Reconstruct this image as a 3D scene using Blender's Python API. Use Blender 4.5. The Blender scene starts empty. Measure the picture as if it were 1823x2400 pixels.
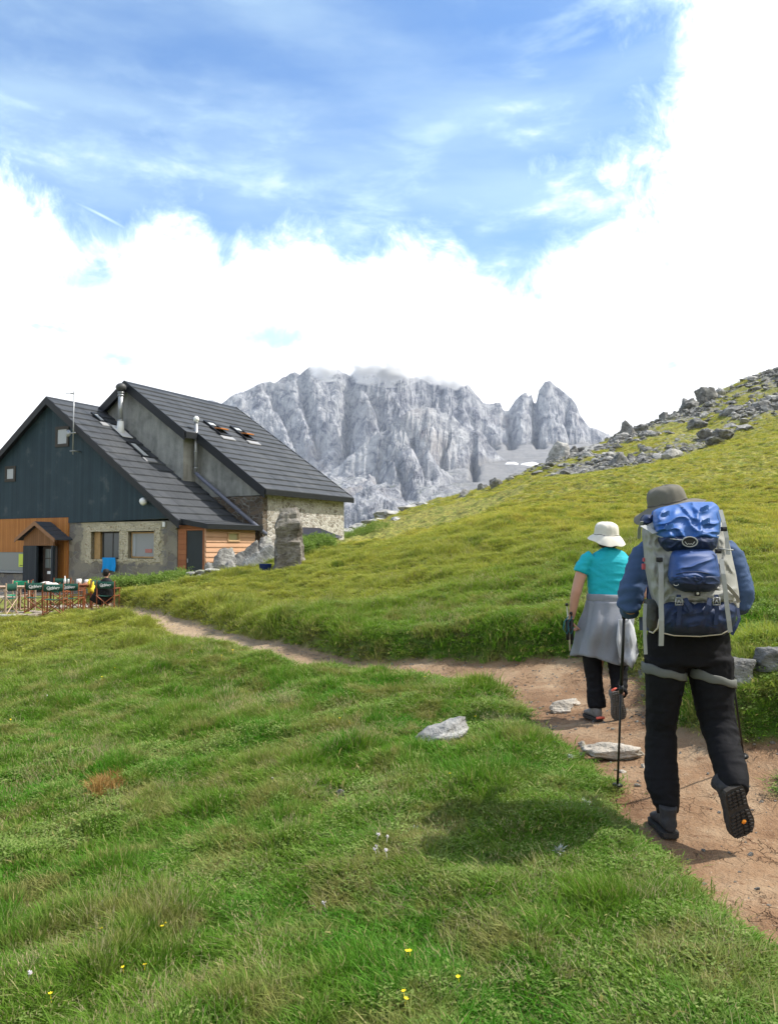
import bpy, bmesh, math, random
import numpy as np
from mathutils import Vector, Matrix, noise as mnoise
C = bpy.context.scene
COL = C.collection
R = math.radians
F = 1881.0; CAMZ = 1.45; PITCH = math.atan(85 / F)      # lens in photo pixels, eye height, upward tilt

# ------------------------------------------------------------------ camera
cam = bpy.data.objects.new('camera', bpy.data.cameras.new('camera'))
COL.objects.link(cam); C.camera = cam
cam.location = (0, 0, CAMZ); cam.rotation_euler = (R(90) + PITCH, 0, 0)
cam.data.sensor_fit = 'HORIZONTAL'; cam.data.sensor_width = 36; cam.data.lens = F / 1823 * 36
cam.data.clip_start = 0.05; cam.data.clip_end = 30000

def ray(px, py):
    x = (px - 911.5) / F; z = (1200 - py) / F
    c, s = math.cos(PITCH), math.sin(PITCH)
    return Vector((x, c - z * s, s + z * c))
def at(px, py, Y):
    d = ray(px, py); return Vector((d.x / d.y * Y, Y, CAMZ + d.z / d.y * Y))

# ------------------------------------------------------------------ node helpers
def L(nt, a, b): nt.links.new(a, b)
def setin(nt, node, key, v):
    s = node.inputs[key]
    if isinstance(v, bpy.types.NodeSocket): L(nt, v, s)
    elif v is not None:
        if s.type == 'RGBA' and not isinstance(v, (int, float)) and len(v) == 3: v = (*v, 1)
        s.default_value = v
def nd(nt, kind, ins=None, **props):
    n = nt.nodes.new(kind)
    for k, v in props.items(): setattr(n, k, v)
    for k, v in (ins or {}).items(): setin(nt, n, k, v)
    return n
def mth(nt, op, a, b=None, c=None, clamp=False):
    n = nd(nt, 'ShaderNodeMath', operation=op); n.use_clamp = clamp
    for i, v in enumerate((a, b, c)):
        if v is not None: setin(nt, n, i, v)
    return n.outputs[0]
def ramp(nt, fac, stops, interp='LINEAR'):
    n = nd(nt, 'ShaderNodeValToRGB', {'Fac': fac}); cr = n.color_ramp; cr.interpolation = interp
    while len(cr.elements) < len(stops): cr.elements.new(0.5)
    for e, (p, c) in zip(cr.elements, stops):
        e.position = p; e.color = (c, c, c, 1) if isinstance(c, (int, float)) else (*c, 1)
    return n.outputs['Color']
def smooth(nt, v, a, b):
    n = nd(nt, 'ShaderNodeMapRange', {'Value': v, 'From Min': a, 'From Max': b, 'To Min': 0, 'To Max': 1}, interpolation_type='SMOOTHSTEP')
    return n.outputs[0]
def mixc(nt, fac, a, b, mode='MIX'):
    n = nt.nodes.new('ShaderNodeMix'); n.data_type = 'RGBA'; n.blend_type = mode
    setin(nt, n, 0, fac); setin(nt, n, 6, a); setin(nt, n, 7, b)
    return n.outputs[2]
def noi(nt, vec, scale, detail=3, rough=0.5, dist=0.0, dim='3D'):
    n = nd(nt, 'ShaderNodeTexNoise', {'Scale': scale, 'Detail': detail, 'Roughness': rough, 'Distortion': dist}, noise_dimensions=dim)
    if vec is not None: L(nt, vec, n.inputs['Vector'])
    return n.outputs['Fac']
def vor(nt, vec, scale, feature='F1', out='Distance', rnd=1.0):
    n = nd(nt, 'ShaderNodeTexVoronoi', {'Scale': scale, 'Randomness': rnd}, feature=feature)
    if vec is not None: L(nt, vec, n.inputs['Vector'])
    return n.outputs[out]
def mapv(nt, vec, scale=(1, 1, 1), rot=(0, 0, 0), loc=(0, 0, 0)):
    return nd(nt, 'ShaderNodeMapping', {'Vector': vec, 'Scale': scale, 'Rotation': rot, 'Location': loc}).outputs[0]
def pos(nt): return nd(nt, 'ShaderNodeNewGeometry').outputs['Position']
def objc(nt): return nd(nt, 'ShaderNodeTexCoord').outputs['Object']
def bump(nt, h, strength=0.4, dist=0.02, nrm=None):
    n = nd(nt, 'ShaderNodeBump', {'Height': h, 'Strength': strength, 'Distance': dist})
    if nrm is not None: L(nt, nrm, n.inputs['Normal'])
    return n.outputs[0]
MATS = {}
def mat(name, color=(.5, .5, .5), rough=.8, spec=.3, metal=0.0, fn=None, coat=0):
    if name in MATS: return MATS[name]
    m = bpy.data.materials.new(name); m.use_nodes = True; nt = m.node_tree
    b = nt.nodes['Principled BSDF']
    if not isinstance(color, (list, tuple)): color = (color,) * 3
    b.inputs['Base Color'].default_value = (*color, 1)
    b.inputs['Roughness'].default_value = rough
    b.inputs['Specular IOR Level'].default_value = spec
    b.inputs['Metallic'].default_value = metal
    if fn: fn(nt, b)
    MATS[name] = m
    return m
def cloth_mat(name, color, var=.25, scale=14, bumpd=.004, rough=.85, weave=0, sheen=0):
    """Fabric or plastic with a little uneven tone and fine relief."""
    def fn(nt, b):
        p = objc(nt)
        n1 = noi(nt, p, scale, 4, .6); n2 = noi(nt, p, scale * 9, 3, .6)
        c = Vector(color)
        lo = tuple(c * (1 - var)); hi = tuple(c * (1 + var))
        col = mixc(nt, n1, lo, hi)
        L(nt, col, b.inputs['Base Color'])
        h = mth(nt, 'ADD', mth(nt, 'MULTIPLY', n1, .7), mth(nt, 'MULTIPLY', n2, .3))
        L(nt, bump(nt, h, .6, bumpd), b.inputs['Normal'])
    return mat(name, color, rough, .3, fn=fn)

# ------------------------------------------------------------------ sun and sky
SUN_AZ, SUN_EL = 84, 54            # degrees clockwise from straight ahead, and above the horizon
sd = Vector((math.sin(R(SUN_AZ)) * math.cos(R(SUN_EL)), math.cos(R(SUN_AZ)) * math.cos(R(SUN_EL)), math.sin(R(SUN_EL))))
sl = bpy.data.lights.new('sun', 'SUN'); sl.energy = 4.2; sl.angle = R(.5); sl.color = (1, .955, .88)
so = bpy.data.objects.new('sun', sl); COL.objects.link(so); so.rotation_euler = sd.to_track_quat('Z', 'Y').to_euler(); so.location = (30, 10, 60)
C.view_settings.view_transform = 'Standard'; C.view_settings.look = 'None'; C.view_settings.gamma = 1
C.view_settings.exposure = 0.6; C.render.filter_size = 1.1
C.cycles.max_bounces = 8; C.cycles.diffuse_bounces = 2; C.cycles.glossy_bounces = 2; C.cycles.transparent_max_bounces = 8
C.cycles.transmission_bounces = 3; C.cycles.volume_bounces = 6; C.cycles.use_denoising = True
C.cycles.volume_step_rate = 1; C.cycles.volume_max_steps = 48

def build_world():
    w = bpy.data.worlds.new('World'); C.world = w; w.use_nodes = True; nt = w.node_tree; nt.nodes.clear()
    sky = nd(nt, 'ShaderNodeTexSky', sky_type='NISHITA'); sky.sun_disc = False
    sky.sun_elevation = R(SUN_EL); sky.sun_rotation = R(SUN_AZ); sky.altitude = 1500; sky.air_density = 1.0; sky.dust_density = 0.3; sky.ozone_density = 1.6
    bg_sky = nd(nt, 'ShaderNodeBackground', {'Color': mixc(nt, 1.0, sky.outputs[0], (.78, 1.04, 1.20), 'MULTIPLY'), 'Strength': 0.145})
    tc = nd(nt, 'ShaderNodeTexCoord').outputs['Generated']
    sep = nd(nt, 'ShaderNodeSeparateXYZ', {0: tc})
    az = mth(nt, 'ARCTAN2', sep.outputs[0], sep.outputs[1]); el = mth(nt, 'ARCSINE', sep.outputs[2])
    def ae(px, py):
        d = ray(px, py).normalized(); return math.atan2(d.x, d.y), math.asin(d.z)
    def curve(v, pts, lo, hi, olo, ohi):
        n = nd(nt, 'ShaderNodeFloatCurve', {'Value': mth(nt, 'DIVIDE', mth(nt, 'SUBTRACT', v, lo), hi - lo, clamp=True)})
        c = n.mapping.curves[0]; pts = sorted(pts); p2 = [((a - lo) / (hi - lo), (b - olo) / (ohi - olo)) for a, b in pts]
        p2 = [(0, p2[0][1])] + p2 + [(1, p2[-1][1])]
        while len(c.points) < len(p2): c.points.new(.5, .5)
        for q, (a, b) in zip(c.points, p2): q.location = (a, b)
        n.mapping.update()
        return mth(nt, 'ADD', mth(nt, 'MULTIPLY', n.outputs[0], ohi - olo), olo)
    low = [ae(*p) for p in ((-300, 330), (0, 372), (60, 400), (105, 452), (160, 520), (215, 560), (300, 545), (350, 492), (400, 500), (465, 492), (520, 590), (565, 560), (620, 555), (680, 535), (740, 545), (800, 590), (880, 572), (980, 560), (1060, 570), (1130, 610), (1210, 650), (1400, 650), (1500, 600), (2200, 500))]
    h = curve(az, low, -.8, .8, 0, .8)
    rt = [(b, a) for a, b in (ae(*p) for p in ((1180, 650), (1330, 560), (1385, 470), (1360, 400), (1385, 320), (1420, 270), (1450, 200), (1500, 120), (1520, 60), (1510, 0), (1480, -200)))]
    ar = curve(el, rt, 0, 1.2, -.2, .8)
    v2 = nd(nt, 'ShaderNodeCombineXYZ', {0: az, 1: el}).outputs[0]
    wob = mth(nt, 'SUBTRACT', noi(nt, v2, 7.5, 9, .62, .35), .5)
    wob2 = mth(nt, 'SUBTRACT', noi(nt, mapv(nt, v2, (1, 1, 1), (0, 0, .4), (3, 1, 0)), 16, 8, .68, .5), .5)
    d1 = mth(nt, 'SUBTRACT', h, el); d2 = mth(nt, 'SUBTRACT', az, ar)
    dens = mth(nt, 'MAXIMUM', d1, mth(nt, 'MULTIPLY', mth(nt, 'SUBTRACT', d2, .02), .5))
    dens = mth(nt, 'ADD', dens, mth(nt, 'ADD', mth(nt, 'MULTIPLY', wob, .13), mth(nt, 'MULTIPLY', wob2, .13)))
    a = smooth(nt, dens, -.040, .046)
    # soft rifts inside the bank where the blue shows thinly
    hole = smooth(nt, noi(nt, mapv(nt, v2, (1, 2.2, 1), (0, 0, 0), (.7, .2, 0)), 4.4, 6, .6, .3), .60, .74)
    a = mth(nt, 'MULTIPLY', a, mth(nt, 'SUBTRACT', 1, mth(nt, 'MULTIPLY', hole, .62)))
    for (px, py, rx, ry) in ((205, 650, .055, .022), (615, 660, .050, .035), (640, 790, .065, .018), (1660, 610, .07, .012)):      # thin places where blue shows through
        ca, ce = ae(px, py); gx = mth(nt, 'DIVIDE', mth(nt, 'SUBTRACT', az, ca), rx); gy = mth(nt, 'DIVIDE', mth(nt, 'SUBTRACT', el, ce), ry)
        g = mth(nt, 'ADD', mth(nt, 'MULTIPLY', gx, gx), mth(nt, 'MULTIPLY', gy, gy))
        g = smooth(nt, mth(nt, 'ADD', g, mth(nt, 'MULTIPLY', mth(nt, 'ADD', wob, wob2), 3.0)), 1.1, -.4)
        a = mth(nt, 'MULTIPLY', a, mth(nt, 'SUBTRACT', 1, mth(nt, 'MULTIPLY', g, .42)))
    # thin high cirrus in long slanting streaks
    cir = noi(nt, mapv(nt, v2, (1, 4.2, 1), (0, 0, .14), (5, 2, 0)), 2.2, 6, .52, .12)
    cir2 = noi(nt, mapv(nt, v2, (1, 2.6, 1), (0, 0, .1), (1, 7, 0)), 6.5, 7, .6, .25)
    near = smooth(nt, mth(nt, 'MAXIMUM', d2, mth(nt, 'SUBTRACT', d1, .05)), -.30, .0)
    ci = mth(nt, 'ADD', mth(nt, 'MULTIPLY', smooth(nt, cir, .32, .70), .44), mth(nt, 'MULTIPLY', mth(nt, 'MULTIPLY', smooth(nt, cir2, .46, .70), near), .55))
    a = mth(nt, 'MAXIMUM', a, ci, clamp=True)
    # old vapour trail
    p1 = ae(140, 458); p2 = ae(335, 560)
    dx, dy = p2[0] - p1[0], p2[1] - p1[1]; ln = math.hypot(dx, dy); dx /= ln; dy /= ln
    along = mth(nt, 'ADD', mth(nt, 'MULTIPLY', mth(nt, 'SUBTRACT', az, p1[0]), dx), mth(nt, 'MULTIPLY', mth(nt, 'SUBTRACT', el, p1[1]), dy))
    across = mth(nt, 'ADD', mth(nt, 'MULTIPLY', mth(nt, 'SUBTRACT', az, p1[0]), -dy), mth(nt, 'MULTIPLY', mth(nt, 'SUBTRACT', el, p1[1]), dx))
    across = mth(nt, 'ABSOLUTE', mth(nt, 'ADD', across, mth(nt, 'MULTIPLY', mth(nt, 'MULTIPLY', along, mth(nt, 'SUBTRACT', ln, along)), -1.1)))
    tr = mth(nt, 'MULTIPLY', smooth(nt, across, .0032, .0004), mth(nt, 'MULTIPLY', smooth(nt, along, -.01, .05), smooth(nt, along, ln + .01, ln - .05)))
    a = mth(nt, 'MAXIMUM', a, mth(nt, 'MULTIPLY', tr, .62), clamp=True)
    ccol = ramp(nt, a, [(0, (.52, .66, .80)), (.5, (.58, .78, .82)), (.85, (.95, 1, 1)), (1, (1, 1, 1))])
    bg_c = nd(nt, 'ShaderNodeBackground', {'Color': ccol, 'Strength': 1.02})
    mx = nd(nt, 'ShaderNodeMixShader', {0: a, 1: bg_sky.outputs[0], 2: bg_c.outputs[0]})
    L(nt, mx.outputs[0], nd(nt, 'ShaderNodeOutputWorld').inputs[0])
    w.cycles.sampling_method = 'MANUAL'; w.cycles.sample_map_resolution = 512
build_world()

# ------------------------------------------------------------------ object helpers
def tag(o, label=None, cat=None, group=None, kind=None):
    if label: o['label'] = label
    if cat: o['category'] = cat
    if group: o['group'] = group
    if kind: o['kind'] = kind
    return o
def empty(name, loc, label, cat, group=None, rz=0):
    o = bpy.data.objects.new(name, None); COL.objects.link(o); o.location = loc; o.rotation_euler.z = rz
    o.empty_display_size = .1
    return tag(o, label, cat, group)
def mesh_obj(name, verts, faces, m=None, parent=None, smooth_=False, world=False):
    me = bpy.data.meshes.new(name)
    me.from_pydata([tuple(v) for v in verts], [], [tuple(f) for f in faces]); me.update()
    o = bpy.data.objects.new(name, me); COL.objects.link(o)
    if m: me.materials.append(m)
    if smooth_: me.polygons.foreach_set('use_smooth', [True] * len(me.polygons))
    if parent is not None: put(o, parent, world)
    return o
def put(o, parent, world=False):
    o.parent = parent
    if world:
        o.matrix_parent_inverse = (Matrix.Translation(parent.location) @ Matrix.Rotation(parent.rotation_euler.z, 4, 'Z')).inverted()
class MB:
    """collects boxes, tubes, prisms and sheets; build() links them as one mesh object"""
    def __init__(s): s.v = []; s.f = []; s.sm = []
    def add(s, vs, fs, smooth=False):
        k = len(s.v); s.v += [Vector(v) for v in vs]; s.f += [tuple(i + k for i in f) for f in fs]; s.sm += [smooth] * len(fs); return s
    def box(s, c, d, M=None):
        x, y, z = d[0] / 2, d[1] / 2, d[2] / 2
        vs = [Vector((a * x, b * y, e * z)) for a in (-1, 1) for b in (-1, 1) for e in (-1, 1)]
        if M is not None: vs = [M @ v for v in vs]
        vs = [v + Vector(c) for v in vs]
        return s.add(vs, [(0, 1, 3, 2), (4, 6, 7, 5), (0, 4, 5, 1), (2, 3, 7, 6), (0, 2, 6, 4), (1, 5, 7, 3)])
    def hexa(s, p):  # p: 8 corners, bottom four then top four
        return s.add(p, [(3, 2, 1, 0), (4, 5, 6, 7), (0, 1, 5, 4), (1, 2, 6, 5), (2, 3, 7, 6), (3, 0, 4, 7)])
    def slab(s, poly, off):  # flat polygon extruded by vector off
        n = len(poly); off = Vector(off); poly = [Vector(p) for p in poly]
        fs = [tuple(range(n))[::-1], tuple(range(n, 2 * n))] + [(i, (i + 1) % n, n + (i + 1) % n, n + i) for i in range(n)]
        return s.add(poly + [p + off for p in poly], fs)
    def tube(s, pts, rad, n=10, cap=True, smooth=True, ref=None):
        pts = [Vector(p) for p in pts]; N = len(pts)
        if isinstance(rad, (int, float)): rad = [rad] * N
        up = Vector(ref) if ref else Vector((.13, .37, .92)); vs = []
        for i, p in enumerate(pts):
            t = (pts[min(i + 1, N - 1)] - pts[max(i - 1, 0)]).normalized()
            if abs(t.dot(up)) > .97: up = Vector((1, .1, 0))
            a = t.cross(up).normalized(); b = t.cross(a).normalized()
            r = rad[i]; ra, rb = r if isinstance(r, (tuple, list)) else (r, r)
            vs += [p + a * (ra * math.cos(2 * math.pi * k / n)) + b * (rb * math.sin(2 * math.pi * k / n)) for k in range(n)]
        fs = [(i * n + k, i * n + (k + 1) % n, (i + 1) * n + (k + 1) % n, (i + 1) * n + k) for i in range(N - 1) for k in range(n)]
        if cap: fs += [tuple(range(n))[::-1], tuple(range((N - 1) * n, N * n))]
        return s.add(vs, fs, smooth)
    def ribbon(s, pts, w, th, side=(1, 0, 0)):
        pts = [Vector(p) for p in pts]; N = len(pts); vs = []
        side = Vector(side)
        for i, p in enumerate(pts):
            t = (pts[min(i + 1, N - 1)] - pts[max(i - 1, 0)]).normalized()
            a = (side - t * side.dot(t)).normalized(); b = t.cross(a)
            ww = w[i] if isinstance(w, (list, tuple)) else w
            vs += [p + a * ww / 2 + b * th / 2, p - a * ww / 2 + b * th / 2, p - a * ww / 2 - b * th / 2, p + a * ww / 2 - b * th / 2]
        fs = [(i * 4 + k, i * 4 + (k + 1) % 4, (i + 1) * 4 + (k + 1) % 4, (i + 1) * 4 + k) for i in range(N - 1) for k in range(4)]
        fs += [(3, 2, 1, 0), tuple(range((N - 1) * 4, N * 4))]
        return s.add(vs, fs)
    def build(s, name, m=None, parent=None, bevel=0, world=False, seg=2):
        o = mesh_obj(name, s.v, s.f, m, parent, world=world)
        o.data.polygons.foreach_set('use_smooth', s.sm)
        bm = bmesh.new(); bm.from_mesh(o.data); bmesh.ops.recalc_face_normals(bm, faces=bm.faces); bm.to_mesh(o.data); bm.free()
        if bevel:
            b = o.modifiers.new('bevel', 'BEVEL'); b.width = bevel; b.segments = seg; b.limit_method = 'ANGLE'; b.harden_normals = False
        return o

# ------------------------------------------------------------------ numpy noise
_rs = np.random.RandomState(7)
_perm = _rs.permutation(4096).astype(np.int64)
_val = _rs.rand(4096)
def vnoise(x, y, seed=0):
    x = np.asarray(x, float) + seed * 17.31; y = np.asarray(y, float) - seed * 9.77
    xi = np.floor(x).astype(np.int64); yi = np.floor(y).astype(np.int64)
    fx = x - xi; fy = y - yi; fx = fx * fx * (3 - 2 * fx); fy = fy * fy * (3 - 2 * fy)
    def h(a, b): return _val[_perm[(a + _perm[b & 4095]) & 4095]]
    return (h(xi, yi) * (1 - fx) + h(xi + 1, yi) * fx) * (1 - fy) + (h(xi, yi + 1) * (1 - fx) + h(xi + 1, yi + 1) * fx) * fy
def fbm(x, y, o=4, seed=0, gain=.5, lac=2.03):
    a, s, t = 1.0, 0, 0
    for i in range(o):
        s = s + a * (vnoise(x, y, seed + i * 3) - .5) * 2; t += a; a *= gain; x = x * lac; y = y * lac
    return s / t
def ridged(x, y, o=5, seed=0, gain=.55, lac=2.05):
    a, s, t = 1.0, 0, 0
    for i in range(o):
        s = s + a * (1 - np.abs(vnoise(x, y, seed + i * 5) * 2 - 1)); t += a; a *= gain; x = x * lac; y = y * lac
    return s / t
def sstep(a, b, x):
    t = np.clip((np.asarray(x, float) - a) / (b - a), 0, 1); return t * t * (3 - 2 * t)
# ------------------------------------------------------------------ the lie of the land (metres; camera stands at 0,0)
def zpt(px, py, Y):
    p = at(px, py, Y); return (p.x, p.y, p.z)
CP = [(0, 0, 0), (1.2, 1, 0), (-1, 1, -.12), (3, 2, .25), (-4, 1, -.5), (0, -6, -.1), (6, -4, .8), (-8, -4, -.8),
      zpt(1600, 2400, 2.45), zpt(1000, 2400, 2.55), zpt(0, 2400, 2.95), zpt(1000, 2000, 3.95), zpt(500, 2100, 4.0),
      zpt(1590, 1940, 4.16), zpt(1420, 1675, 7.0), zpt(1150, 1560, 9.9), zpt(850, 1530, 11.9), zpt(600, 1505, 14.5), zpt(400, 1462, 19.3),
      zpt(300, 1428, 23.5), zpt(0, 2000, 5.2), zpt(0, 1700, 10.2), zpt(0, 1510, 18.8), zpt(500, 1700, 8.4), zpt(1000, 1700, 6.9), zpt(800, 1620, 8.6),
      zpt(400, 1560, 12.4), zpt(200, 1470, 20), (-11.5, 23.5, -.46), (-15, 24, -.5), (-12, 27, -.42), (-10, 27, -.40), (-14, 30, -.4), (-9.3, 29.6, -.25), (-8.6, 30.5, -.1),
      zpt(1750, 1560, 8), zpt(1823, 1650, 6), zpt(1823, 1780, 5), zpt(1990, 2000, 4),
      zpt(1250, 1440, 11.2), zpt(900, 1425, 14.4), zpt(1250, 1300, 18), zpt(1250, 1200, 27), zpt(1250, 1130, 45), zpt(1000, 1400, 15.6), zpt(1000, 1300, 22), zpt(1000, 1240, 35),
      zpt(1500, 1200, 30), zpt(1500, 1100, 50), zpt(1823, 1500, 8.5), zpt(1823, 1250, 20), zpt(1823, 1100, 40), zpt(1823, 1000, 60), zpt(1823, 930, 78),
      zpt(440, 1377, 24.5), zpt(560, 1357, 26), zpt(650, 1338, 26.8), zpt(700, 1305, 29), zpt(760, 1274, 34), zpt(820, 1256, 45), zpt(600, 1440, 19), zpt(750, 1400, 20),
      zpt(480, 1352, 31), (-5.5, 33, .6), (-3.5, 36, 1.1),
      zpt(880, 1246, 60), zpt(987, 1182, 70), zpt(1065, 1172, 72), zpt(1110, 1152, 75), zpt(1188, 1134, 78), zpt(1272, 1096, 80), zpt(1367, 1056, 83), zpt(1440, 1030, 85),
      zpt(1544, 990, 88), zpt(1640, 945, 91), zpt(1735, 893, 93), zpt(1823, 864, 95), (62, 100, 30), (60, 60, 21), (30, 20, 7), (20, 4, 4),
      (-30, 30, -2), (-30, 60, -3), (-12, 60, -1), (0, 110, -6), (20, 140, -4), (45, 150, 4), (-60, 20, -5), (80, 140, 20),
      zpt(987, 1192, 57), zpt(1065, 1181, 58), zpt(1188, 1144, 61), zpt(1272, 1112, 64), zpt(1367, 1075, 66), zpt(1440, 1052, 68), zpt(1544, 1020, 70), zpt(1640, 990, 72), zpt(1735, 958, 74),
      zpt(987, 1217, 45), zpt(1188, 1160, 45), zpt(1367, 1112, 46), zpt(1544, 1088, 46), zpt(1735, 1062, 46), zpt(987, 1260, 30), zpt(1150, 1215, 30), zpt(1330, 1190, 30)]
CPA = np.array(CP)
def _tps(d): return np.where(d > 1e-9, d * d * np.log(d + 1e-12), 0)
_S = 10.0
_n = len(CPA); _P = CPA[:, :2] / _S
_K = _tps(np.linalg.norm(_P[:, None] - _P[None], axis=2)) + np.eye(_n) * .004
_A = np.zeros((_n + 3, _n + 3)); _A[:_n, :_n] = _K; _A[:_n, _n] = 1; _A[:_n, _n + 1:] = _P; _A[_n:, :_n] = _A[:_n, _n:].T
_W = np.linalg.solve(_A, np.concatenate([CPA[:, 2], [0, 0, 0]]))
def tps(x, y):
    x = np.atleast_1d(np.asarray(x, float)).ravel() / _S; y = np.atleast_1d(np.asarray(y, float)).ravel() / _S
    out = np.empty_like(x)
    for i in range(0, len(x), 20000):
        q = np.stack([x[i:i + 20000], y[i:i + 20000]], 1)
        d = np.linalg.norm(q[:, None] - _P[None], axis=2)
        out[i:i + 20000] = _tps(d) @ _W[:_n] + _W[_n] + q @ _W[_n + 1:]
    return out
# the footpath: middle line and width, read off the ground
PATH = [(2.5, -1.5, 1.8), (2.25, .6, 1.7), (2.18, 1.7, 1.66), (2.16, 2.6, 1.62), (2.17, 3.6, 1.74), (2.12, 4.5, 1.70), (1.80, 5.15, 1.0), (1.70, 5.8, .84), (1.76, 6.8, 1.0), (1.86, 7.7, 1.15), (1.82, 8.5, 1.2), (1.65, 9.1, 1.3), (.9, 9.75, .95), (-.2, 10.6, .72), (-1.3, 12.1, .6), (-2.6, 14.6, .62), (-3.8, 16.9, .8), (-5.3, 19.6, .65), (-6.9, 22.2, .55), (-8.0, 23.6, .7), (-8.9, 24.6, 1.2), (-10, 26, 1.8)]
PA = np.array(PATH)
def path_dist(x, y):
    """signed: metres outside the path edge (negative inside); also the side (+1 uphill right) and path height"""
    best = np.full(x.shape, 1e9); side = np.zeros(x.shape)
    for (x0, y0, w0), (x1, y1, w1) in zip(PA[:-1], PA[1:]):
        dx, dy = x1 - x0, y1 - y0; l2 = dx * dx + dy * dy
        t = np.clip(((x - x0) * dx + (y - y0) * dy) / l2, 0, 1)
        d = np.hypot(x - x0 - t * dx, y - y0 - t * dy) - (w0 + (w1 - w0) * t) / 2
        s = np.sign((x - x0) * dy - (y - y0) * dx)
        m = d < best; best = np.where(m, d, best); side = np.where(m, s, side)
    # a spur of trodden ground on the right, beside the walker
    d2 = np.hypot((x - 3.2) / 1.5, (y - 4.6) / .5) - .62
    m = d2 * .6 < best; best = np.where(m, d2 * .6, best)
    best = np.maximum(best, .2 - np.hypot((x - 2.42) / 1.4, y - 4.72))     # a grass island in it
    return best, side
def pmask(x, y):
    d, s = path_dist(x, y)
    d = d + .16 * fbm(x * 1.6, y * 1.6, 4, 5) + .05 * fbm(x * 9, y * 9, 2, 8)
    return d, s
def ground(x, y, fine=True):
    shp = np.shape(x); x = np.atleast_1d(np.asarray(x, float)).ravel(); y = np.atleast_1d(np.asarray(y, float)).ravel()
    z = tps(x, y); r = np.hypot(x, y)
    far = sstep(125, 260, r); z = z * (1 - far) + far * -70
    d, s = pmask(x, y)
    bank = sstep(.02, .30, d) * np.where(s > 0, 1, .45)
    bh = .27 * np.exp(-((d - .4) / .9) ** 2) * np.where(s > 0, 1, .25) * np.maximum(sstep(8, 10, y), .75 * sstep(5.0, 5.5, y))
    hut = sstep(23, 25, y) * sstep(-6.5, -8.5, x)             # terrace by the hut is trodden flat
    z = z - .05 * (1 - sstep(-.05, .12, d)) + bank * (.03 + bh)
    z = z + .26 * np.exp(-((x - 2.95) / .55) ** 2 - ((y - 6.3) / .8) ** 2) + .10 * np.exp(-((x - 2.35) / .25) ** 2 - ((y - 7.9) / .5) ** 2)
    if fine:
        k = (1 - hut) * sstep(0, .35, d)
        lump = fbm(x * .8, y * .8, 3, 2) * .07 + fbm(x * 2.6, y * 2.6, 3, 9) * .075
        z = z + k * lump * np.clip(r / 8, .8, 2.2) + (1 - sstep(-.1, .1, d)) * fbm(x * 3, y * 3, 4, 4) * .022
        z = z + sstep(35, 70, r) * fbm(x * .16, y * .16, 5, 3) * .75 * sstep(-5, 10, x)
    return z.reshape(shp) if shp else float(z[0])
def stony(x, y):
    """0..1, how far broken rock has taken over from grass on the upper right hillside"""
    a = 911.5 + F * x / np.maximum(y, 1); crest = np.interp(a, [1000, 1180, 1440, 1640, 1823], [72, 77, 83, 90, 95]); low = np.interp(a, [1000, 1180, 1300, 1450, 1640, 1823, 2000], [66, 62, 54, 50, 56, 62, 60])
    r = np.hypot(x, y); return sstep(low - 6, low + 8, y) * sstep(9.5, 14, x) * (.55 + .6 * fbm(x * .11, y * .11, 4, 77))
def gz(x, y): return float(ground(float(x), float(y)))

def build_ground():
    az = np.concatenate([np.linspace(-180, -45, 60)[:-1], np.linspace(-45, 45, 900), np.linspace(45, 180, 60)[1:-1]]) * math.pi / 180
    r = np.concatenate([[.02, .2, .5, .9], np.geomspace(1.2, 130, 760), np.geomspace(133, 4600, 36)])
    A, RR = np.meshgrid(az, r); X = np.sin(A) * RR; Y = np.cos(A) * RR
    Z = ground(X, Y)
    na, nr = len(az), len(r)
    v = np.stack([X.ravel(), Y.ravel(), Z.ravel()], 1)
    i, j = np.meshgrid(np.arange(nr - 1), np.arange(na), indexing='ij')
    a = i * na + j; b = i * na + (j + 1) % na
    f = np.stack([a, b, b + na, a + na], -1).reshape(-1, 4)[:, ::-1]
    me = bpy.data.meshes.new('meadow_ground')
    me.vertices.add(len(v)); me.vertices.foreach_set('co', v.ravel())
    me.loops.add(len(f) * 4); me.loops.foreach_set('vertex_index', f.ravel().astype(np.int32))
    me.polygons.add(len(f)); me.polygons.foreach_set('loop_start', np.arange(len(f), dtype=np.int32) * 4)
    me.polygons.foreach_set('use_smooth', np.ones(len(f), bool))
    me.update(calc_edges=True)
    d, s = pmask(X.ravel(), Y.ravel())
    at_ = me.attributes.new('edge', 'FLOAT', 'POINT'); at_.data.foreach_set('value', d.astype(np.float32))
    at_ = me.attributes.new('stony', 'FLOAT', 'POINT'); at_.data.foreach_set('value', stony(X.ravel(), Y.ravel()).astype(np.float32))
    o = bpy.data.objects.new('ground', me); COL.objects.link(o); o['kind'] = 'structure'
    me.materials.append(ground_mat())
    return o
GREEN = (.118, .220, .024); LUSH = (.062, .195, .013); OLIVE = (.215, .225, .072); YEL = (.46, .41, .095); STRAW = (.36, .31, .15)
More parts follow.
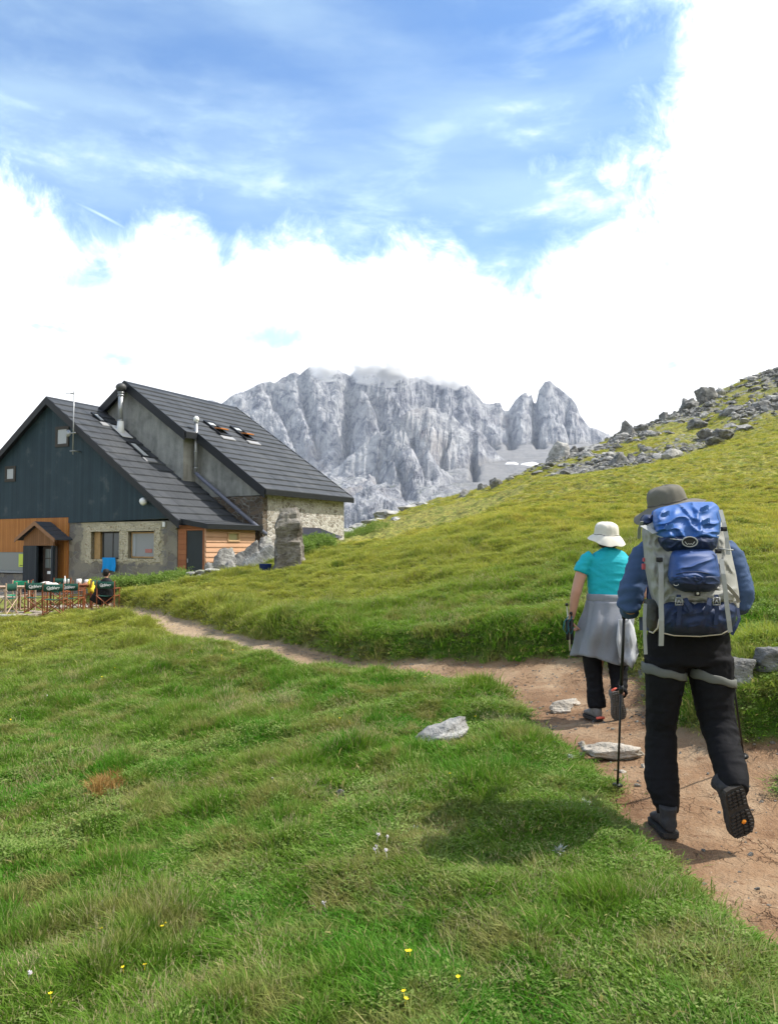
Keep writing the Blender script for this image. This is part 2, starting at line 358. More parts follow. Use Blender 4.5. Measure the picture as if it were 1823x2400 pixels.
def meadow_color(nt):
    """living colour of the sward, by place: lush hollows, olive dry ground, yellowing hillside"""
    p = pos(nt); sep = nd(nt, 'ShaderNodeSeparateXYZ', {0: p})
    n1 = noi(nt, p, .55, 4, .6); n2 = noi(nt, p, 1.9, 4, .65, .4); n3 = noi(nt, p, .16, 3, .55)
    c = mixc(nt, smooth(nt, n1, .40, .62), GREEN, LUSH)
    c = mixc(nt, smooth(nt, n2, .46, .64), c, OLIVE)
    hill = smooth(nt, mth(nt, 'ADD', sep.outputs[2], mth(nt, 'MULTIPLY', mth(nt, 'SUBTRACT', n3, .5), 5.0)), .1, 2.6)
    far = smooth(nt, mth(nt, 'ADD', sep.outputs[1], mth(nt, 'MULTIPLY', mth(nt, 'SUBTRACT', n1, .5), 16)), 9, 22)
    hy = mixc(nt, smooth(nt, n2, .42, .66), YEL, (.24, .30, .045))
    hy = mixc(nt, mth(nt, 'MULTIPLY', smooth(nt, noi(nt, p, 1.1, 5, .7, .3), .54, .66), .7), hy, (.085, .15, .02))
    c = mixc(nt, mth(nt, 'MULTIPLY', mth(nt, 'MAXIMUM', hill, mth(nt, 'MULTIPLY', far, .72)), .92), c, hy)
    return c
def ground_mat():
    def fn(nt, b):
        p = pos(nt); e = nd(nt, 'ShaderNodeAttribute', attribute_name='edge').outputs['Fac']; sk = nd(nt, 'ShaderNodeAttribute', attribute_name='stony').outputs['Fac']
        mc = meadow_color(nt); turf = mixc(nt, smooth(nt, noi(nt, p, 6, 5, .7), .38, .62), mixc(nt, .75, mc, (.045, .042, .018)), mixc(nt, .3, mc, (.05, .05, .02)))
        turf = mixc(nt, smooth(nt, noi(nt, p, 2.3, 5, .7), .64, .74), turf, (.12, .085, .05))
        stn = ramp(nt, noi(nt, p, 3.5, 6, .75), [(.35, (.05, .048, .042)), (.5, (.17, .165, .15)), (.62, (.34, .33, .31))])
        turf = mixc(nt, smooth(nt, mth(nt, 'ADD', sk, mth(nt, 'MULTIPLY', mth(nt, 'SUBTRACT', noi(nt, p, .8, 5, .7), .5), 1.4)), .42, .6), turf, stn)
        n1 = noi(nt, p, 1.3, 5, .62, .3); n2 = noi(nt, p, 11, 5, .7); n3 = noi(nt, p, 55, 3, .6)
        dirt = ramp(nt, n1, [(.3, (.13, .068, .036)), (.5, (.235, .145, .084)), (.68, (.35, .255, .165))])
        dirt = mixc(nt, smooth(nt, n2, .56, .72), dirt, (.13, .065, .035))
        dirt = mixc(nt, mth(nt, 'MULTIPLY', smooth(nt, n3, .62, .75), .6), dirt, (.44, .37, .29))
        yy = nd(nt, 'ShaderNodeSeparateXYZ', {0: p}).outputs[1]
        dirt = mixc(nt, mth(nt, 'MULTIPLY', smooth(nt, yy, 7, 16), .55), dirt, (.48, .37, .25))
        crack = vor(nt, nd(nt, 'ShaderNodeVectorMath', {0: mapv(nt, p, (1, .7, .2)), 1: nd(nt, 'ShaderNodeVectorMath', {0: nd(nt, 'ShaderNodeTexNoise', {'Vector': p, 'Scale': 9, 'Detail': 3}).outputs['Color'], 'Scale': .16}, operation='SCALE').outputs[0]}, operation='ADD').outputs[0], 11, 'DISTANCE_TO_EDGE')
        cr = mth(nt, 'MULTIPLY', mth(nt, 'MULTIPLY', smooth(nt, crack, .035, .0), smooth(nt, noi(nt, p, 2.3, 3), .50, .62)), smooth(nt, e, .0, -.1))
        dirt = mixc(nt, mth(nt, 'MULTIPLY', cr, .45), dirt, (.12, .06, .03))
        k = smooth(nt, mth(nt, 'ADD', e, mth(nt, 'MULTIPLY', mth(nt, 'SUBTRACT', n2, .5), .12)), -.02, .10)
        col = mixc(nt, k, dirt, turf)
        L(nt, col, b.inputs['Base Color'])
        h = mth(nt, 'ADD', mth(nt, 'MULTIPLY', n2, .6), mth(nt, 'ADD', mth(nt, 'MULTIPLY', n3, .25), mth(nt, 'MULTIPLY', cr, -.5)))
        L(nt, bump(nt, h, 1.0, .05), b.inputs['Normal'])
    return mat('ground', rough=.95, spec=.15, fn=fn)
build_ground()

# ------------------------------------------------------------------ mountains
def prof(pts):
    az = np.array([ray(*p).x / ray(*p).y for p in pts]); el = np.array([ray(*p).z / ray(*p).y for p in pts])
    return az, el
PK1 = prof([(300, 1010), (400, 960), (480, 941), (500, 936), (518, 947), (551, 923), (577, 916), (606, 900), (634, 893), (643, 898), (663, 884), (691, 871), (703, 877), (723, 860), (737, 856), (766, 859), (794, 866), (820, 882), (837, 866), (857, 852), (894, 846), (937, 846), (955, 862), (982, 886), (1013, 893), (1034, 902), (1047, 877), (1062, 874), (1087, 889), (1106, 914), (1133, 945), (1152, 947), (1172, 943), (1178, 961), (1192, 963), (1208, 936), (1220, 925), (1233, 919), (1239, 931), (1245, 924), (1251, 945), (1257, 944), (1263, 914), (1276, 896), (1288, 893), (1310, 911), (1335, 930), (1350, 948), (1359, 973), (1381, 1001), (1415, 1012), (1440, 1026), (1500, 1050), (1700, 1120), (2000, 1180)])
PK2 = prof([(300, 1330), (560, 1260), (700, 1170), (780, 1103), (836, 1058), (880, 1025), (920, 997), (964, 966), (1003, 953), (1031, 964), (1071, 991), (1100, 1014), (1121, 1008), (1149, 1050), (1199, 1086), (1244, 1120), (1320, 1170), (1500, 1300), (2000, 1600)])
PK3 = prof([(300, 1400), (700, 1260), (836, 1176), (890, 1120), (914, 1092), (942, 1062), (976, 1048), (1003, 1056), (1037, 1103), (1076, 1142), (1150, 1190), (1400, 1400), (2000, 1600)])
PK4 = prof([(300, 1240), (560, 1200), (650, 1190), (720, 1160), (800, 1172), (870, 1150), (925, 1168), (975, 1190), (1100, 1260), (1500, 1500), (2000, 1600)])
def build_mountain():
    na, nr = 760, 560
    # the massif: a real ground plan in metres, fan shaped so that detail is even
    t = np.linspace(0, 1, nr); dist = 1150 + 2350 * t
    A, D = np.meshgrid(np.linspace(-.42, .62, na), dist)
    X = A * D; Y = D
    wx = X + 60 * fbm(X / 260, Y / 260, 3, 40); wy = Y + 60 * fbm(X / 260, Y / 260, 3, 44)
    rough = ridged(wx / 330, wy / 420, 6, 21, .56)
    bulk = ridged((X + 50 * fbm(X / 120, Y / 120, 3, 91)) / 170, (Y + 50 * fbm(X / 120, Y / 120, 3, 92)) / 130, 6, 93, .62)
    sl = np.interp(A, [-.22, -.02, .08, .2], [.75, .55, .15, -.05])     # gullies lean on the left wall, stand upright on the towers
    xs = X + sl * (Y - 2800) + 45 * fbm(X / 190, Y / 190, 4, 47)
    rib = .68 * ridged(xs / 160, wy / 520, 5, 30, .6) + .32 * ridged(xs / 58, wy / 100, 5, 35, .6)
    fine = ridged((X + sl * Y * .7) / 27, wy / 32, 5, 60, .62)
    base = -66 + 0 * X; near = sstep(.14, .02, A)
    yb = np.interp(A, [-.3, -.1, .03, .12, .2, .3], [1120, 1125, 1112, 1056, 1050, 1052])
    zs = CAMZ + (1285 - yb) / F * 2700
    scree = 100 + (zs - 100) * np.clip((D - 1500) / 1150, -.5, 1.2) + 9 * fbm(X / 90, Y / 90, 4, 70) + near * (70 * (ridged(X / 210, Y / 210, 6, 72, .6) - .55) - 95 * sstep(1900, 1150, D))
    Z = np.maximum(base, scree)
    for (pa, pe), Y0, slope, ramp_, amp, asc in ((PK1, 2850, 1.75, 300, 1.0, 1), (PK2, 2150, 1.45, 260, .95, 0), (PK3, 1800, 1.25, 200, .8, 0), (PK4, 1480, .62, 120, .7, 0)):
        top = CAMZ + np.interp(A, pa, pe) * Y0
        top = top + (0 if asc else 1) * 5 * fbm(A * 90, A * 0, 3, 11)
        off = 60 * (ridged(X / 240, Y / 3000, 4, 81) - .5) if asc else 35 * (ridged(X / 160, Y / 2000, 4, 83) - .5)
        dy = Y0 + off - D                                   # >0 in front of the crest
        front = np.maximum(dy, 0); back = np.maximum(-dy, 0)
        carve = (1 - rib) * 115 * amp * sstep(0, 110, front) + (1 - rough) * 120 * amp * sstep(0, 220, front) + (1 - bulk) * 120 * amp * sstep(0, 130, front) + (1 - fine) * 42 * amp * sstep(0, 40, front)
        Lz = top + (18 if asc else 6) - front * slope * (.55 + .45 * rough) - carve + 70 * amp * sstep(0, 100, front) - back * .9
        Z = np.maximum(Z, Lz)
    # the great gullies: where each starts and ends on the wall, its half width and depth in metres
    for (x0, y0, x1, y1, Yd, hw, dp) in ((820, 880, 806, 1055, 2760, 17, 105), (706, 880, 752, 1045, 2760, 15, 80), (640, 905, 705, 1040, 2770, 16, 60), (868, 900, 905, 1010, 2740, 14, 60), (1010, 900, 985, 980, 2740, 16, 70), (1095, 930, 1150, 1035, 2750, 15, 65), (1195, 965, 1200, 1045, 2790, 12, 70), (1253, 945, 1262, 1040, 2790, 11, 70), (1320, 935, 1338, 1020, 2800, 12, 55), (962, 1000, 1000, 1110, 2050, 10, 45), (1105, 1020, 1110, 1120, 2060, 7, 55), (1050, 1005, 1030, 1090, 2060, 8, 40), (905, 1020, 880, 1120, 2050, 9, 40), (925, 1060, 960, 1160, 1780, 8, 35)):
        r0, r1 = ray(x0, y0), ray(x1, y1); z0, z1 = CAMZ + r0.z / r0.y * Yd, CAMZ + r1.z / r1.y * (Yd - 150)
        tt = np.clip((z0 - Z) / (z0 - z1), 0, 1); ax = r0.x / r0.y + (r1.x / r1.y - r0.x / r0.y) * tt
        dd = np.abs((A - ax) * D + 14 * fbm(Z / 40, X / 90, 3, int(x0))); inz = sstep(-.15, .1, (z0 - Z) / (z0 - z1)) * (1 - sstep(.95, 1.2, (z0 - Z) / (z0 - z1)))
        Z = Z - dp * inz * np.exp(-(dd / hw) ** 1.6) * (D > Yd - 420) * (D < Yd + 160)
    # scree is smooth, rock is broken by ledges
    rock = np.maximum(sstep(2, 14, Z - scree), near * .9)
    ledge = np.sin((Z + 14 * fbm(X / 80, Y / 80, 3, 50)) / 9.0) * 2.4
    Z = Z + rock * (ledge + 15 * fbm(X / 38, Y / 30, 5, 51, .6))
    # nothing may stand above the measured crest
    lim = CAMZ + np.interp(A, *PK1) * D + 9 * (ridged(A * 130, A * 0 + 1, 4, 12) - .6)
    Z = np.minimum(Z, lim)
    v = np.stack([X.ravel(), Y.ravel(), Z.ravel()], 1)
    i, j = np.meshgrid(np.arange(nr - 1), np.arange(na - 1), indexing='ij')
    a = i * na + j; f = np.stack([a, a + 1, a + na + 1, a + na], -1).reshape(-1, 4)
    me = bpy.data.meshes.new('mountain')
    me.vertices.add(len(v)); me.vertices.foreach_set('co', v.ravel())
    me.loops.add(len(f) * 4); me.loops.foreach_set('vertex_index', f.ravel().astype(np.int32))
    me.polygons.add(len(f)); me.polygons.foreach_set('loop_start', np.arange(len(f), dtype=np.int32) * 4)
    me.polygons.foreach_set('use_smooth', np.zeros(len(f), bool)); me.update(calc_edges=True)
    at_ = me.attributes.new('rock', 'FLOAT', 'POINT'); at_.data.foreach_set('value', rock.ravel().astype(np.float32))
    o = bpy.data.objects.new('mountain', me); COL.objects.link(o); o['kind'] = 'structure'
    def fn(nt, b):
        p = pos(nt); rk = nd(nt, 'ShaderNodeAttribute', attribute_name='rock').outputs['Fac']
        n1 = noi(nt, p, .006, 5, .6); n2 = noi(nt, mapv(nt, p, (1, .8, .8), (.3, .2, .1)), .035, 7, .72, .7); n3 = noi(nt, p, .25, 4, .7)
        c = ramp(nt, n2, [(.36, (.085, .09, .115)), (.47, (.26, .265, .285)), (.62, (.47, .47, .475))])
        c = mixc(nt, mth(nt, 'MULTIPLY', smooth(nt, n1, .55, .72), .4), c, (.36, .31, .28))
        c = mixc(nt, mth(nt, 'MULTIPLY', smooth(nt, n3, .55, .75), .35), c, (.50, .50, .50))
        sc = mixc(nt, noi(nt, p, .03, 5, .6), (.17, .168, .172), (.27, .265, .26))
        nz = nd(nt, 'ShaderNodeSeparateXYZ', {0: nd(nt, 'ShaderNodeNewGeometry').outputs['Normal']}).outputs[2]
        zz = nd(nt, 'ShaderNodeSeparateXYZ', {0: p}).outputs[2]
        g = mth(nt, 'MULTIPLY', smooth(nt, nz, .72, .9), mth(nt, 'MULTIPLY', smooth(nt, noi(nt, p, .02, 4, .6), .5, .62), smooth(nt, zz, 260, 120)))
        c = mixc(nt, mth(nt, 'MULTIPLY', g, .6), c, (.13, .16, .08))
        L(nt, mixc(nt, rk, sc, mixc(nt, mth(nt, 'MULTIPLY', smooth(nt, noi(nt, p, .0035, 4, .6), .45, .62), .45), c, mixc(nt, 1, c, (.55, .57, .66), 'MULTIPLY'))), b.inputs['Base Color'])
        L(nt, bump(nt, mth(nt, 'ADD', n2, mth(nt, 'MULTIPLY', n3, .4)), 1.0, 7), b.inputs['Normal'])
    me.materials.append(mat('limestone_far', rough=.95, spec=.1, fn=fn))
    def mz(px, py):      # where the sight line meets the mountain
        k = np.argmin(np.abs(A[0] - ray(px, py).x / ray(px, py).y)); e = ray(px, py).z / ray(px, py).y
        el = (Z[:, k] - CAMZ) / dist; q = np.argmax(el > e); return Vector((X[q, k], Y[q, k], Z[q, k]))
    snow = mat('snow', (.85, .86, .88), .6)
    for (px, py, w, lab) in ((1197, 1087, 19, 'small oval snow patch on the grey scree, the left one of two'), (1243, 1089, 27, 'longer white snow patch on the scree above the boulder, the right one of two')):
        c = mz(px, py); rr = random.Random(px); n = 26; vs = [c + Vector((0, 0, 4))]; 
        for rg in (.5, 1):
            for q in range(n):
                an = 2 * math.pi * q / n; rad = rg * (1 + .25 * math.sin(3 * an + px) + rr.uniform(-.1, .1))
                ox, oy = w * rad * math.cos(an), 30 * rad * math.sin(an)
                ia = np.argmin(np.abs(A[0] - (c.x + ox) / (c.y + oy))); ir = np.argmin(np.abs(dist - (c.y + oy)))
                vs.append(Vector((c.x + ox, c.y + oy, Z[ir, ia] + (4 if rg < 1 else -2))))
        fs = [(0, 1 + q, 1 + (q + 1) % n) for q in range(n)] + [(1 + q, 1 + n + q, 1 + n + (q + 1) % n, 1 + (q + 1) % n) for q in range(n)]
        tag(mesh_obj('snow_patch', vs, fs, snow, smooth_=True), lab, 'snow patch', 'snow patches on the scree')
build_mountain()
# ------------------------------------------------------------------ the hut (s to the right along the gable, t into the depth)
HC = at(414, 1372, 31.0); HU = Vector((.483, .8755, 0)).normalized(); HV = Vector((.8755, -.483, 0)).normalized()
HB = Vector((HC.x, HC.y, 0))
def H(s, t, z): return HB + HV * s + HU * t + Vector((0, 0, z))
HM = Matrix((HV, HU, Vector((0, 0, 1)))).transposed()
def hbox(mb, s0, s1, t0, t1, z0, z1):
    return mb.hexa([H(s0, t0, z0), H(s1, t0, z0), H(s1, t1, z0), H(s0, t1, z0), H(s0, t0, z1), H(s1, t0, z1), H(s1, t1, z1), H(s0, t1, z1)])
def hprism(mb, poly, t0, t1):    # polygon in (s, z) pulled from t0 to t1
    return mb.slab([H(a, t0, b) for a, b in poly], HU * (t1 - t0))
def hutcoord(nt):                # metres along s, t, z inside the shader
    n = nd(nt, 'ShaderNodeVectorRotate', {'Vector': nd(nt, 'ShaderNodeVectorMath', {0: pos(nt), 1: tuple(HB)}, operation='SUBTRACT').outputs[0], 'Angle': math.atan2(.483, .8755)}, rotation_type='Z_AXIS')
    return n.outputs[0]
def boards(name, c0, c1, pitch=.14, axis=0, rough=.7, gap=.5, wear=0):
    def fn(nt, b):
        p = hutcoord(nt); sp = nd(nt, 'ShaderNodeSeparateXYZ', {0: p}); v = sp.outputs[axis]
        q = mth(nt, 'DIVIDE', v, pitch); cell = mth(nt, 'FLOOR', q); fr = mth(nt, 'FRACT', q)
        rnd = nd(nt, 'ShaderNodeTexWhiteNoise', {'W': cell}, noise_dimensions='1D').outputs['Value']
        sc = [30, 30, 30]; sc[2 if axis != 2 else 0] = 2.2; sc2 = tuple(sc)
        grain = noi(nt, mapv(nt, p, sc2), 1, 4, .6, .6); big = noi(nt, p, 1.1, 4, .6)
        f = mth(nt, 'ADD', mth(nt, 'MULTIPLY', rnd, .45), mth(nt, 'ADD', mth(nt, 'MULTIPLY', grain, .4), mth(nt, 'MULTIPLY', mth(nt, 'SUBTRACT', big, .4), .7)), clamp=True)
        c = mixc(nt, f, c0, c1)
        if wear: c = mixc(nt, mth(nt, 'MULTIPLY', smooth(nt, big, .56, .7), wear), c, (.16, .17, .16))
        groove = mth(nt, 'MINIMUM', smooth(nt, fr, 0, .07), smooth(nt, fr, 1, .93))
        c = mixc(nt, mth(nt, 'MULTIPLY', mth(nt, 'SUBTRACT', 1, groove), gap), c, tuple(x * .25 for x in c0))
        L(nt, c, b.inputs['Base Color']); L(nt, bump(nt, mth(nt, 'ADD', groove, mth(nt, 'MULTIPLY', grain, .25)), .8, .012), b.inputs['Normal'])
    return mat(name, rough=rough, spec=.25, fn=fn)
def masonry(name, stone, mortar, scale=4.2, wid=.05, rel=.03, flat=(1, 1, 1.5), patchy=None):
    def fn(nt, b):
        p = hutcoord(nt); q = mapv(nt, nd(nt, 'ShaderNodeVectorMath', {0: p, 1: nd(nt, 'ShaderNodeVectorMath', {0: nd(nt, 'ShaderNodeTexNoise', {'Vector': p, 'Scale': 2.2, 'Detail': 2}).outputs['Color'], 'Scale': .22}, operation='SCALE').outputs[0]}, operation='ADD').outputs[0], flat)
        e = vor(nt, q, scale, 'DISTANCE_TO_EDGE', rnd=.85); cc = vor(nt, q, scale, 'F1', 'Color', rnd=.85)
        rv = nd(nt, 'ShaderNodeSeparateXYZ', {0: cc}).outputs[0]
        n = noi(nt, p, 14, 5, .65); n2 = noi(nt, p, .9, 4, .6)
        c = ramp(nt, mth(nt, 'ADD', mth(nt, 'MULTIPLY', rv, .7), mth(nt, 'MULTIPLY', n, .3)), [(i / (len(stone) - 1), k) for i, k in enumerate(stone)])
        k = smooth(nt, mth(nt, 'ADD', e, mth(nt, 'MULTIPLY', mth(nt, 'SUBTRACT', n, .5), .08)), wid * .5, wid * 1.5)
        if patchy: k = mth(nt, 'MULTIPLY', k, smooth(nt, n2, patchy[0], patchy[1]))
        c = mixc(nt, k, mixc(nt, n, tuple(x * .7 for x in mortar), mortar), c)
        if patchy:      # old cream render still clinging round the windows
            sp = nd(nt, 'ShaderNodeSeparateXYZ', {0: p}); wn = mth(nt, 'MULTIPLY', mth(nt, 'SUBTRACT', noi(nt, p, 2.6, 5, .7), .5), 1.1)
            dx = mth(nt, 'SUBTRACT', 2.35, mth(nt, 'ABSOLUTE', mth(nt, 'ADD', sp.outputs[0], 3.05))); dz = mth(nt, 'SUBTRACT', .95, mth(nt, 'ABSOLUTE', mth(nt, 'SUBTRACT', sp.outputs[2], 1.75)))
            pk = smooth(nt, mth(nt, 'ADD', mth(nt, 'MINIMUM', dx, dz), wn), .0, .12); c = mixc(nt, mth(nt, 'MULTIPLY', pk, .85), c, mixc(nt, n, (.34, .30, .21), (.50, .45, .33)))
        L(nt, c, b.inputs['Base Color']); L(nt, bump(nt, mth(nt, 'ADD', k, mth(nt, 'MULTIPLY', n, .5)), .9, rel), b.inputs['Normal'])
    return mat(name, rough=.92, spec=.15, fn=fn)
def plaster(name, a, b_, c_):
    def fn(nt, b):
        p = pos(nt); n = noi(nt, p, 1.3, 6, .65, .3); n2 = noi(nt, mapv(nt, p, (3, 3, .5)), 1.6, 4, .6); n3 = noi(nt, p, 22, 4, .6)
        c = ramp(nt, mth(nt, 'ADD', mth(nt, 'MULTIPLY', n, .65), mth(nt, 'MULTIPLY', n2, .35)), [(.36, a), (.5, b_), (.66, c_)])
        c = mixc(nt, mth(nt, 'MULTIPLY', n3, .35), c, (.10, .10, .095))
        L(nt, c, b.inputs['Base Color']); L(nt, bump(nt, mth(nt, 'ADD', n, mth(nt, 'MULTIPLY', n3, .4)), .7, .02), b.inputs['Normal'])
    return mat(name, rough=.9, spec=.15, fn=fn)
def slate_fn(nt, b):
    p = hutcoord(nt); sp = nd(nt, 'ShaderNodeSeparateXYZ', {0: p})
    row = mth(nt, 'FLOOR', mth(nt, 'DIVIDE', sp.outputs[2], .31)); ra = mth(nt, 'MULTIPLY', nd(nt, 'ShaderNodeTexWhiteNoise', {'W': row}, noise_dimensions='1D').outputs[0], .5)
    q = mth(nt, 'ADD', mth(nt, 'DIVIDE', sp.outputs[1], .34), ra); fr = mth(nt, 'FRACT', q)
    rnd = nd(nt, 'ShaderNodeTexWhiteNoise', {'Vector': nd(nt, 'ShaderNodeCombineXYZ', {0: mth(nt, 'FLOOR', q), 1: row}).outputs[0]}, noise_dimensions='2D').outputs[0]
    n = noi(nt, p, 5, 4, .6); n2 = noi(nt, p, 40, 3, .6)
    c = mixc(nt, mth(nt, 'ADD', mth(nt, 'MULTIPLY', rnd, .5), mth(nt, 'MULTIPLY', n, .5)), (.026, .030, .036), (.064, .069, .078))
    c = mixc(nt, mth(nt, 'MULTIPLY', smooth(nt, noi(nt, p, .7, 6, .7, .3), .5, .66), .5), c, (.088, .092, .098))
    line = smooth(nt, fr, .07, 0); edge = smooth(nt, fr, .90, 1.0)
    c = mixc(nt, mth(nt, 'MULTIPLY', line, .5), c, (.015, .015, .017)); c = mixc(nt, mth(nt, 'MULTIPLY', edge, .35), c, (.12, .12, .125))
    L(nt, c, b.inputs['Base Color']); L(nt, bump(nt, mth(nt, 'ADD', mth(nt, 'MULTIPLY', fr, .6), mth(nt, 'MULTIPLY', n2, .3)), .7, .012), b.inputs['Normal'])
SLATE = mat('roof_slate', rough=.62, spec=.35, fn=slate_fn)
DARKTRIM = cloth_mat('dark_trim', (.012, .014, .018), .3, 3, .003, .5)
CLAD = boards('blue_black_cladding', (.013, .029, .042), (.034, .062, .080), .145, 0, .65, .75, .25)
ORANGE = boards('orange_boards', (.30, .105, .022), (.52, .22, .055), .12, 0, .6, .5)
SHEDBRD = boards('shed_boards', (.24, .075, .03), (.42, .17, .075), .2, 2, .7, .4)
SHEDLAP = boards('pale_lap_boards', (.42, .22, .12), (.66, .42, .27), .19, 2, .7, .2)
RUBBLE = masonry('pale_rubble_wall', [(.10, .08, .06), (.34, .31, .26), (.58, .55, .49), (.18, .13, .09)], (.66, .635, .58), 4.4, .08, .06)
RUBBLED = masonry('brown_rubble_wall', [(.055, .042, .034), (.11, .085, .062), (.16, .13, .10), (.12, .07, .04)], (.24, .22, .19), 3.1, .05, .04)
BLOCKS = masonry('grey_block_wall', [(.10, .085, .065), (.26, .235, .19), (.16, .155, .155), (.20, .16, .115)], (.29, .265, .215), 2.3, .035, .02, (1, 1, 1.5), (.36, .52))
REVEAL = masonry('cream_patched_plaster', [(.36, .31, .22), (.56, .50, .37), (.42, .36, .25), (.20, .13, .08)], (.58, .52, .39), 7, .16, .03)
CEMENT = plaster('weathered_cement', (.19, .19, .18), (.33, .33, .31), (.45, .44, .41))
CEMENT_SUN = plaster('sunlit_cement', (.24, .23, .21), (.36, .35, .32), (.46, .45, .42))  # cement copy, brightened in colour for the sunlit return wall
GLASSD = mat('dark_glass', (.03, .04, .04), .12, .6)
PANE = mat('grey_pane', (.25, .26, .27), .35, .5)  # opaque mid-grey pane
METAL = cloth_mat('galvanised_metal', (.36, .37, .38), .2, 3, .001, .38); METAL.node_tree.nodes['Principled BSDF'].inputs['Metallic'].default_value = .5
WHITEM = cloth_mat('white_painted_metal', (.78, .78, .76), .08, 5, .001, .45)
FRAME = cloth_mat('brown_window_frame', (.045, .038, .032), .3, 8, .002, .6)
WOODF = cloth_mat('timber_frame', (.40, .25, .11), .3, 6, .003, .7)
SLAB_K = .712; BK = .69
def roof_slope(mb, s0, z0, s1, k, t0, t1, step, th=.05, lift=.06, slant=None):
    """overlapping courses from the ridge (s0,z0) down to s1; each course is its own thin wedge"""
    n = max(2, round(abs(s1 - s0) / step)); sg = 1 if s1 > s0 else -1
    for i in range(n):
        a = s0 + (s1 - s0) * i / n; b = s0 + (s1 - s0) * (i + 1) / n + sg * .03
        za = z0 - k * abs(a - s0); zb = z0 - k * abs(b - s0) + lift
        ta, tb = (t0, t1) if slant is None else slant((a + b) / 2, i)
        j = 8 if tb - ta > 2 else 2      # a slightly uneven lower edge
        rr = random.Random(i * 13 + int(t0 * 10))
        pt = []
        for q in range(j):
            u0, u1 = ta + (tb - ta) * q / j, ta + (tb - ta) * (q + 1) / j - .004
            d = rr.uniform(-.006, .006)
            mb.hexa([H(a, u0, za - th), H(b, u0, zb - th + d), H(b, u1, zb - th + d), H(a, u1, za - th), H(a, u0, za), H(b, u0, zb + d), H(b, u1, zb + d), H(a, u1, za)])
def window(parent, s0, s1, z0, z1, t, fm, gm, bar=.07, cross=True, name='window', nbar=1):
    m = MB(); hbox(m, s0, s1, t, t + .06, z0, z0 + bar); hbox(m, s0, s1, t, t + .06, z1 - bar, z1); hbox(m, s0, s0 + bar, t, t + .06, z0 + bar, z1 - bar); hbox(m, s1 - bar, s1, t, t + .06, z0 + bar, z1 - bar)
    for q in range(nbar if cross else 0):
        sm = s0 + (s1 - s0) * (q + 1) / (nbar + 1); hbox(m, sm - .02, sm + .02, t + .01, t + .05, z0 + bar, z1 - bar)
    w = m.build(name, fm, parent, .004, world=True)
    g = MB(); hbox(g, s0 + bar, s1 - bar, t + .025, t + .035, z0 + bar, z1 - bar)
    p = mesh_obj('pane', g.v, g.f, gm); p.parent = w
    return w
def sub(child, parent):
    child.parent = parent; return child      # the parent already stands in world place

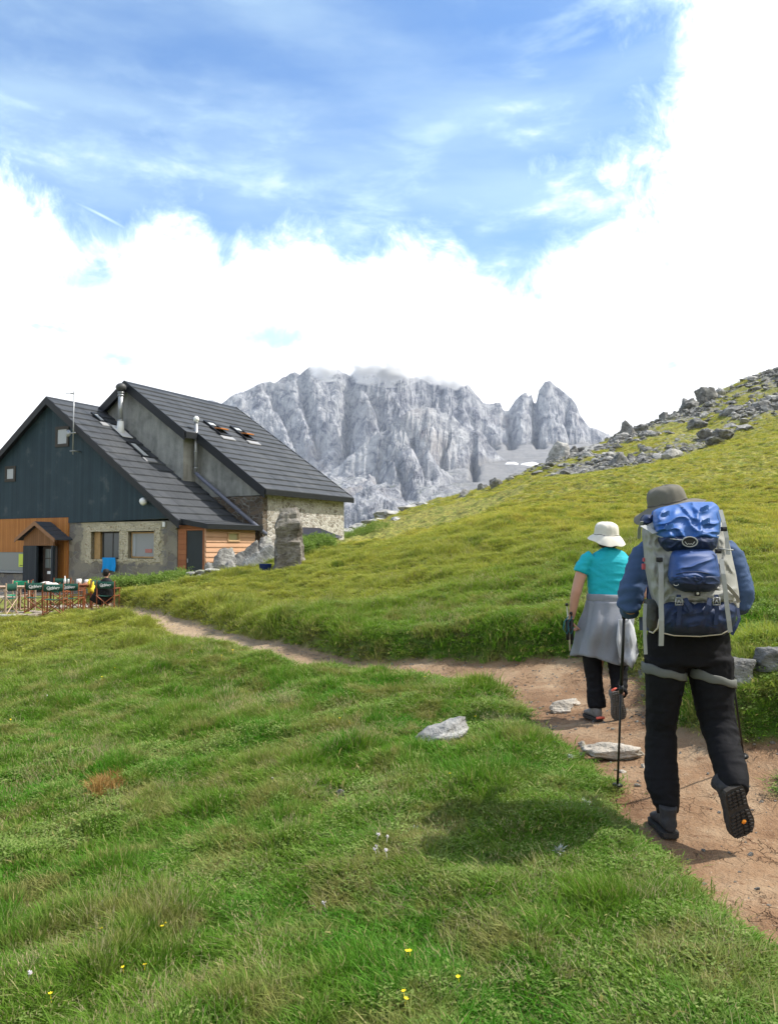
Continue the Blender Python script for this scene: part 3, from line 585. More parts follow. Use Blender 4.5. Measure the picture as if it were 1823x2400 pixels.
def build_front_house():
    r = empty('mountain_hut', tuple(H(-7, 0, -.4)), 'timber gabled mountain hut with blue black boarded gable above stone walls', 'mountain hut')
    # lower stone front with two window openings
    m = MB(); W1 = (-4.75, -3.12, 1.0, 2.13); W2 = (-2.62, -1.2, 1.04, 2.13)
    hbox(m, -6.1, W1[0], 0, .45, -1, 2.52); hbox(m, W1[1], W2[0], 0, .45, -1, 2.52); hbox(m, W2[1], 0, 0, .45, -1, 2.52)
    hbox(m, W1[0], W1[1], 0, .45, -1, W1[2]); hbox(m, W1[0], W1[1], 0, .45, W1[3], 2.52); hbox(m, W2[0], W2[1], 0, .45, -1, W2[2]); hbox(m, W2[0], W2[1], 0, .45, W2[3], 2.52)
    hbox(m, -.45, 0, .452, 3.4, -1, 2.72)
    m.build('stone_wall', BLOCKS, r, world=True)
    # rough cream surrounds of the two windows: irregular plates proud of the wall
    rr = random.Random(4); m = MB()
    for (a, b, c, d) in (W1, W2):
        def ring(o, j):
            ps = []
            for (x0, y0), (x1, y1) in zip(((a - o, c - o * .35), (b + o, c - o * .35), (b + o, d + o * 1.1), (a - o, d + o * 1.1)), ((b + o, c - o * .35), (b + o, d + o * .8), (a - o, d + o * .8), (a - o, c - o * .35))):
                for q in range(7): ps.append((x0 + (x1 - x0) * q / 7 + rr.uniform(-j, j), y0 + (y1 - y0) * q / 7 + rr.uniform(-j, j)))
            return ps
        inn = ring(-.0, .0); out = ring(.30, .10); n = len(inn); base = len(m.v)
        vs = [H(x, -.025, z) for x, z in inn] + [H(x, -.03 + rr.uniform(-.01, .01), min(z, 2.5)) for x, z in out] + [H(x, .01, min(z, 2.5)) for x, z in out] + [H(x, .30, z) for x, z in inn]
        m.add(vs, [(i, (i + 1) % n, n + (i + 1) % n, n + i) for i in range(n)] + [(n + i, n + (i + 1) % n, 2 * n + (i + 1) % n, 2 * n + i) for i in range(n)] + [(i, (i + 1) % n, 3 * n + (i + 1) % n, 3 * n + i) for i in range(n)])
    m.build('window_surround', REVEAL, r, world=True)
    w = window(r, W1[0] + .42, W1[1] - .01, W1[2] + .01, W1[3] - .01, .20, FRAME, GLASSD, .055, True); 
    m = MB(); hbox(m, W1[0] + .01, W1[0] + .36, .14, .26, W1[2], W1[3]); m.build('shutter_jamb', WOODF, r, .01, world=True)
    w2 = window(r, W2[0] + .04, W2[1] - .03, W2[2] + .02, W2[3] - .03, .12, WOODF, PANE, .06, False)
    m = MB(); hbox(m, -1.82, -1.45, .128, .142, 1.27, 1.42); s_ = m.build('sticker', mat('red_sticker', (.42, .16, .14), .5), None); sub(s_, w2)
    m = MB(); hbox(m, W2[0] + .10, W2[0] + .28, .125, .143, W2[2] + .1, W2[3] - .1); s_ = m.build('curtain', mat('grey_curtain', (.34, .36, .38), .8), None); sub(s_, w2)
    m = MB(); hbox(m, W1[0] - .12, W1[1] + .08, -.07, .0 - .034, 2.13, 2.2); hbox(m, W2[0] - .1, W2[1] + .06, -.07, -.034, 2.13, 2.2); m.build('lintel', REVEAL, r, .01, world=True)
    # boarded gable above
    m = MB(); apex = (-7.3, 7.80); hprism(m, [(-14.5, 2.74), (-6.12, 2.74), (-6.12, 2.5), (.02, 2.62), (.1, 2.68), apex, (-14.5, 2.68 + .0)], -.06, .2)
    m.v = []; m.f = []; m.sm = []
    hprism(m, [(-14.4, 2.76), (-6.1, 2.76), (-6.1, 2.52), (.0, 2.62), apex], -.06, .25)
    m.build('gable_cladding', CLAD, r, world=True)
    # left ground floor: orange boards, then the grey shuttered strip
    m = MB(); hbox(m, -14.4, -8.9, -.05, .25, 1.28, 2.757); hbox(m, -8.9, -6.1, -.05, .25, 1.66, 2.757); hbox(m, -6.98, -6.1, -.05, .25, -.1, 1.66); m.build('board_wall', ORANGE, r, .006, world=True)
    m = MB(); hbox(m, -14.4, -8.9, .0, .25, -1, .32); hbox(m, -8.9, -6.1, .03, .25, -1, -.1); m.build('plinth', BLOCKS, r, world=True)
    m = MB(); hbox(m, -14.4, -8.9, -.02, .2, .45, 1.28); sh = m.build('shutter', mat('grey_shutter', (.20, .21, .21), .35, .5, .4), r, .01, world=True)
    m = MB(); hbox(m, -14.4, -8.9, -.10, .15, .36, .45); m.build('sill', mat('grey_sill', (.24, .26, .27), .4, .5), r, .01, world=True)
    m = MB(); hbox(m, -9.30, -8.99, -.035, -.022, .63, 1.20); po = m.build('poster', mat('yellow_green_poster', (.56, .66, .08), .5), None); sub(po, r); po.matrix_parent_inverse = Matrix.Translation(-r.location)
    m = MB(); hbox(m, -9.22, -9.02, -.040, -.036, .68, .71); b_ = m.build('printed_line', mat('dark_print', (.03, .03, .03), .5), None); b_.parent = po
    # remaining walls so that the house is closed
    m = MB(); hbox(m, -14.4, -14.0, .25, 9, -1, 2.76); hprism(m, [(-14.4, 2.76), (-.2, 2.76), (-7.3, 7.75)], 2.3, 2.45); hbox(m, -14, -.45, 2.3, 2.45, -1, 2.76); m.build('rear_wall', CEMENT, r, world=True)
    # roof in courses
    m = MB(); roof_slope(m, -7.3, 7.95, .38, SLAB_K, -.32, 2.62, .46, slant=lambda s, i: (-.32, 2.62 if s < -2.3 else 3.40)); roof_slope(m, -7.3, 7.95, -14.9, SLAB_K, -.32, 2.62, .46)
    roof = m.build('roof', SLATE, r, world=True)
    m = MB()
    for sg, e in ((1, .40), (-1, -14.95)):
        za, zb = 7.93, 7.93 - SLAB_K * abs(e + 7.3)
        m.hexa([H(-7.3, -.36, za - .30), H(e, -.36, zb - .26), H(e, -.32, zb - .26), H(-7.3, -.32, za - .30), H(-7.3, -.36, za + .045), H(e, -.36, zb + .045), H(e, -.32, zb + .045), H(-7.3, -.32, za + .045)])
    hbox(m, .36, .42, -.32, 3.4, 2.33, 2.53)
    sub(m.build('bargeboard', DARKTRIM, None, .006), roof)
    m = MB(); m.slab([H(-7.46, -.34, 7.84), H(-7.3, -.34, 7.985), H(-7.14, -.34, 7.84), H(-7.3, -.34, 7.9)], HU * 2.9); sub(m.build('ridge_cap', DARKTRIM, None), roof)
    # soffit under the overhang, so the eaves are thick
    m = MB()
    for e in (.3, -14.85):
        za, zb = 7.95 - .1, 7.95 - .1 - SLAB_K * abs(e + 7.3)
        m.hexa([H(-7.3, -.31, za - .08), H(e, -.31, zb - .08), H(e, 2.6, zb - .08), H(-7.3, 2.6, za - .08), H(-7.3, -.31, za), H(e, -.31, zb), H(e, 2.6, zb), H(-7.3, 2.6, za)])
    sub(m.build('roof_deck', DARKTRIM, None), roof)
    # rooflights and flue flashing lying in the roof plane
    def rl(s0, s1, t0, t1, tilt=0):
        z = lambda s: 7.95 - SLAB_K * (s + 7.3) + .055
        m = MB(); b = .09
        def q(a, b_, c, d, h): m.hexa([H(a, c, z(a)), H(b_, c, z(b_)), H(b_, d, z(b_)), H(a, d, z(a)), H(a, c, z(a) + h), H(b_, c, z(b_) + h), H(b_, d, z(b_) + h), H(a, d, z(a) + h)])
        q(s0, s1, t0, t0 + b, .07); q(s0, s1, t1 - b, t1, .07); q(s0, s0 + b, t0 + b, t1 - b, .07); q(s1 - b, s1, t0 + b, t1 - b, .07)
        w = sub(m.build('rooflight', DARKTRIM, None, .005), roof)
        m = MB(); q(s0 + b, s1 - b, t0 + b, t1 - b, .04); g = m.build('pane', mat('pale_rooflight_glass', (.50, .52, .52), .22, .6), None)
        m = MB(); q(s1 + .002, s1 + .22, t0 - .08, t1 + .08, .035); f = m.build('flashing', mat('lead_flashing', (.30, .30, .31), .45, .4), None)
        for k in (g, f): k.parent = roof
    rl(-4.55, -3.50, 1.62, 2.12); rl(-6.5, -5.85, 1.35, 1.75)
    # stove flue
    fb = Vector(H(-5.4, 2.05, 6.6)); m = MB()
    m.tube([fb + Vector((0, 0, -.2)), fb + Vector((0, 0, .55))], [.19, .13], 16); fl = m.build('flue', WHITEM, r, world=True)
    m = MB(); m.tube([fb + Vector((0, 0, .45)), fb + Vector((0, 0, 1.75))], .115, 16)
    for q in (.5, 1.62, 1.74): m.tube([fb + Vector((0, 0, q)), fb + Vector((0, 0, q + .05))], .14, 16)
    sub(m.build('pipe', METAL, None), fl)
    m = MB(); m.tube([fb + Vector((0, 0, z)) for z in (1.82, 1.9, 1.98, 2.08, 2.16, 2.2)], [.12, .2, .235, .22, .14, .03], 18); sub(m.build('cowl', cloth_mat('cowl_metal', (.07, .07, .07), .3, 6, .002, .5), None), fl)
    m = MB(); z = lambda s: 7.95 - SLAB_K * (s + 7.3) + .055
    m.hexa([H(-5.75, 1.78, z(-5.75)), H(-4.95, 1.78, z(-4.95)), H(-4.95, 2.36, z(-4.95)), H(-5.75, 2.36, z(-5.75))] + [H(-5.75, 1.78, z(-5.75) + .03), H(-4.95, 1.78, z(-4.95) + .03), H(-4.95, 2.36, z(-4.95) + .03), H(-5.75, 2.36, z(-5.75) + .03)])
    sub(m.build('flashing', mat('light_flashing', (.62, .62, .62), .4, .4), None), fl)
    # gable windows, their frames
    for a, b, c, d in ((-6.98, -6.14, 5.78, 6.66), (-10.3, -9.58, 4.42, 5.12)): window(r, a, b, c, d, -.10, FRAME, mat('pale_pane', (.34, .36, .38), .3, .5), .13, False)
    # antenna mast
    m = MB(); m.tube([H(-5.42, -.45, 5.35), H(-5.42, -.45, 8.0)], .022, 8); m.tube([H(-5.42, -.45, 8.0), H(-5.44, -.45, 8.95)], .01, 6)
    m.tube([H(-5.95, -.45, 7.95), H(-5.42, -.45, 7.93)], .012, 6); m.tube([H(-5.62, -.45, 7.93), H(-5.42, -.45, 7.90)], .03, 6)
    for z0 in (5.5, 6.25): m.tube([H(-5.42, -.47, z0), H(-5.42, -.03, z0)], .03, 6); m.tube([H(-5.6, -.45, z0), H(-5.3, -.45, z0)], .025, 6)
    an = m.build('antenna', METAL, r, world=True)
    m = MB(); c = H(-5.82, -.3, 6.27); ax = -HU
    m.tube([c, c + ax * .02, c + ax * .06, c + ax * .08], [.03, .10, .145, .15], 16); sub(m.build('dish', METAL, None), an)
    # lamp on the gable, small box, downpipe elbow
    m = MB(); c = H(-1.6, -.22, 3.28); d = (-HU + HV * .9 + Vector((0, 0, .35))).normalized(); m.tube([c - d * .10, c - d * .04, c + d * .10, c + d * .16], [.05, .14, .15, .05], 14); m.tube([c, H(-1.6, -.05, 3.2)], .03, 6); m.build('floodlight', WHITEM, r, world=True)
    m = MB(); hbox(m, -.74, -.60, -.06, -.002, 2.28, 2.48); m.build('sensor_box', WHITEM, r, .01, world=True)
    m = MB(); m.tube([H(.36, -.28, 2.5), H(.30, -.2, 2.42), H(-.02, -.06, 2.2)], .045, 8); m.build('downpipe', cloth_mat('worn_pipe', (.22, .20, .18), .2, 6, .002, .6), r, world=True)
    m = MB(); m.tube([H(-2.6, -.015, 2.62 - .03), H(-.3, -.015, 2.62 + .0)], .012, 6); m.build('cable', WHITEM, r, world=True)
    # entrance porch
    T = -.62
    p = MB(); ps = -7.22; pz = 2.58; e = 1.28; k = .58
    for sg in (-1, 1):
        for i in range(4):
            a, b = e * i / 4, e * (i + 1) / 4 + .04
            p.hexa([H(ps + sg * a, T - .22, pz - k * a - .05), H(ps + sg * b, T - .22, pz - k * b - .03), H(ps + sg * b, .0, pz - k * b - .03), H(ps + sg * a, .0, pz - k * a - .05), H(ps + sg * a, T - .22, pz - k * a), H(ps + sg * b, T - .22, pz - k * b + .03), H(ps + sg * b, .0, pz - k * b + .03), H(ps + sg * a, .0, pz - k * a)])
    pr = p.build('porch_roof', mat('porch_slate', (.05, .06, .075), .55, .35), r, world=True)
    m = MB()
    for sg in (-1, 1): m.hexa([H(ps, T - .25, pz - .17), H(ps + sg * e, T - .25, pz - .17 - k * e + .03), H(ps + sg * e, T - .222, pz - .17 - k * e + .03), H(ps, T - .222, pz - .17), H(ps, T - .25, pz + .01), H(ps + sg * e, T - .25, pz + .01 - k * e), H(ps + sg * e, T - .222, pz + .01 - k * e), H(ps, T - .222, pz + .01)])
    sub(m.build('bargeboard', cloth_mat('weathered_pine', (.26, .14, .075), .3, 5, .004, .75), None), pr)
    m = MB(); hprism(m, [(ps - .95, 1.56), (ps + .95, 1.56), (ps + .95, 1.90), (ps, 2.46), (ps - .95, 1.90)], T - .02, T + .06); sub(m.build('porch_gable', boards('porch_gable_boards', (.16, .075, .03), (.28, .14, .06), .13, 0, .7), None), pr)
    m = MB(); hbox(m, ps - .95, ps - .10, T - .04, T + .06, -.46, 1.56); hbox(m, ps - .95, ps - .87, T + .06, -.05, -.46, 1.56); hbox(m, ps + .82, ps + .94, T - .04, T + .08, -.46, 1.56); 
    m.build('porch_panel', boards('porch_dark_boards', (.016, .022, .028), (.03, .04, .05), .14, 0, .6), r, world=True)
    m = MB(); hbox(m, ps - .08, ps + .80, T + .28, T + .34, -.45, 1.54); dr = m.build('door', boards('brown_door_boards', (.035, .024, .018), (.07, .05, .04), .18, 0, .6), r, .005, world=True)
    m = MB()
    for a in (0, 1):
        for b in (0, 1): hbox(m, ps + .10 + a * .27, ps + .33 + a * .27, T + .262, T + .279, .62 + b * .42, 1.0 + b * .42)
    sub(m.build('glazing', mat('door_glass', (.14, .16, .15), .15, .6), None), dr)
    m = MB(); hbox(m, ps + .22, ps + .52, T + .262, T + .279, .36, .48); sub(m.build('notice', WHITEM, None, .01), dr)
    return r
build_front_house()

def build_stone_house():
    r = empty('stone_house', tuple(H(-1, 6, 0)), 'grey stone rear house with steep dark slate roof, cement gable and pale rubble side wall', 'stone house')
    z = lambda s: 8.9 - BK * abs(s + 5.5)
    m = MB(); hprism(m, [(-12.6, -1), (-2.24, -1), (-2.24, z(-2.24) - .18), (-5.5, 8.72), (-12.6, z(-12.6) - .18)], 2.65, 2.9); m.build('gable_wall', CEMENT, r, world=True)
    m = MB(); hbox(m, -2.5, -2.24, 2.902, 3.43, 3, z(-2.24) - .1); m.v = []; m.f = []; m.sm = []
    hbox(m, -2.5, -2.236, 2.66, 3.42, 3, 6.42); m.build('lit_return_wall', CEMENT_SUN, r, world=True)
    m = MB(); hprism(m, [(-2.24, 3.66), (1.45, 3.66), (1.45, z(1.45) - .15), (-2.24, z(-2.24) - .16)], 3.42, 3.7); m.build('cement_wall', CEMENT, r, world=True)
    m = MB(); hprism(m, [(-2.24, -.5), (1.48, -.5), (1.48, 3.62), (-2.24, 3.66)], 3.40, 3.7); m.build('rubble_front_wall', RUBBLED, r, world=True)
    m = MB(); hbox(m, 1.15, 1.50, 3.702, 9.7, -.5, z(1.57) - .12); m.build('rubble_side_wall', RUBBLE, r, world=True)
    m = MB(); hprism(m, [(-12.6, -1), (1.2, -1), (1.2, z(1.2) - .15), (-5.5, 8.7), (-12.6, z(-12.6) - .15)], 9.4, 9.68); m.build('rear_wall', CEMENT, r, world=True)
    m = MB(); roof_slope(m, -5.5, 8.92, 1.82, BK, 2.35, 10.0, .415, slant=lambda s, i: (2.35 if s < -1.9 else 3.1, 10.0)); roof_slope(m, -5.5, 8.92, -12.9, BK, 2.35, 10.0, .415)
    roof = m.build('roof', SLATE, r, world=True)
    m = MB()
    def bb(s0, s1, t, w=.40, tt=.05):
        a, b = z(s0) + .05, z(s1) + .05
        m.hexa([H(s0, t, a - w), H(s1, t, b - w), H(s1, t + tt, b - w), H(s0, t + tt, a - w), H(s0, t, a + .03), H(s1, t, b + .03), H(s1, t + tt, b + .03), H(s0, t + tt, a + .03)])
    bb(-5.5, -1.86, 2.30); bb(-5.5, -12.9, 2.30); bb(-1.86, 1.82, 3.05); bb(-5.5, 1.82, 10.0, .2); bb(-5.5, -12.9, 10.0, .2)
    hbox(m, -1.86, -1.80, 2.35, 3.05, z(-1.86) - .24, z(-1.86) + .03); hbox(m, 1.80, 1.88, 3.1, 10.02, z(1.82) - .2, z(1.82) + .03)
    sub(m.build('bargeboard', DARKTRIM, None, .006), roof)
    m = MB(); m.slab([H(-5.68, 2.32, 8.82), H(-5.5, 2.32, 8.965), H(-5.32, 2.32, 8.82), H(-5.5, 2.32, 8.88)], HU * 7.72); sub(m.build('ridge_cap', DARKTRIM, None), roof)
    m = MB()
    def deck(s0, s1, t0, t1):
        a, b = z(s0) - .10, z(s1) - .10
        m.hexa([H(s0, t0, a - .07), H(s1, t0, b - .07), H(s1, t1, b - .07), H(s0, t1, a - .07), H(s0, t0, a), H(s1, t0, b), H(s1, t1, b), H(s0, t1, a)])
    deck(-5.5, -1.95, 2.352, 9.98); deck(-1.95, 1.75, 3.12, 9.98); deck(-5.5, -12.8, 2.352, 9.98); sub(m.build('roof_deck', DARKTRIM, None), roof)
    # two open rooflights
    for t0 in (4.75, 6.6):
        zz = lambda s, h=0: 8.92 - BK * (s + 5.5) + .06 + h
        s0, s1 = -3.02, -1.95; m = MB(); b = .1
        def q(a, b_, c, d, h0, h1): m.hexa([H(a, c, zz(a, h0)), H(b_, c, zz(b_, h0)), H(b_, d, zz(b_, h0)), H(a, d, zz(a, h0)), H(a, c, zz(a, h1)), H(b_, c, zz(b_, h1)), H(b_, d, zz(b_, h1)), H(a, d, zz(a, h1))])
        q(s0, s1, t0, t0 + b, 0, .09); q(s0, s1, t0 + .62, t0 + .72, 0, .09); q(s0, s0 + b, t0 + b, t0 + .62, 0, .09); q(s1 - b, s1, t0 + b, t0 + .62, 0, .09)
        w = sub(m.build('rooflight', DARKTRIM, None, .004), roof)
        m = MB(); q(s0 + b, s1 - b, t0 + b, t0 + .62, 0, .02); g = [m.build('opening_shade', mat('shade_black', (.02, .02, .02), .8), None)]  # near-black plate, painted to stand for the shade inside the raised sash
        # sash tipped on its middle: lower half stands out, timber side showing
        sm = (s0 + s1) / 2; m = MB(); up = .34
        m.hexa([H(sm, t0 + .09, zz(sm, .02)), H(s1 - .1, t0 + .09, zz(s1, up)), H(s1 - .1, t0 + .63, zz(s1, up)), H(sm, t0 + .63, zz(sm, .02)), H(sm, t0 + .09, zz(sm, .08)), H(s1 - .1, t0 + .09, zz(s1, up + .06)), H(s1 - .1, t0 + .63, zz(s1, up + .06)), H(sm, t0 + .63, zz(sm, .08))])
        g.append(m.build('sash', cloth_mat('varnished_sash', (.46, .17, .05), .3, 6, .003, .4), None, .005))
        m = MB(); q(s0 + .1, sm - .25, t0 + .14, t0 + .58, .05, .06); g.append(m.build('pane', mat('pale_rooflight_glass'), None))
        m = MB(); q(s1 + .002, s1 + .2, t0 - .08, t0 + .80, -.01, .03); g.append(m.build('flashing', mat('lead_flashing'), None))
        for k in g: k.parent = roof
    # boiler flue: a standing pipe with a ball cap and a long slanting duct
    m = MB(); m.tube([H(-1.98, 3.15, 4.72), H(-1.98, 3.15, 6.95)], .075, 12)
    for q in (4.9, 5.6, 6.3, 6.9): m.tube([H(-1.98, 3.15, q), H(-1.98, 3.15, q + .05)], .09, 12)
    fl = m.build('flue', METAL, r, world=True)
    m = MB(); m.tube([H(-1.98, 3.15, 6.95), H(-1.98, 3.15, 7.0), H(-1.98, 3.15, 7.12), H(-1.98, 3.15, 7.2)], [.07, .12, .12, .05], 14); sub(m.build('cowl', WHITEM, None), fl)
    m = MB(); m.tube([H(-1.98, 3.15, 4.72), H(-1.7, 3.15, 4.5), H(1.85, 3.15, 2.02)], [.075, .085, .085], 12)
    for q in (.25, .6, .9): m.tube([H(-1.7 + 3.55 * q, 3.15, 4.5 - 2.48 * q), H(-1.7 + 3.55 * q + .05, 3.15, 4.5 - 2.48 * q - .035)], .10, 12)
    m.build('duct', cloth_mat('blue_grey_duct', (.14, .15, .20), .2, 3, .002, .4), r, world=True)
    return r
build_stone_house()

def build_shed():
    r = empty('lean_to_shed', tuple(H(.7, 1.4, 0)), 'small red brown board lean-to shed with a dark door beside the hut', 'shed')
    S = 1.43
    m = MB(); hbox(m, .02, .44, .02, .12, -.5, 2.36); hbox(m, 1.27, S, .02, .12, -.5, 2.28); m.hexa([H(.44, .02, 2.13), H(1.27, .02, 2.13), H(1.27, .12, 2.13), H(.44, .12, 2.13), H(.44, .02, 2.40), H(1.27, .02, 2.28), H(1.27, .12, 2.28), H(.44, .12, 2.40)])
    m.build('board_front', SHEDBRD, r, .004, world=True)
    m = MB(); hbox(m, .44, 1.27, .05, .10, -.3, 2.13); d = m.build('door', cloth_mat('dark_shed_door', (.020, .028, .032), .35, 3, .003, .55), r, .008, world=True)
    m = MB(); hbox(m, .50, .53, .02, .05, .9, 1.05); sub(m.build('handle', METAL, None), d)
    m = MB()    # lapped side boards, each tilted a little
    z0 = -.4; i = 0
    wz0, wz1, wt0, wt1 = 1.74, 2.06, 1.22, 1.95
    while z0 < 2.2:
        z1 = min(z0 + .19, 2.24)
        segs = [(.0, 2.95)] if z1 < wz0 or z0 > wz1 else [(.0, wt0), (wt1, 2.95)]
        for a, b in segs: m.hexa([H(S - .05, a, z0), H(S + .035, a, z0 - .012), H(S + .035, b, z0 - .012), H(S - .05, b, z0), H(S - .05, a, z1), H(S + .004, a, z1), H(S + .004, b, z1), H(S - .05, b, z1)])
        z0 = z1 + .0005; i += 1
    m.build('board_side', SHEDLAP, r, world=True)
    m = MB(); b = .06
    for a0, a1, c0, c1 in ((wt0, wt1, wz0 - .03, wz0 + .03), (wt0, wt1, wz1 - .03, wz1 + .03), (wt0, wt0 + b, wz0, wz1), (wt1 - b, wt1, wz0, wz1)): hbox(m, S - .03, S + .06, a0, a1, c0, c1)
    w = m.build('window', cloth_mat('pale_wood_frame', (.55, .36, .20), .2, 6, .002, .6), r, world=True)
    m = MB(); hbox(m, S - .045, S - .035, wt0 + b, wt1 - b, wz0, wz1); sub(m.build('pane', mat('yellowish_pane', (.42, .40, .22), .3, .5), None), w)
    m = MB(); hbox(m, .4, S - .05, 2.9, 2.95, -.4, 2.2); m.build('board_rear', SHEDBRD, r, world=True)
    m = MB(); z = lambda s: 2.62 - .17 * s
    for i in range(3):
        a, bq = .02 + i * .54, .02 + (i + 1) * .54 + .03
        m.hexa([H(a, -.18, z(a) - .06), H(bq, -.18, z(bq) - .03), H(bq, 3.12, z(bq) - .03), H(a, 3.12, z(a) - .06), H(a, -.18, z(a)), H(bq, -.18, z(bq) + .03), H(bq, 3.12, z(bq) + .03), H(a, 3.12, z(a))])
    rf = m.build('roof', SLATE, r, world=True)
    m = MB(); hbox(m, 1.66, 1.72, -.2, 3.12, z(1.66) - .16, z(1.66) + .03); m.hexa([H(.0, -.22, z(0) - .18), H(1.72, -.22, z(1.7) - .16), H(1.72, -.18, z(1.7) - .16), H(0, -.18, z(0) - .18), H(.0, -.22, z(0) + .02), H(1.72, -.22, z(1.7) + .03), H(1.72, -.18, z(1.7) + .03), H(0, -.18, z(0) + .02)])
    sub(m.build('fascia', DARKTRIM, None), rf)
build_shed()
# ------------------------------------------------------------------ rocks
def rock_mat(name, lo, hi, lich=.5, moss=0):
    def fn(nt, b):
        p = objc(nt); n1 = noi(nt, p, 1.6, 5, .65, .4); n2 = noi(nt, p, 9, 5, .7); st = noi(nt, mapv(nt, p, (1, 1, 4.5), (.5, .2, 0)), 2.2, 5, .65, .6)
        c = ramp(nt, mth(nt, 'ADD', mth(nt, 'MULTIPLY', n1, .6), mth(nt, 'MULTIPLY', st, .4)), [(.36, lo), (.50, tuple((a + b_) / 2 for a, b_ in zip(lo, hi))), (.62, hi)])
        c = mixc(nt, mth(nt, 'MULTIPLY', smooth(nt, n2, .54, .68), lich), c, tuple(x * .3 for x in lo))
        if moss:
            nz = nd(nt, 'ShaderNodeSeparateXYZ', {0: nd(nt, 'ShaderNodeNewGeometry').outputs['Normal']}).outputs[2]
            c = mixc(nt, mth(nt, 'MULTIPLY', mth(nt, 'MULTIPLY', smooth(nt, nz, .3, .8), smooth(nt, n1, .5, .6)), moss), c, (.14, .17, .03))
        L(nt, c, b.inputs['Base Color']); L(nt, bump(nt, mth(nt, 'ADD', n2, mth(nt, 'MULTIPLY', st, 1.2)), .9, .05), b.inputs['Normal'])
    return mat(name, rough=.93, spec=.15, fn=fn)
LIME = rock_mat('pale_limestone', (.17, .165, .16), (.50, .49, .46), .5)
LIMEG = rock_mat('grey_limestone', (.06, .06, .058), (.33, .325, .31), .7)
LIMEM = rock_mat('mossy_limestone', (.09, .088, .085), (.42, .41, .38), .7, .5)
SLABM = rock_mat('standing_limestone', (.07, .056, .043), (.30, .28, .25), .7)
PALE = rock_mat('white_stone', (.27, .235, .19), (.60, .55, .48), .35)
def rock_mesh(name, size, seed, m, sub=3, cuts=9, rough=.16, flat=.75):
    r = random.Random(seed); bm = bmesh.new(); bmesh.ops.create_icosphere(bm, subdivisions=sub, radius=1)
    planes = []
    for _ in range(cuts):
        n = Vector((r.gauss(0, 1), r.gauss(0, 1), r.gauss(0, .8))).normalized(); planes.append((n, r.uniform(.48, .82)))
    off = Vector((seed * 3.1 % 50, seed * 7.7 % 50, seed))
    for v in bm.verts:
        c = v.co.copy()
        for n, d in planes:
            e = c.dot(n) - d
            if e > 0: c -= n * e * .93
        c *= 1 + rough * mnoise.fractal(c * 1.7 + off, .9, 2.0, 4) + rough * .45 * mnoise.noise(c * 6 + off)
        v.co = Vector((c.x * size[0], c.y * size[1], c.z * size[2]))
    me = bpy.data.meshes.new(name); bm.to_mesh(me); bm.free(); me.materials.append(m)
    me.polygons.foreach_set('use_smooth', [sub > 3] * len(me.polygons))
    o = bpy.data.objects.new(name, me); COL.objects.link(o); return o
CLEAR = []
def groundhit(px, py):
    d = ray(px, py); t = 1.5
    while t < 120:
        p = d * t
        if CAMZ + p.z < gz(p.x, p.y): return p.y, t
        t *= 1.01
    return 60.0, 60
def rock_px(name, x0, x1, ytop, ybot, Y, seed, m, label, cat='boulder', group=None, depth=1.0, tilt=0, sub=4, rough=.16, cuts=9):
    """a rock filling the given width and height at distance Y, half sunk in the turf"""
    if Y < 12: Y = groundhit((x0 + x1) / 2, ybot)[0]
    a, b = at(x0, ybot, Y), at(x1, ytop, Y); w = (b.x - a.x) / 2; h = b.z - a.z
    if Y < 12: CLEAR.append(((a.x + b.x) / 2, Y - .02, w * .85))
    o = rock_mesh(name, (w * 1.18, w * 1.05 * depth, h * .78), seed, m, sub, cuts, rough); cx = (a.x + b.x) / 2
    o.location = (cx, Y + w * .2, a.z + h * .36); o.rotation_euler = (0, tilt, random.Random(seed).uniform(-.4, .4))
    return tag(o, label, cat, group)
BR = 'boulders on the right hill'
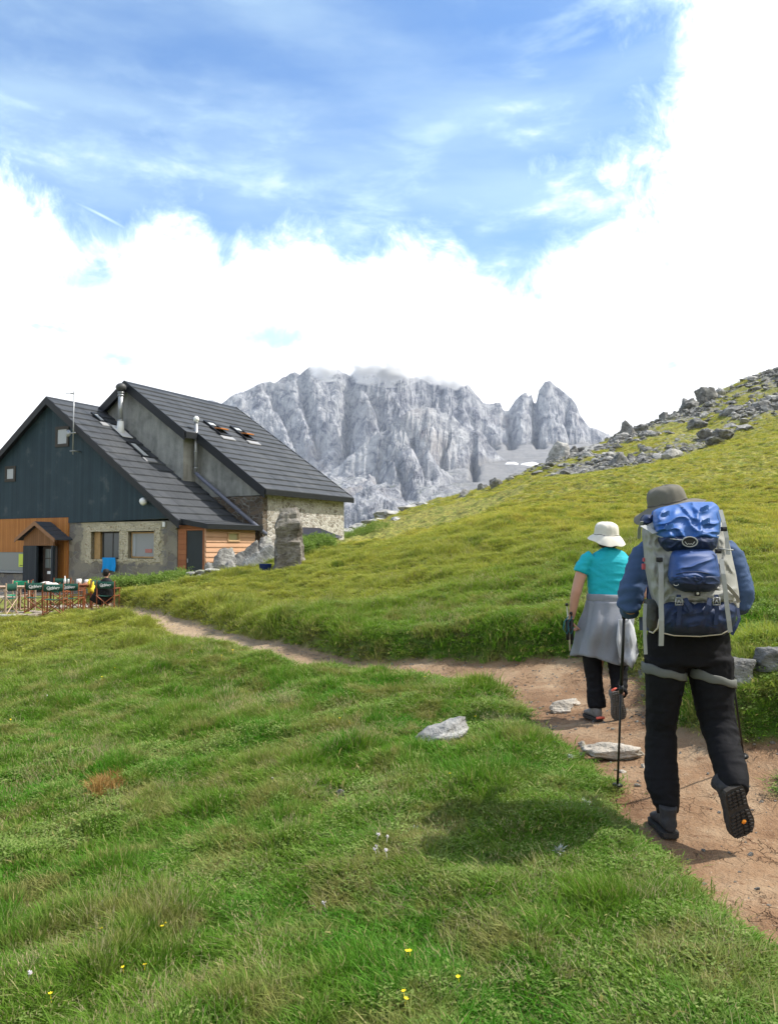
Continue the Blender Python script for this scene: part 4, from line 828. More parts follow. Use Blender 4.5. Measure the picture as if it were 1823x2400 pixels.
for a in ((1275, 1345, 1037, 1094, 74, 11, 'big layered pale boulder jutting from the skyline, leftmost on the hill crest'),
          (1330, 1366, 1048, 1078, 76, 12, 'smaller dark boulder just right of the layered skyline boulder'),
          (1441, 1497, 991, 1038, 80, 13, 'square grey boulder on the skyline with a smaller one at its left'),
          (1424, 1450, 1020, 1044, 79, 14, 'small dark boulder at the left foot of the square skyline boulder'),
          (1484, 1530, 991, 1014, 82, 15, 'low flat boulder behind the square skyline boulder'),
          (1544, 1568, 961, 988, 86, 16, 'small pointed boulder alone on the skyline below the dark pair'),
          (1592, 1640, 933, 964, 88, 17, 'grey wedge shaped boulder on the skyline, lower of the dark pair'),
          (1626, 1682, 903, 946, 89, 18, 'large dark boulder high on the skyline, upper of the dark pair'),
          (1674, 1704, 906, 930, 90, 19, 'pale flat boulder right of the large dark skyline boulder'),
          (1614, 1668, 979, 1008, 70, 20, 'rounded grey boulder below the skyline on the rocky slope'),
          (1628, 1672, 1000, 1024, 62, 21, 'dark low boulder just below the rounded grey one'),
          (1668, 1720, 998, 1022, 60, 22, 'pale broken boulder right of the dark low one'),
          (1700, 1735, 948, 972, 78, 23, 'dark boulder half hidden in the upper scree'),
          (1421, 1459, 1100, 1127, 50, 24, 'single pale boulder alone on the yellow grass above the walkers'),
          (1425, 1470, 1056, 1100, 58, 25, 'jagged grey outcrop boulder at the left of the rock band'),
          (1462, 1500, 1058, 1084, 60, 26, 'dark boulder in the middle of the rock band'),
          (1500, 1540, 1040, 1076, 62, 27, 'broken pale boulder at the right of the rock band'),
          (1540, 1590, 1032, 1064, 64, 28, 'low blocky boulder at the upper end of the rock band'),
          (1380, 1408, 1060, 1080, 66, 29, 'small pale boulder between the layered boulder and the rock band'),
          (1142, 1178, 1112, 1140, 66, 30, 'dark pointed boulder on the left crest against the mountain'),
          (1118, 1146, 1128, 1150, 68, 31, 'small pale boulder left of the dark pointed one'),
          (1068, 1112, 1146, 1174, 66, 32, 'pale cracked boulder on the crest further left'),
          (1104, 1140, 1164, 1184, 52, 33, 'small pale boulder sunk in the yellow grass under the crest'),
          (1044, 1080, 1206, 1222, 44, 34, 'low flat pale boulder on the grass below the crest'),
          (905, 932, 1278, 1292, 26, 35, 'small grey stone alone on the hillside above the path')):
    cx_ = (a[0] + a[1]) / 2; hw_ = (a[1] - a[0]) * .41; rock_px('boulder', cx_ - hw_, cx_ + hw_, a[2] + 4, a[3], a[4], a[5], LIME if a[5] in (11, 24, 19, 29) else LIMEG, a[6], group=BR, rough=.26, sub=4 if a[1] - a[0] > 40 else 3)
# pale limestone pavement breaking the turf left of the crest
for i, (x0, x1, yt, yb, Y) in enumerate(((880, 960, 1196, 1216, 62), (840, 905, 1214, 1232, 58), (820, 880, 1228, 1246, 54), (930, 985, 1184, 1200, 66), (790, 850, 1240, 1256, 50), (900, 960, 1214, 1228, 50), (965, 1010, 1178, 1192, 68), (760, 800, 1256, 1266, 44), (1000, 1040, 1182, 1194, 60))):
    rock_px('rock_outcrop', x0, x1, yt, yb, Y, 60 + i, LIME, ('second ledge from the right, pale and flat, at the foot of the hill crest', 'long pale ledge in the turf beneath the two upper ledges', 'pale ledge in the turf left of the long one', 'pale ledge higher up just under the mountain rock', 'flat pale ledge near the corner of the stone house', 'low pale ledge in the yellow grass below the others', 'small flat ledge right at the crest', 'leftmost pale ledge by the corrugated shelter', 'thin pale ledge furthest right at the crest foot')[i], 'rock', 'limestone ledges at the foot of the mountain', depth=1.6, rough=.22, sub=3)
# rubble on the upper slope: one per spot, shared meshes
def build_rubble():
    rs = random.Random(77); protos = [rock_mesh('rock', (1, .85, .6), 200 + i, (LIMEG, LIME, LIMEG)[i % 3], 2, 7, .25) for i in range(8)]
    n = 0; tries = 0
    while n < 295 and tries < 20000:
        tries += 1
        px = rs.uniform(1180, 1850); d = rs.uniform(46, 93); p = at(px, 1000, d); z = gz(p.x, p.y)
        # band of stones: dense near the crest and thinning out downhill
        crest = np.interp(px, [1180, 1440, 1640, 1823], [77, 83, 90, 94]); low = np.interp(px, [1180, 1300, 1450, 1640, 1823], [66, 58, 52, 58, 62])
        if d > crest or d < low or rs.random() > .25 + .75 * (mnoise.noise(Vector((p.x * .09, p.y * .09, 3))) > -.05): continue
        s = min(1.3, .14 + abs(rs.gauss(0, .34))); q = protos[n % 8]; o = q if n < 8 else q.copy()
        if n >= 8: COL.objects.link(o)
        o.location = (p.x, p.y, z + s * .12); o.rotation_euler = (rs.uniform(-.3, .3), rs.uniform(-.3, .3), rs.uniform(0, 6.3)); o.scale = (s, s * rs.uniform(.7, 1.2), s * rs.uniform(.5, 1))
        dc = crest - d; pl = 'just under the skyline' if dc < 9 else ('at the lower edge of the stones' if d - low < 9 else 'midway up the stony slope')
        kd = ('large' if s > .6 else 'small' if s > .3 else 'tiny') + (' pale' if (n % 8) % 3 == 1 else ' dark'); sd_ = 'far right' if px > 1640 else 'left half'
        tag(o, kd + ' rubble rock ' + pl + ', ' + sd_, 'rock', kd + ' rubble rocks ' + pl + ', ' + sd_); n += 1
build_rubble()
# stones by the path
for i, a in enumerate(((960, 1098, 1706, 1746, 7.45, 301, LIME, 'large grey slanting rock half buried in the meadow left of the path', .8, -.42),
                       (1292, 1342, 1645, 1672, 7.1, 302, PALE, 'broken pale flat stone on the path beside the woman', 1.0, 0),
                       (1310, 1362, 1640, 1652, 7.5, 303, PALE, 'thin pale stone edge lying behind the broken stone on the path', 1.0, 0),
                       (1355, 1373, 1738, 1750, 5.9, 304, PALE, 'small white pebble on the path between the walkers, the farther one', 1, 0),
                       (1375, 1512, 1752, 1783, 5.55, 305, PALE, 'long pale stone step crossing the path at the man\'s pole', .5, 0),
                       (1345, 1370, 1765, 1780, 5.5, 306, PALE, 'small pale stone at the left end of the stone step', 1, 0),
                       (1447, 1467, 1806, 1816, 5.05, 307, PALE, 'flat pale chip on the path in front of the man\'s left boot', 1, 0),
                       (1502, 1512, 1792, 1800, 5.2, 308, PALE, 'tiny pale chip against the man\'s left trouser leg', 1, 0),
                       (1700, 1778, 1534, 1592, 8.4, 309, LIMEG, 'grey cracked rock beside the path right of the man', 1.1, 0),
                       (1762, 1850, 1524, 1572, 8.8, 310, LIMEG, 'pale rock at the right picture edge behind the grass bank', 1.1, 0),
                       (1500, 1530, 1560, 1590, 8.7, 312, LIMEG, 'small grey stone at the path edge behind the man', 1, 0),
                       (785, 812, 1850, 1866, 5.0, 313, LIMEG, 'small bluish stone deep in the meadow grass', 1, 0),
                       (8, 36, 2158, 2185, 3.6, 314, LIMEG, 'small grey stone at the left edge of the meadow', 1, 0),
                       (366, 384, 2036, 2056, 4.2, 315, LIME, 'small white stone in the grass of the lower meadow', 1, 0),
                       (488, 512, 1376, 1388, 24, 316, PALE, 'bright white stone on the grass in front of the dry wall', 1, 0),
                       (543, 556, 1368, 1376, 25, 317, PALE, 'little white stone right of the green clump by the dry wall', 1, 0),
                       (706, 735, 1274, 1292, 31.0, 318, PALE, 'white stone beside the standing slab, near the green weeds', 1, 0),
                       (832, 852, 1256, 1268, 42, 319, PALE, 'white stones at the corner of the stone house', 1, 0))):
    o = rock_px('stone' if a[1] - a[0] < 60 else 'rock', a[0], a[1], a[2], a[3], a[4], a[5], a[6], a[7], 'stone' if a[1] - a[0] < 60 else 'rock', depth=a[8], tilt=a[9], sub=4 if a[1] - a[0] > 60 else 3, rough=.2)
# boulders heaped in front of the shed, and the standing slab
for a in ((486, 556, 1292, 1352, 29.2, 41, LIMEM, 'dark lichened boulder in the heap before the shed, nearest the door', 1.2, .25),
          (540, 600, 1272, 1352, 29.4, 42, LIMEM, 'pale angular boulder with a mossy top in the heap before the shed', 1.2, .5),
          (580, 636, 1276, 1346, 28.7, 44, LIME, 'leaning pale slab of rock at the right of the heap', .5, .75),
          (596, 645, 1268, 1330, 30.6, 43, LIMEM, 'rounded boulder behind the standing slab, against the stone house', 1.2, 0),
          (478, 505, 1322, 1352, 28.9, 45, LIMEM, 'low dark rock at the left foot of the heap by the shed door', 1, 0),
          (528, 560, 1318, 1356, 28.6, 46, LIME, 'small pale rock at the front of the heap', 1, 0)):
    rock_px('boulder', a[0], a[1], a[2], a[3], a[4], a[5], a[6], a[7], group='boulder heap by the shed', depth=a[8], tilt=a[9], rough=.2, cuts=11)
def standing_slab():
    a = at(631, 1345, 25.6); rr = random.Random(2); h = at(631, 1192, 25.6).z - a.z
    z0 = a.z - .5; H_ = h + .5
    # plan: narrow dark end to the left, broad face to the right; four corners drift with height
    def ring(t):
        px = lambda p, y=1300: at(p, y, 25.6).x
        l = px(631 + 13 * t ** 1.2); m_ = px(651 + 2 * t); r_ = px(709 - 9 * max(0, t - .45) * 1.8 - 6 * (1 - t) * (t < .12))
        return [(l, 26.2), (m_, 25.3), (r_ - .05, 25.4), (r_, 26.1), (l + .25, 26.6)]
    N = 26; vs = []; per = 10
    for i in range(N + 1):
        t = i / N; rg = ring(t); sh = 1 if t < .93 else 1 - (t - .93) * 3.2
        cx = sum(p[0] for p in rg) / 5; cy = sum(p[1] for p in rg) / 5
        for k in range(5):
            x0, y0 = rg[k]; x1, y1 = rg[(k + 1) % 5]
            for q in range(per):
                x = x0 + (x1 - x0) * q / per; y = y0 + (y1 - y0) * q / per; z = z0 + H_ * t + (.10 * (x - cx) if t > .9 else 0)
                x = cx + (x - cx) * sh; y = cy + (y - cy) * sh
                n = mnoise.fractal(Vector((x * 1.5, y * 1.5, z * 2.6)), .8, 2, 5) * .075 + mnoise.noise(Vector((x * 9, y * 9, z * 14))) * .018
                vs.append((x + n * (1 if x > cx else -1), y - n, z + n * .5))
    M_ = 5 * per; fs = [(i * M_ + k, i * M_ + (k + 1) % M_, (i + 1) * M_ + (k + 1) % M_, (i + 1) * M_ + k) for i in range(N) for k in range(M_)] + [tuple(range(N * M_, N * M_ + M_))]
    o = mesh_obj('standing_stone', vs, fs, SLABM); tag(o, 'tall upright grey stone slab standing in the grass before the stone house', 'standing stone')
standing_slab()
def dry_wall():
    r = empty('dry_stone_wall', (at(470, 1375, 27.5).x, 27.5, .1), 'low dry stone wall with pale capping stones below the boulder heap', 'stone wall')
    rr = random.Random(5); body = MB(); cap = MB(); bm_ = []
    def block(mb, c, d, seed):
        bm = bmesh.new(); bmesh.ops.create_icosphere(bm, subdivisions=2, radius=.62)
        for v in bm.verts:
            co = Vector([max(-.5, min(.5, q)) for q in v.co]); co += co.normalized() * mnoise.noise(co * 2.4 + Vector((seed, 0, 0))) * .14
            v.co = Vector((co.x * d[0], co.y * d[1], co.z * d[2])) + Vector(c)
        bm.verts.index_update(); mb.add([v.co for v in bm.verts], [[v.index for v in f.verts] for f in bm.faces]); bm.free()
    def run(x0, x1, Y, ztop, zbot, sd):
        x = x0
        while x < x1:
            w = rr.uniform(.22, .42); z = zbot
            while z < ztop - .08:
                h = rr.uniform(.12, .2); block(body, (x + w / 2, Y + rr.uniform(-.05, .05), z + h / 2), (w * 1.05, .5, h * 1.08), rr.random() * 50); z += h
            if rr.random() < .85: block(cap, (x + w / 2, Y - .05, ztop + .03), (w * 1.3, .62, .10), rr.random() * 50)
            x += w
    a = at(438, 1340, 28.5).x; b = at(505, 1340, 28.5).x; run(a, b, 28.5, at(450, 1338, 28.5).z, -.35, 1)
    a = at(500, 1352, 28).x; b = at(640, 1352, 28).x; run(a, b, 28.0, at(560, 1350, 28).z, -.1, 2)
    body.build('stone_courses', LIMEM, r, world=True); cap.build('cap_stones', LIME, r, world=True)
dry_wall()
# ------------------------------------------------------------------ figures
SKIN = cloth_mat('skin', (.50, .27, .19), .1, 8, .001, .55)
def weld(name, mb, voxel, m, parent, it=4, wr=None, world=True, adapt=0):
    """melt overlapping lofts into one continuous surface, relax it, then crease it"""
    me = bpy.data.meshes.new(name); me.from_pydata([tuple(v) for v in mb.v], [], mb.f); me.update()
    bm = bmesh.new(); bm.from_mesh(me); bmesh.ops.recalc_face_normals(bm, faces=bm.faces); bm.to_mesh(me); bm.free()
    o = bpy.data.objects.new(name, me); COL.objects.link(o)
    md = o.modifiers.new('r', 'REMESH'); md.mode = 'VOXEL'; md.voxel_size = voxel
    sm = o.modifiers.new('s', 'SMOOTH'); sm.iterations = it; sm.factor = .5
    dg = bpy.context.evaluated_depsgraph_get(); ev = o.evaluated_get(dg); me2 = bpy.data.meshes.new_from_object(ev); o.modifiers.clear(); o.data = me2; me2.name = name
    me2.materials.clear(); me2.materials.append(m)
    n = len(me2.vertices); co = np.empty(n * 3); me2.vertices.foreach_get('co', co); co = co.reshape(-1, 3)
    if wr is not None:
        nr = np.empty(n * 3); me2.vertices.foreach_get('normal', nr); nr = nr.reshape(-1, 3)
        co = co + nr * wr(co)[:, None]; me2.vertices.foreach_set('co', co.ravel()); me2.update()
    me2.polygons.foreach_set('use_smooth', [True] * len(me2.polygons))
    if parent is not None: put(o, parent, True)
    return o
def folds(amp, f=22, sx=1, sz=1, seed=0, big=.5):
    def g(co):
        a = ridged(co[:, 0] * f * sx + 3 * fbm(co[:, 2] * 5, co[:, 1] * 5, 2, seed), co[:, 2] * f * sz + co[:, 1] * f * .6, 3, seed, .55) - .55
        b = fbm(co[:, 0] * f * .35 + co[:, 1] * 4, co[:, 2] * f * .35, 3, seed + 9)
        return amp * (a * 1.2 + b * big)
    return g
def limb(mb, pts, n=16, ref=(0, 1, 0)):      # pts: (px, py, Y, r) or (px, py, Y, rx, ry); radii in metres
    mb.tube([at(p[0], p[1], p[2]) for p in pts], [(p[3], p[4] if len(p) > 4 else p[3]) for p in pts], n, ref=ref)
def boot(parent, M, up_m, sole_m, length=.30, w=.105, lug=True, tall=.15, accent=None, mark=None, label=None):
    """walking boot; local x right, y to the toe, z up, origin under the heel"""
    ys = [0, .02, .06, .11, .16, .21, .25, .28, .295]; s = length / .295
    wd = [.052, .074, .078, .074, .084, .100, .098, .074, .03]
    def foot(t): return np.interp(t, ys, wd) * w / .1
    mb = MB(); rings = []
    hs = [.10, .115, .118, .11, .092, .078, .066, .052, .038]
    for y, wq, h in zip(ys, wd, hs):
        wq *= w / .1 * .96; rings.append([Vector((wq / 2 * math.cos(a), y * s, .022 + (h - .022) * (.5 + .5 * math.sin(a)) if math.sin(a) > 0 else .022 + (h - .022) * .5 * (1 + math.sin(a) * .98))) for a in [2 * math.pi * k / 14 for k in range(14)]])
    k = 14; vs = [v for r_ in rings for v in r_]; fs = [(i * k + j, i * k + (j + 1) % k, (i + 1) * k + (j + 1) % k, (i + 1) * k + j) for i in range(len(ys) - 1) for j in range(k)] + [tuple(range(k)), tuple(range((len(ys) - 1) * k, len(ys) * k))]
    mb.add(vs, fs, True)
    mb.tube([(0, .055, .07), (0, .05, .11), (0, .045, tall)], [(.040, .052), (.041, .050), (.046, .054)], 14, ref=(0, 1, 0))
    mb.v = [M @ v for v in mb.v]
    up = weld('boot', mb, .006, up_m, parent, 3, folds(.0025, 60, 1, 1, 5))
    mb = MB(); n = 28; ol = []
    for q in range(n):
        a = 2 * math.pi * q / n; y = (.1475 - .1475 * math.cos(a)) * s; hw = foot(y / s) / 2 + .006
        ol.append(((hw if math.sin(a) > 0 else -hw) * (1 if abs(math.sin(a)) > .12 else .4), y * 1.02 - .003))
    vs = [Vector((x, y, z)) for z, g in ((0, 1), (.024, 1.03)) for x, y in [(a * g, b) for a, b in ol]]
    fs = [tuple(range(n))[::-1], tuple(range(n, 2 * n))] + [(q, (q + 1) % n, n + (q + 1) % n, n + q) for q in range(n)]; mb.add(vs, fs)
    if lug:
        for row in range(13):
            y = (.018 + row * .0215) * s
            if .105 * s < y < .128 * s: continue
            hw = foot(y / s) / 2
            for c in (-.72, -.25, .25, .72): mb.box((hw * c, y + .004 * abs(c), -.004), (hw * .36, .011, .010), Matrix.Rotation(.35 * (1 if c > 0 else -1), 3, 'Z'))
    mb.v = [M @ v for v in mb.v]; so_ = mb.build('sole', sole_m, None); so_.parent = up
    if accent:
        mb = MB(); mb.tube([M @ Vector((-.036, -.004, .03)), M @ Vector((0, -.014, .034)), M @ Vector((.036, -.004, .03))], .011, 8); q = mb.build('heel_tab', accent, None); q.parent = up
    if mark:
        mb = MB(); mb.tube([M @ Vector((.008, .20 * s, -.010)), M @ Vector((.008, .20 * s, -.013))], [.012, .012], 12); q = mb.build('sole_badge', mark, None); q.parent = up
    if label: up['label'] = label
    return up
def frame(o, y, z):      # matrix from origin, toe direction and up hint
    y = Vector(y).normalized(); z = Vector(z); x = y.cross(z).normalized(); z = x.cross(y).normalized()
    m = Matrix((x, y, z)).transposed().to_4x4(); m.translation = Vector(o); return m
def hat(parent, c, prof_, m, tilt, droop, seg=40, band=None, thick=.004, wobble=.006):
    vs, fs = [], []; n = len(prof_); Rm = Matrix.Rotation(tilt[1], 3, 'Y') @ Matrix.Rotation(tilt[0], 3, 'X')
    for i, (r_, z) in enumerate(prof_):
        for k in range(seg):
            a = 2 * math.pi * k / seg; t = max(0, (i - (n - 4)) / 3)
            zz = z + droop(a) * t * t + wobble * mnoise.noise(Vector((math.cos(a) * 2.2, math.sin(a) * 2.2, i * .8))) * (1 + t)
            rr_ = r_ * (1 + .02 * math.sin(6 * a) * (i > 0)) + wobble * .5 * mnoise.noise(Vector((math.cos(a) * 3, math.sin(a) * 3, 7 + i)))
            vs.append(Vector(c) + Rm @ Vector((rr_ * math.cos(a), rr_ * 1.12 * math.sin(a), zz)))
    fs = [(i * seg + k, i * seg + (k + 1) % seg, (i + 1) * seg + (k + 1) % seg, (i + 1) * seg + k) for i in range(n - 1) for k in range(seg)] + [tuple(range(seg))]
    o = mesh_obj('hat', vs, fs, m, parent, True, world=True)
    sd_ = o.modifiers.new('solid', 'SOLIDIFY'); sd_.thickness = thick; su = o.modifiers.new('sub', 'SUBSURF'); su.levels = 1; su.render_levels = 2
    if band:
        i = band; k0 = MB(); ring = [vs[i * seg + k] + (vs[i * seg + k] - Vector(c)).normalized() * .003 for k in range(seg)] ; k0.tube(ring + [ring[0]], .0045, 6, cap=False)
        b = k0.build('hat_band', cloth_mat('hat_cord', (.10, .09, .08), .2, 8, .001), None); b.parent = o
    return o
def head(mb, c, r=.1, yaw=0):
    """skull, jaw, nose and ears as lofts around c, facing +Y turned by yaw"""
    Rz = Matrix.Rotation(yaw, 3, 'Z'); c = Vector(c)
    def P(x, y, z): return c + Rz @ Vector((x, y, z)) * (r / .1)
    s = r / .1
    mb.tube([P(0, -.012, .118), P(0, -.010, .105), P(0, -.006, .075), P(0, 0, .03), P(0, .004, -.02), P(0, .018, -.065), P(0, .03, -.10), P(0, .034, -.112)], [(.02 * s, .03 * s), (.05 * s, .062 * s), (.072 * s, .09 * s), (.078 * s, .098 * s), (.073 * s, .09 * s), (.06 * s, .07 * s), (.042 * s, .045 * s), (.02 * s, .02 * s)], 18, ref=(0, 1, 0))
    mb.tube([P(0, .085, .02), P(0, .112, -.012), P(0, .118, -.03), P(0, .09, -.04)], [.007 * s, .012 * s, .015 * s, .008 * s], 8)
    for sg in (-1, 1): mb.tube([P(sg * .074, -.012, .022), P(sg * .086, -.016, .0), P(sg * .078, -.008, -.03)], [(.01 * s, .02 * s), (.009 * s, .024 * s), (.007 * s, .012 * s)], 8, ref=(0, 1, 0))
    return P
def hand(mb, w, d, up, curl=1.0, s=1.0):
    """palm, four bent fingers and a thumb; w wrist point, d finger direction, up back-of-hand normal"""
    d = Vector(d).normalized(); up = Vector(up); sx = d.cross(up).normalized(); up = sx.cross(d).normalized()
    P = lambda a, b, c: Vector(w) + (sx * a + d * b + up * c) * s
    mb.tube([P(0, -.02, 0), P(0, .02, 0), P(0, .055, -.004), P(0, .088, -.008)], [(.026 * s, .020 * s), (.034 * s, .018 * s), (.040 * s, .015 * s), (.038 * s, .012 * s)], 12, ref=tuple(up))
    for i, (x, l) in enumerate(((-.029, .066), (-.010, .076), (.010, .071), (.028, .056))):
        a, b, pts, ang = x, .084, [], 0
        p = P(x, .08, -.008); dirv = 0; pts = [p]
        for seg, ln in enumerate((.45, .32, .23)):
            dirv += (.75, 1.15, .8)[seg] * curl; q = (d * math.cos(dirv) - up * math.sin(dirv)) * (l * ln * s); p = p + q; pts.append(p.copy())
        mb.tube(pts, [.0095 * s, .009 * s, .0083 * s, .007 * s], 8)
    p = P(-.030, .025, -.004); mb.tube([p, p + (-sx * .55 + d * .6 - up * .5 * curl) * .035 * s, p + (-sx * .35 + d * 1.1 - up * 1.2 * curl) * .055 * s], [.012 * s, .0105 * s, .008 * s], 8)
def sheet(name, rows, back, m, parent, nx=56, ny=60, n=2.6, wr=None, world=True, edge=.5):
    """a stuffed cloth panel: rows of (py, xl, xr, Y front) closed by a back at Y=back"""
    pys = np.array([r_[0] for r_ in rows], float); py = np.linspace(pys[0], pys[-1], ny)
    xl = np.interp(py, pys, [r_[1] for r_ in rows]); xr = np.interp(py, pys, [r_[2] for r_ in rows]); yf = np.interp(py, pys, [r_[3] for r_ in rows])
    k = np.ones(5) / 5
    for arr in (xl, xr, yf):
        pad = np.concatenate([[arr[0]] * 2, arr, [arr[-1]] * 2]); arr[1:-1] = np.convolve(pad, k, 'valid')[1:-1]
    vs = []
    for i in range(ny):
        for j in range(nx):
            u = -1 + 2 * j / (nx - 1); uu = math.sin(u * math.pi / 2); px = (xl[i] + xr[i]) / 2 + (xr[i] - xl[i]) / 2 * uu
            g = max(0.0, 1 - abs(uu) ** n) ** (1 / n); v = 2 * i / (ny - 1) - 1; g *= max(0.0, 1 - abs(v) ** 8) ** .25
            Y = back + (yf[i] - back) * (edge * 0 + g)
            if wr: Y -= wr(px, py[i], uu, v) * min(1, g * 2)
            vs.append(at(px, py[i], Y))
    fs = [(i * nx + j, i * nx + j + 1, (i + 1) * nx + j + 1, (i + 1) * nx + j) for i in range(ny - 1) for j in range(nx - 1)]
    b0 = len(vs); per = [j for j in range(nx)] + [i * nx + nx - 1 for i in range(1, ny)] + [(ny - 1) * nx + j for j in range(nx - 2, -1, -1)] + [i * nx for i in range(ny - 2, 0, -1)]
    vs += [vs[q] + Vector((0, .03, 0)) for q in per]
    fs += [(per[q], b0 + q, b0 + (q + 1) % len(per), per[(q + 1) % len(per)]) for q in range(len(per))] + [tuple(range(b0, b0 + len(per)))]
    o = mesh_obj(name, vs, fs, m, parent, True, world=world); return o
def cr(seed, amp, f=.05, sx=1, sy=1):
    """nylon creases in a panel, as relief"""
    def g(px, py, u, v):
        p = Vector((px * f * sx, py * f * sy, seed)); w = Vector((mnoise.noise(p * .6), mnoise.noise(p * .6 + Vector((31, 7, 3))), mnoise.noise(p * .6 + Vector((5, 43, 9))))) * 1.3; q = p + w
        return amp * ((1 - abs(mnoise.noise(q))) ** 3 * 1.3 - .4 + .5 * mnoise.noise(q * .45))
    return g

NAVY = cloth_mat('pack_navy', (.018, .032, .085), .25, 30, .002, .6)
BLUE = cloth_mat('pack_blue', (.035, .115, .36), .18, 30, .002, .5)
VIOL = cloth_mat('pack_violet_blue', (.030, .070, .215), .18, 30, .002, .55)
GREYP = cloth_mat('pack_grey', (.30, .30, .28), .15, 30, .002, .7)
STRAP = cloth_mat('strap_grey', (.33, .34, .33), .12, 60, .001, .75)
BLACKP = cloth_mat('black_buckle', (.015, .015, .017), .2, 8, .001, .45)
JACKET = cloth_mat('blue_jacket', (.046, .082, .170), .22, 18, .004, .8)
TROUS = cloth_mat('black_trousers', (.0095, .0095, .0115), .3, 16, .004, .8); TROUS.node_tree.nodes['Principled BSDF'].inputs['Specular IOR Level'].default_value = .12
BOOTM = cloth_mat('charcoal_boot', (.035, .035, .038), .35, 30, .003, .75)
SOLEM = cloth_mat('boot_sole', (.040, .036, .033), .5, 40, .004, .9)
POLEM = cloth_mat('black_pole', (.012, .012, .013), .2, 6, .0005, .4)
HATG = cloth_mat('olive_grey_hat', (.15, .14, .115), .18, 26, .003, .9)
HATB = cloth_mat('cream_hat', (.62, .59, .52), .10, 26, .003, .9)

def pole(name, top, tip, label, group, grip_d=None):
    top, tip = Vector(top), Vector(tip); r = empty(name, tuple(tip), label, 'trekking pole', group); d = (tip - top).normalized(); L_ = (tip - top).length
    m = MB(); m.tube([top + d * .10, top + d * L_ * .45], .0085, 10); m.tube([top + d * L_ * .45, top + d * L_ * .97], .0068, 10); m.build('shaft', POLEM, r, world=True)
    m = MB(); m.tube([top - d * .02, top, top + d * .03, top + d * .10, top + d * .13], [.012, .019, .016, .015, .012], 10); m.build('grip', cloth_mat('cork_foam', (.03, .03, .03), .2, 20, .002), r, world=True)
    m = MB(); m.tube([top + d * L_ * .44, top + d * (L_ * .44 + .045)], .013, 10); q = m.build('lock', BLACKP, r, world=True)
    m = MB(); m.tube([tip - d * .075, tip - d * .07], [.006, .03], 14); m.tube([tip - d * .07, tip - d * .065], [.03, .03], 14); m.build('basket', BLACKP, r, world=True)
    m = MB(); m.tube([tip - d * .06, tip], [.006, .0035], 8); m.build('tip', METAL, r, world=True)
    return r

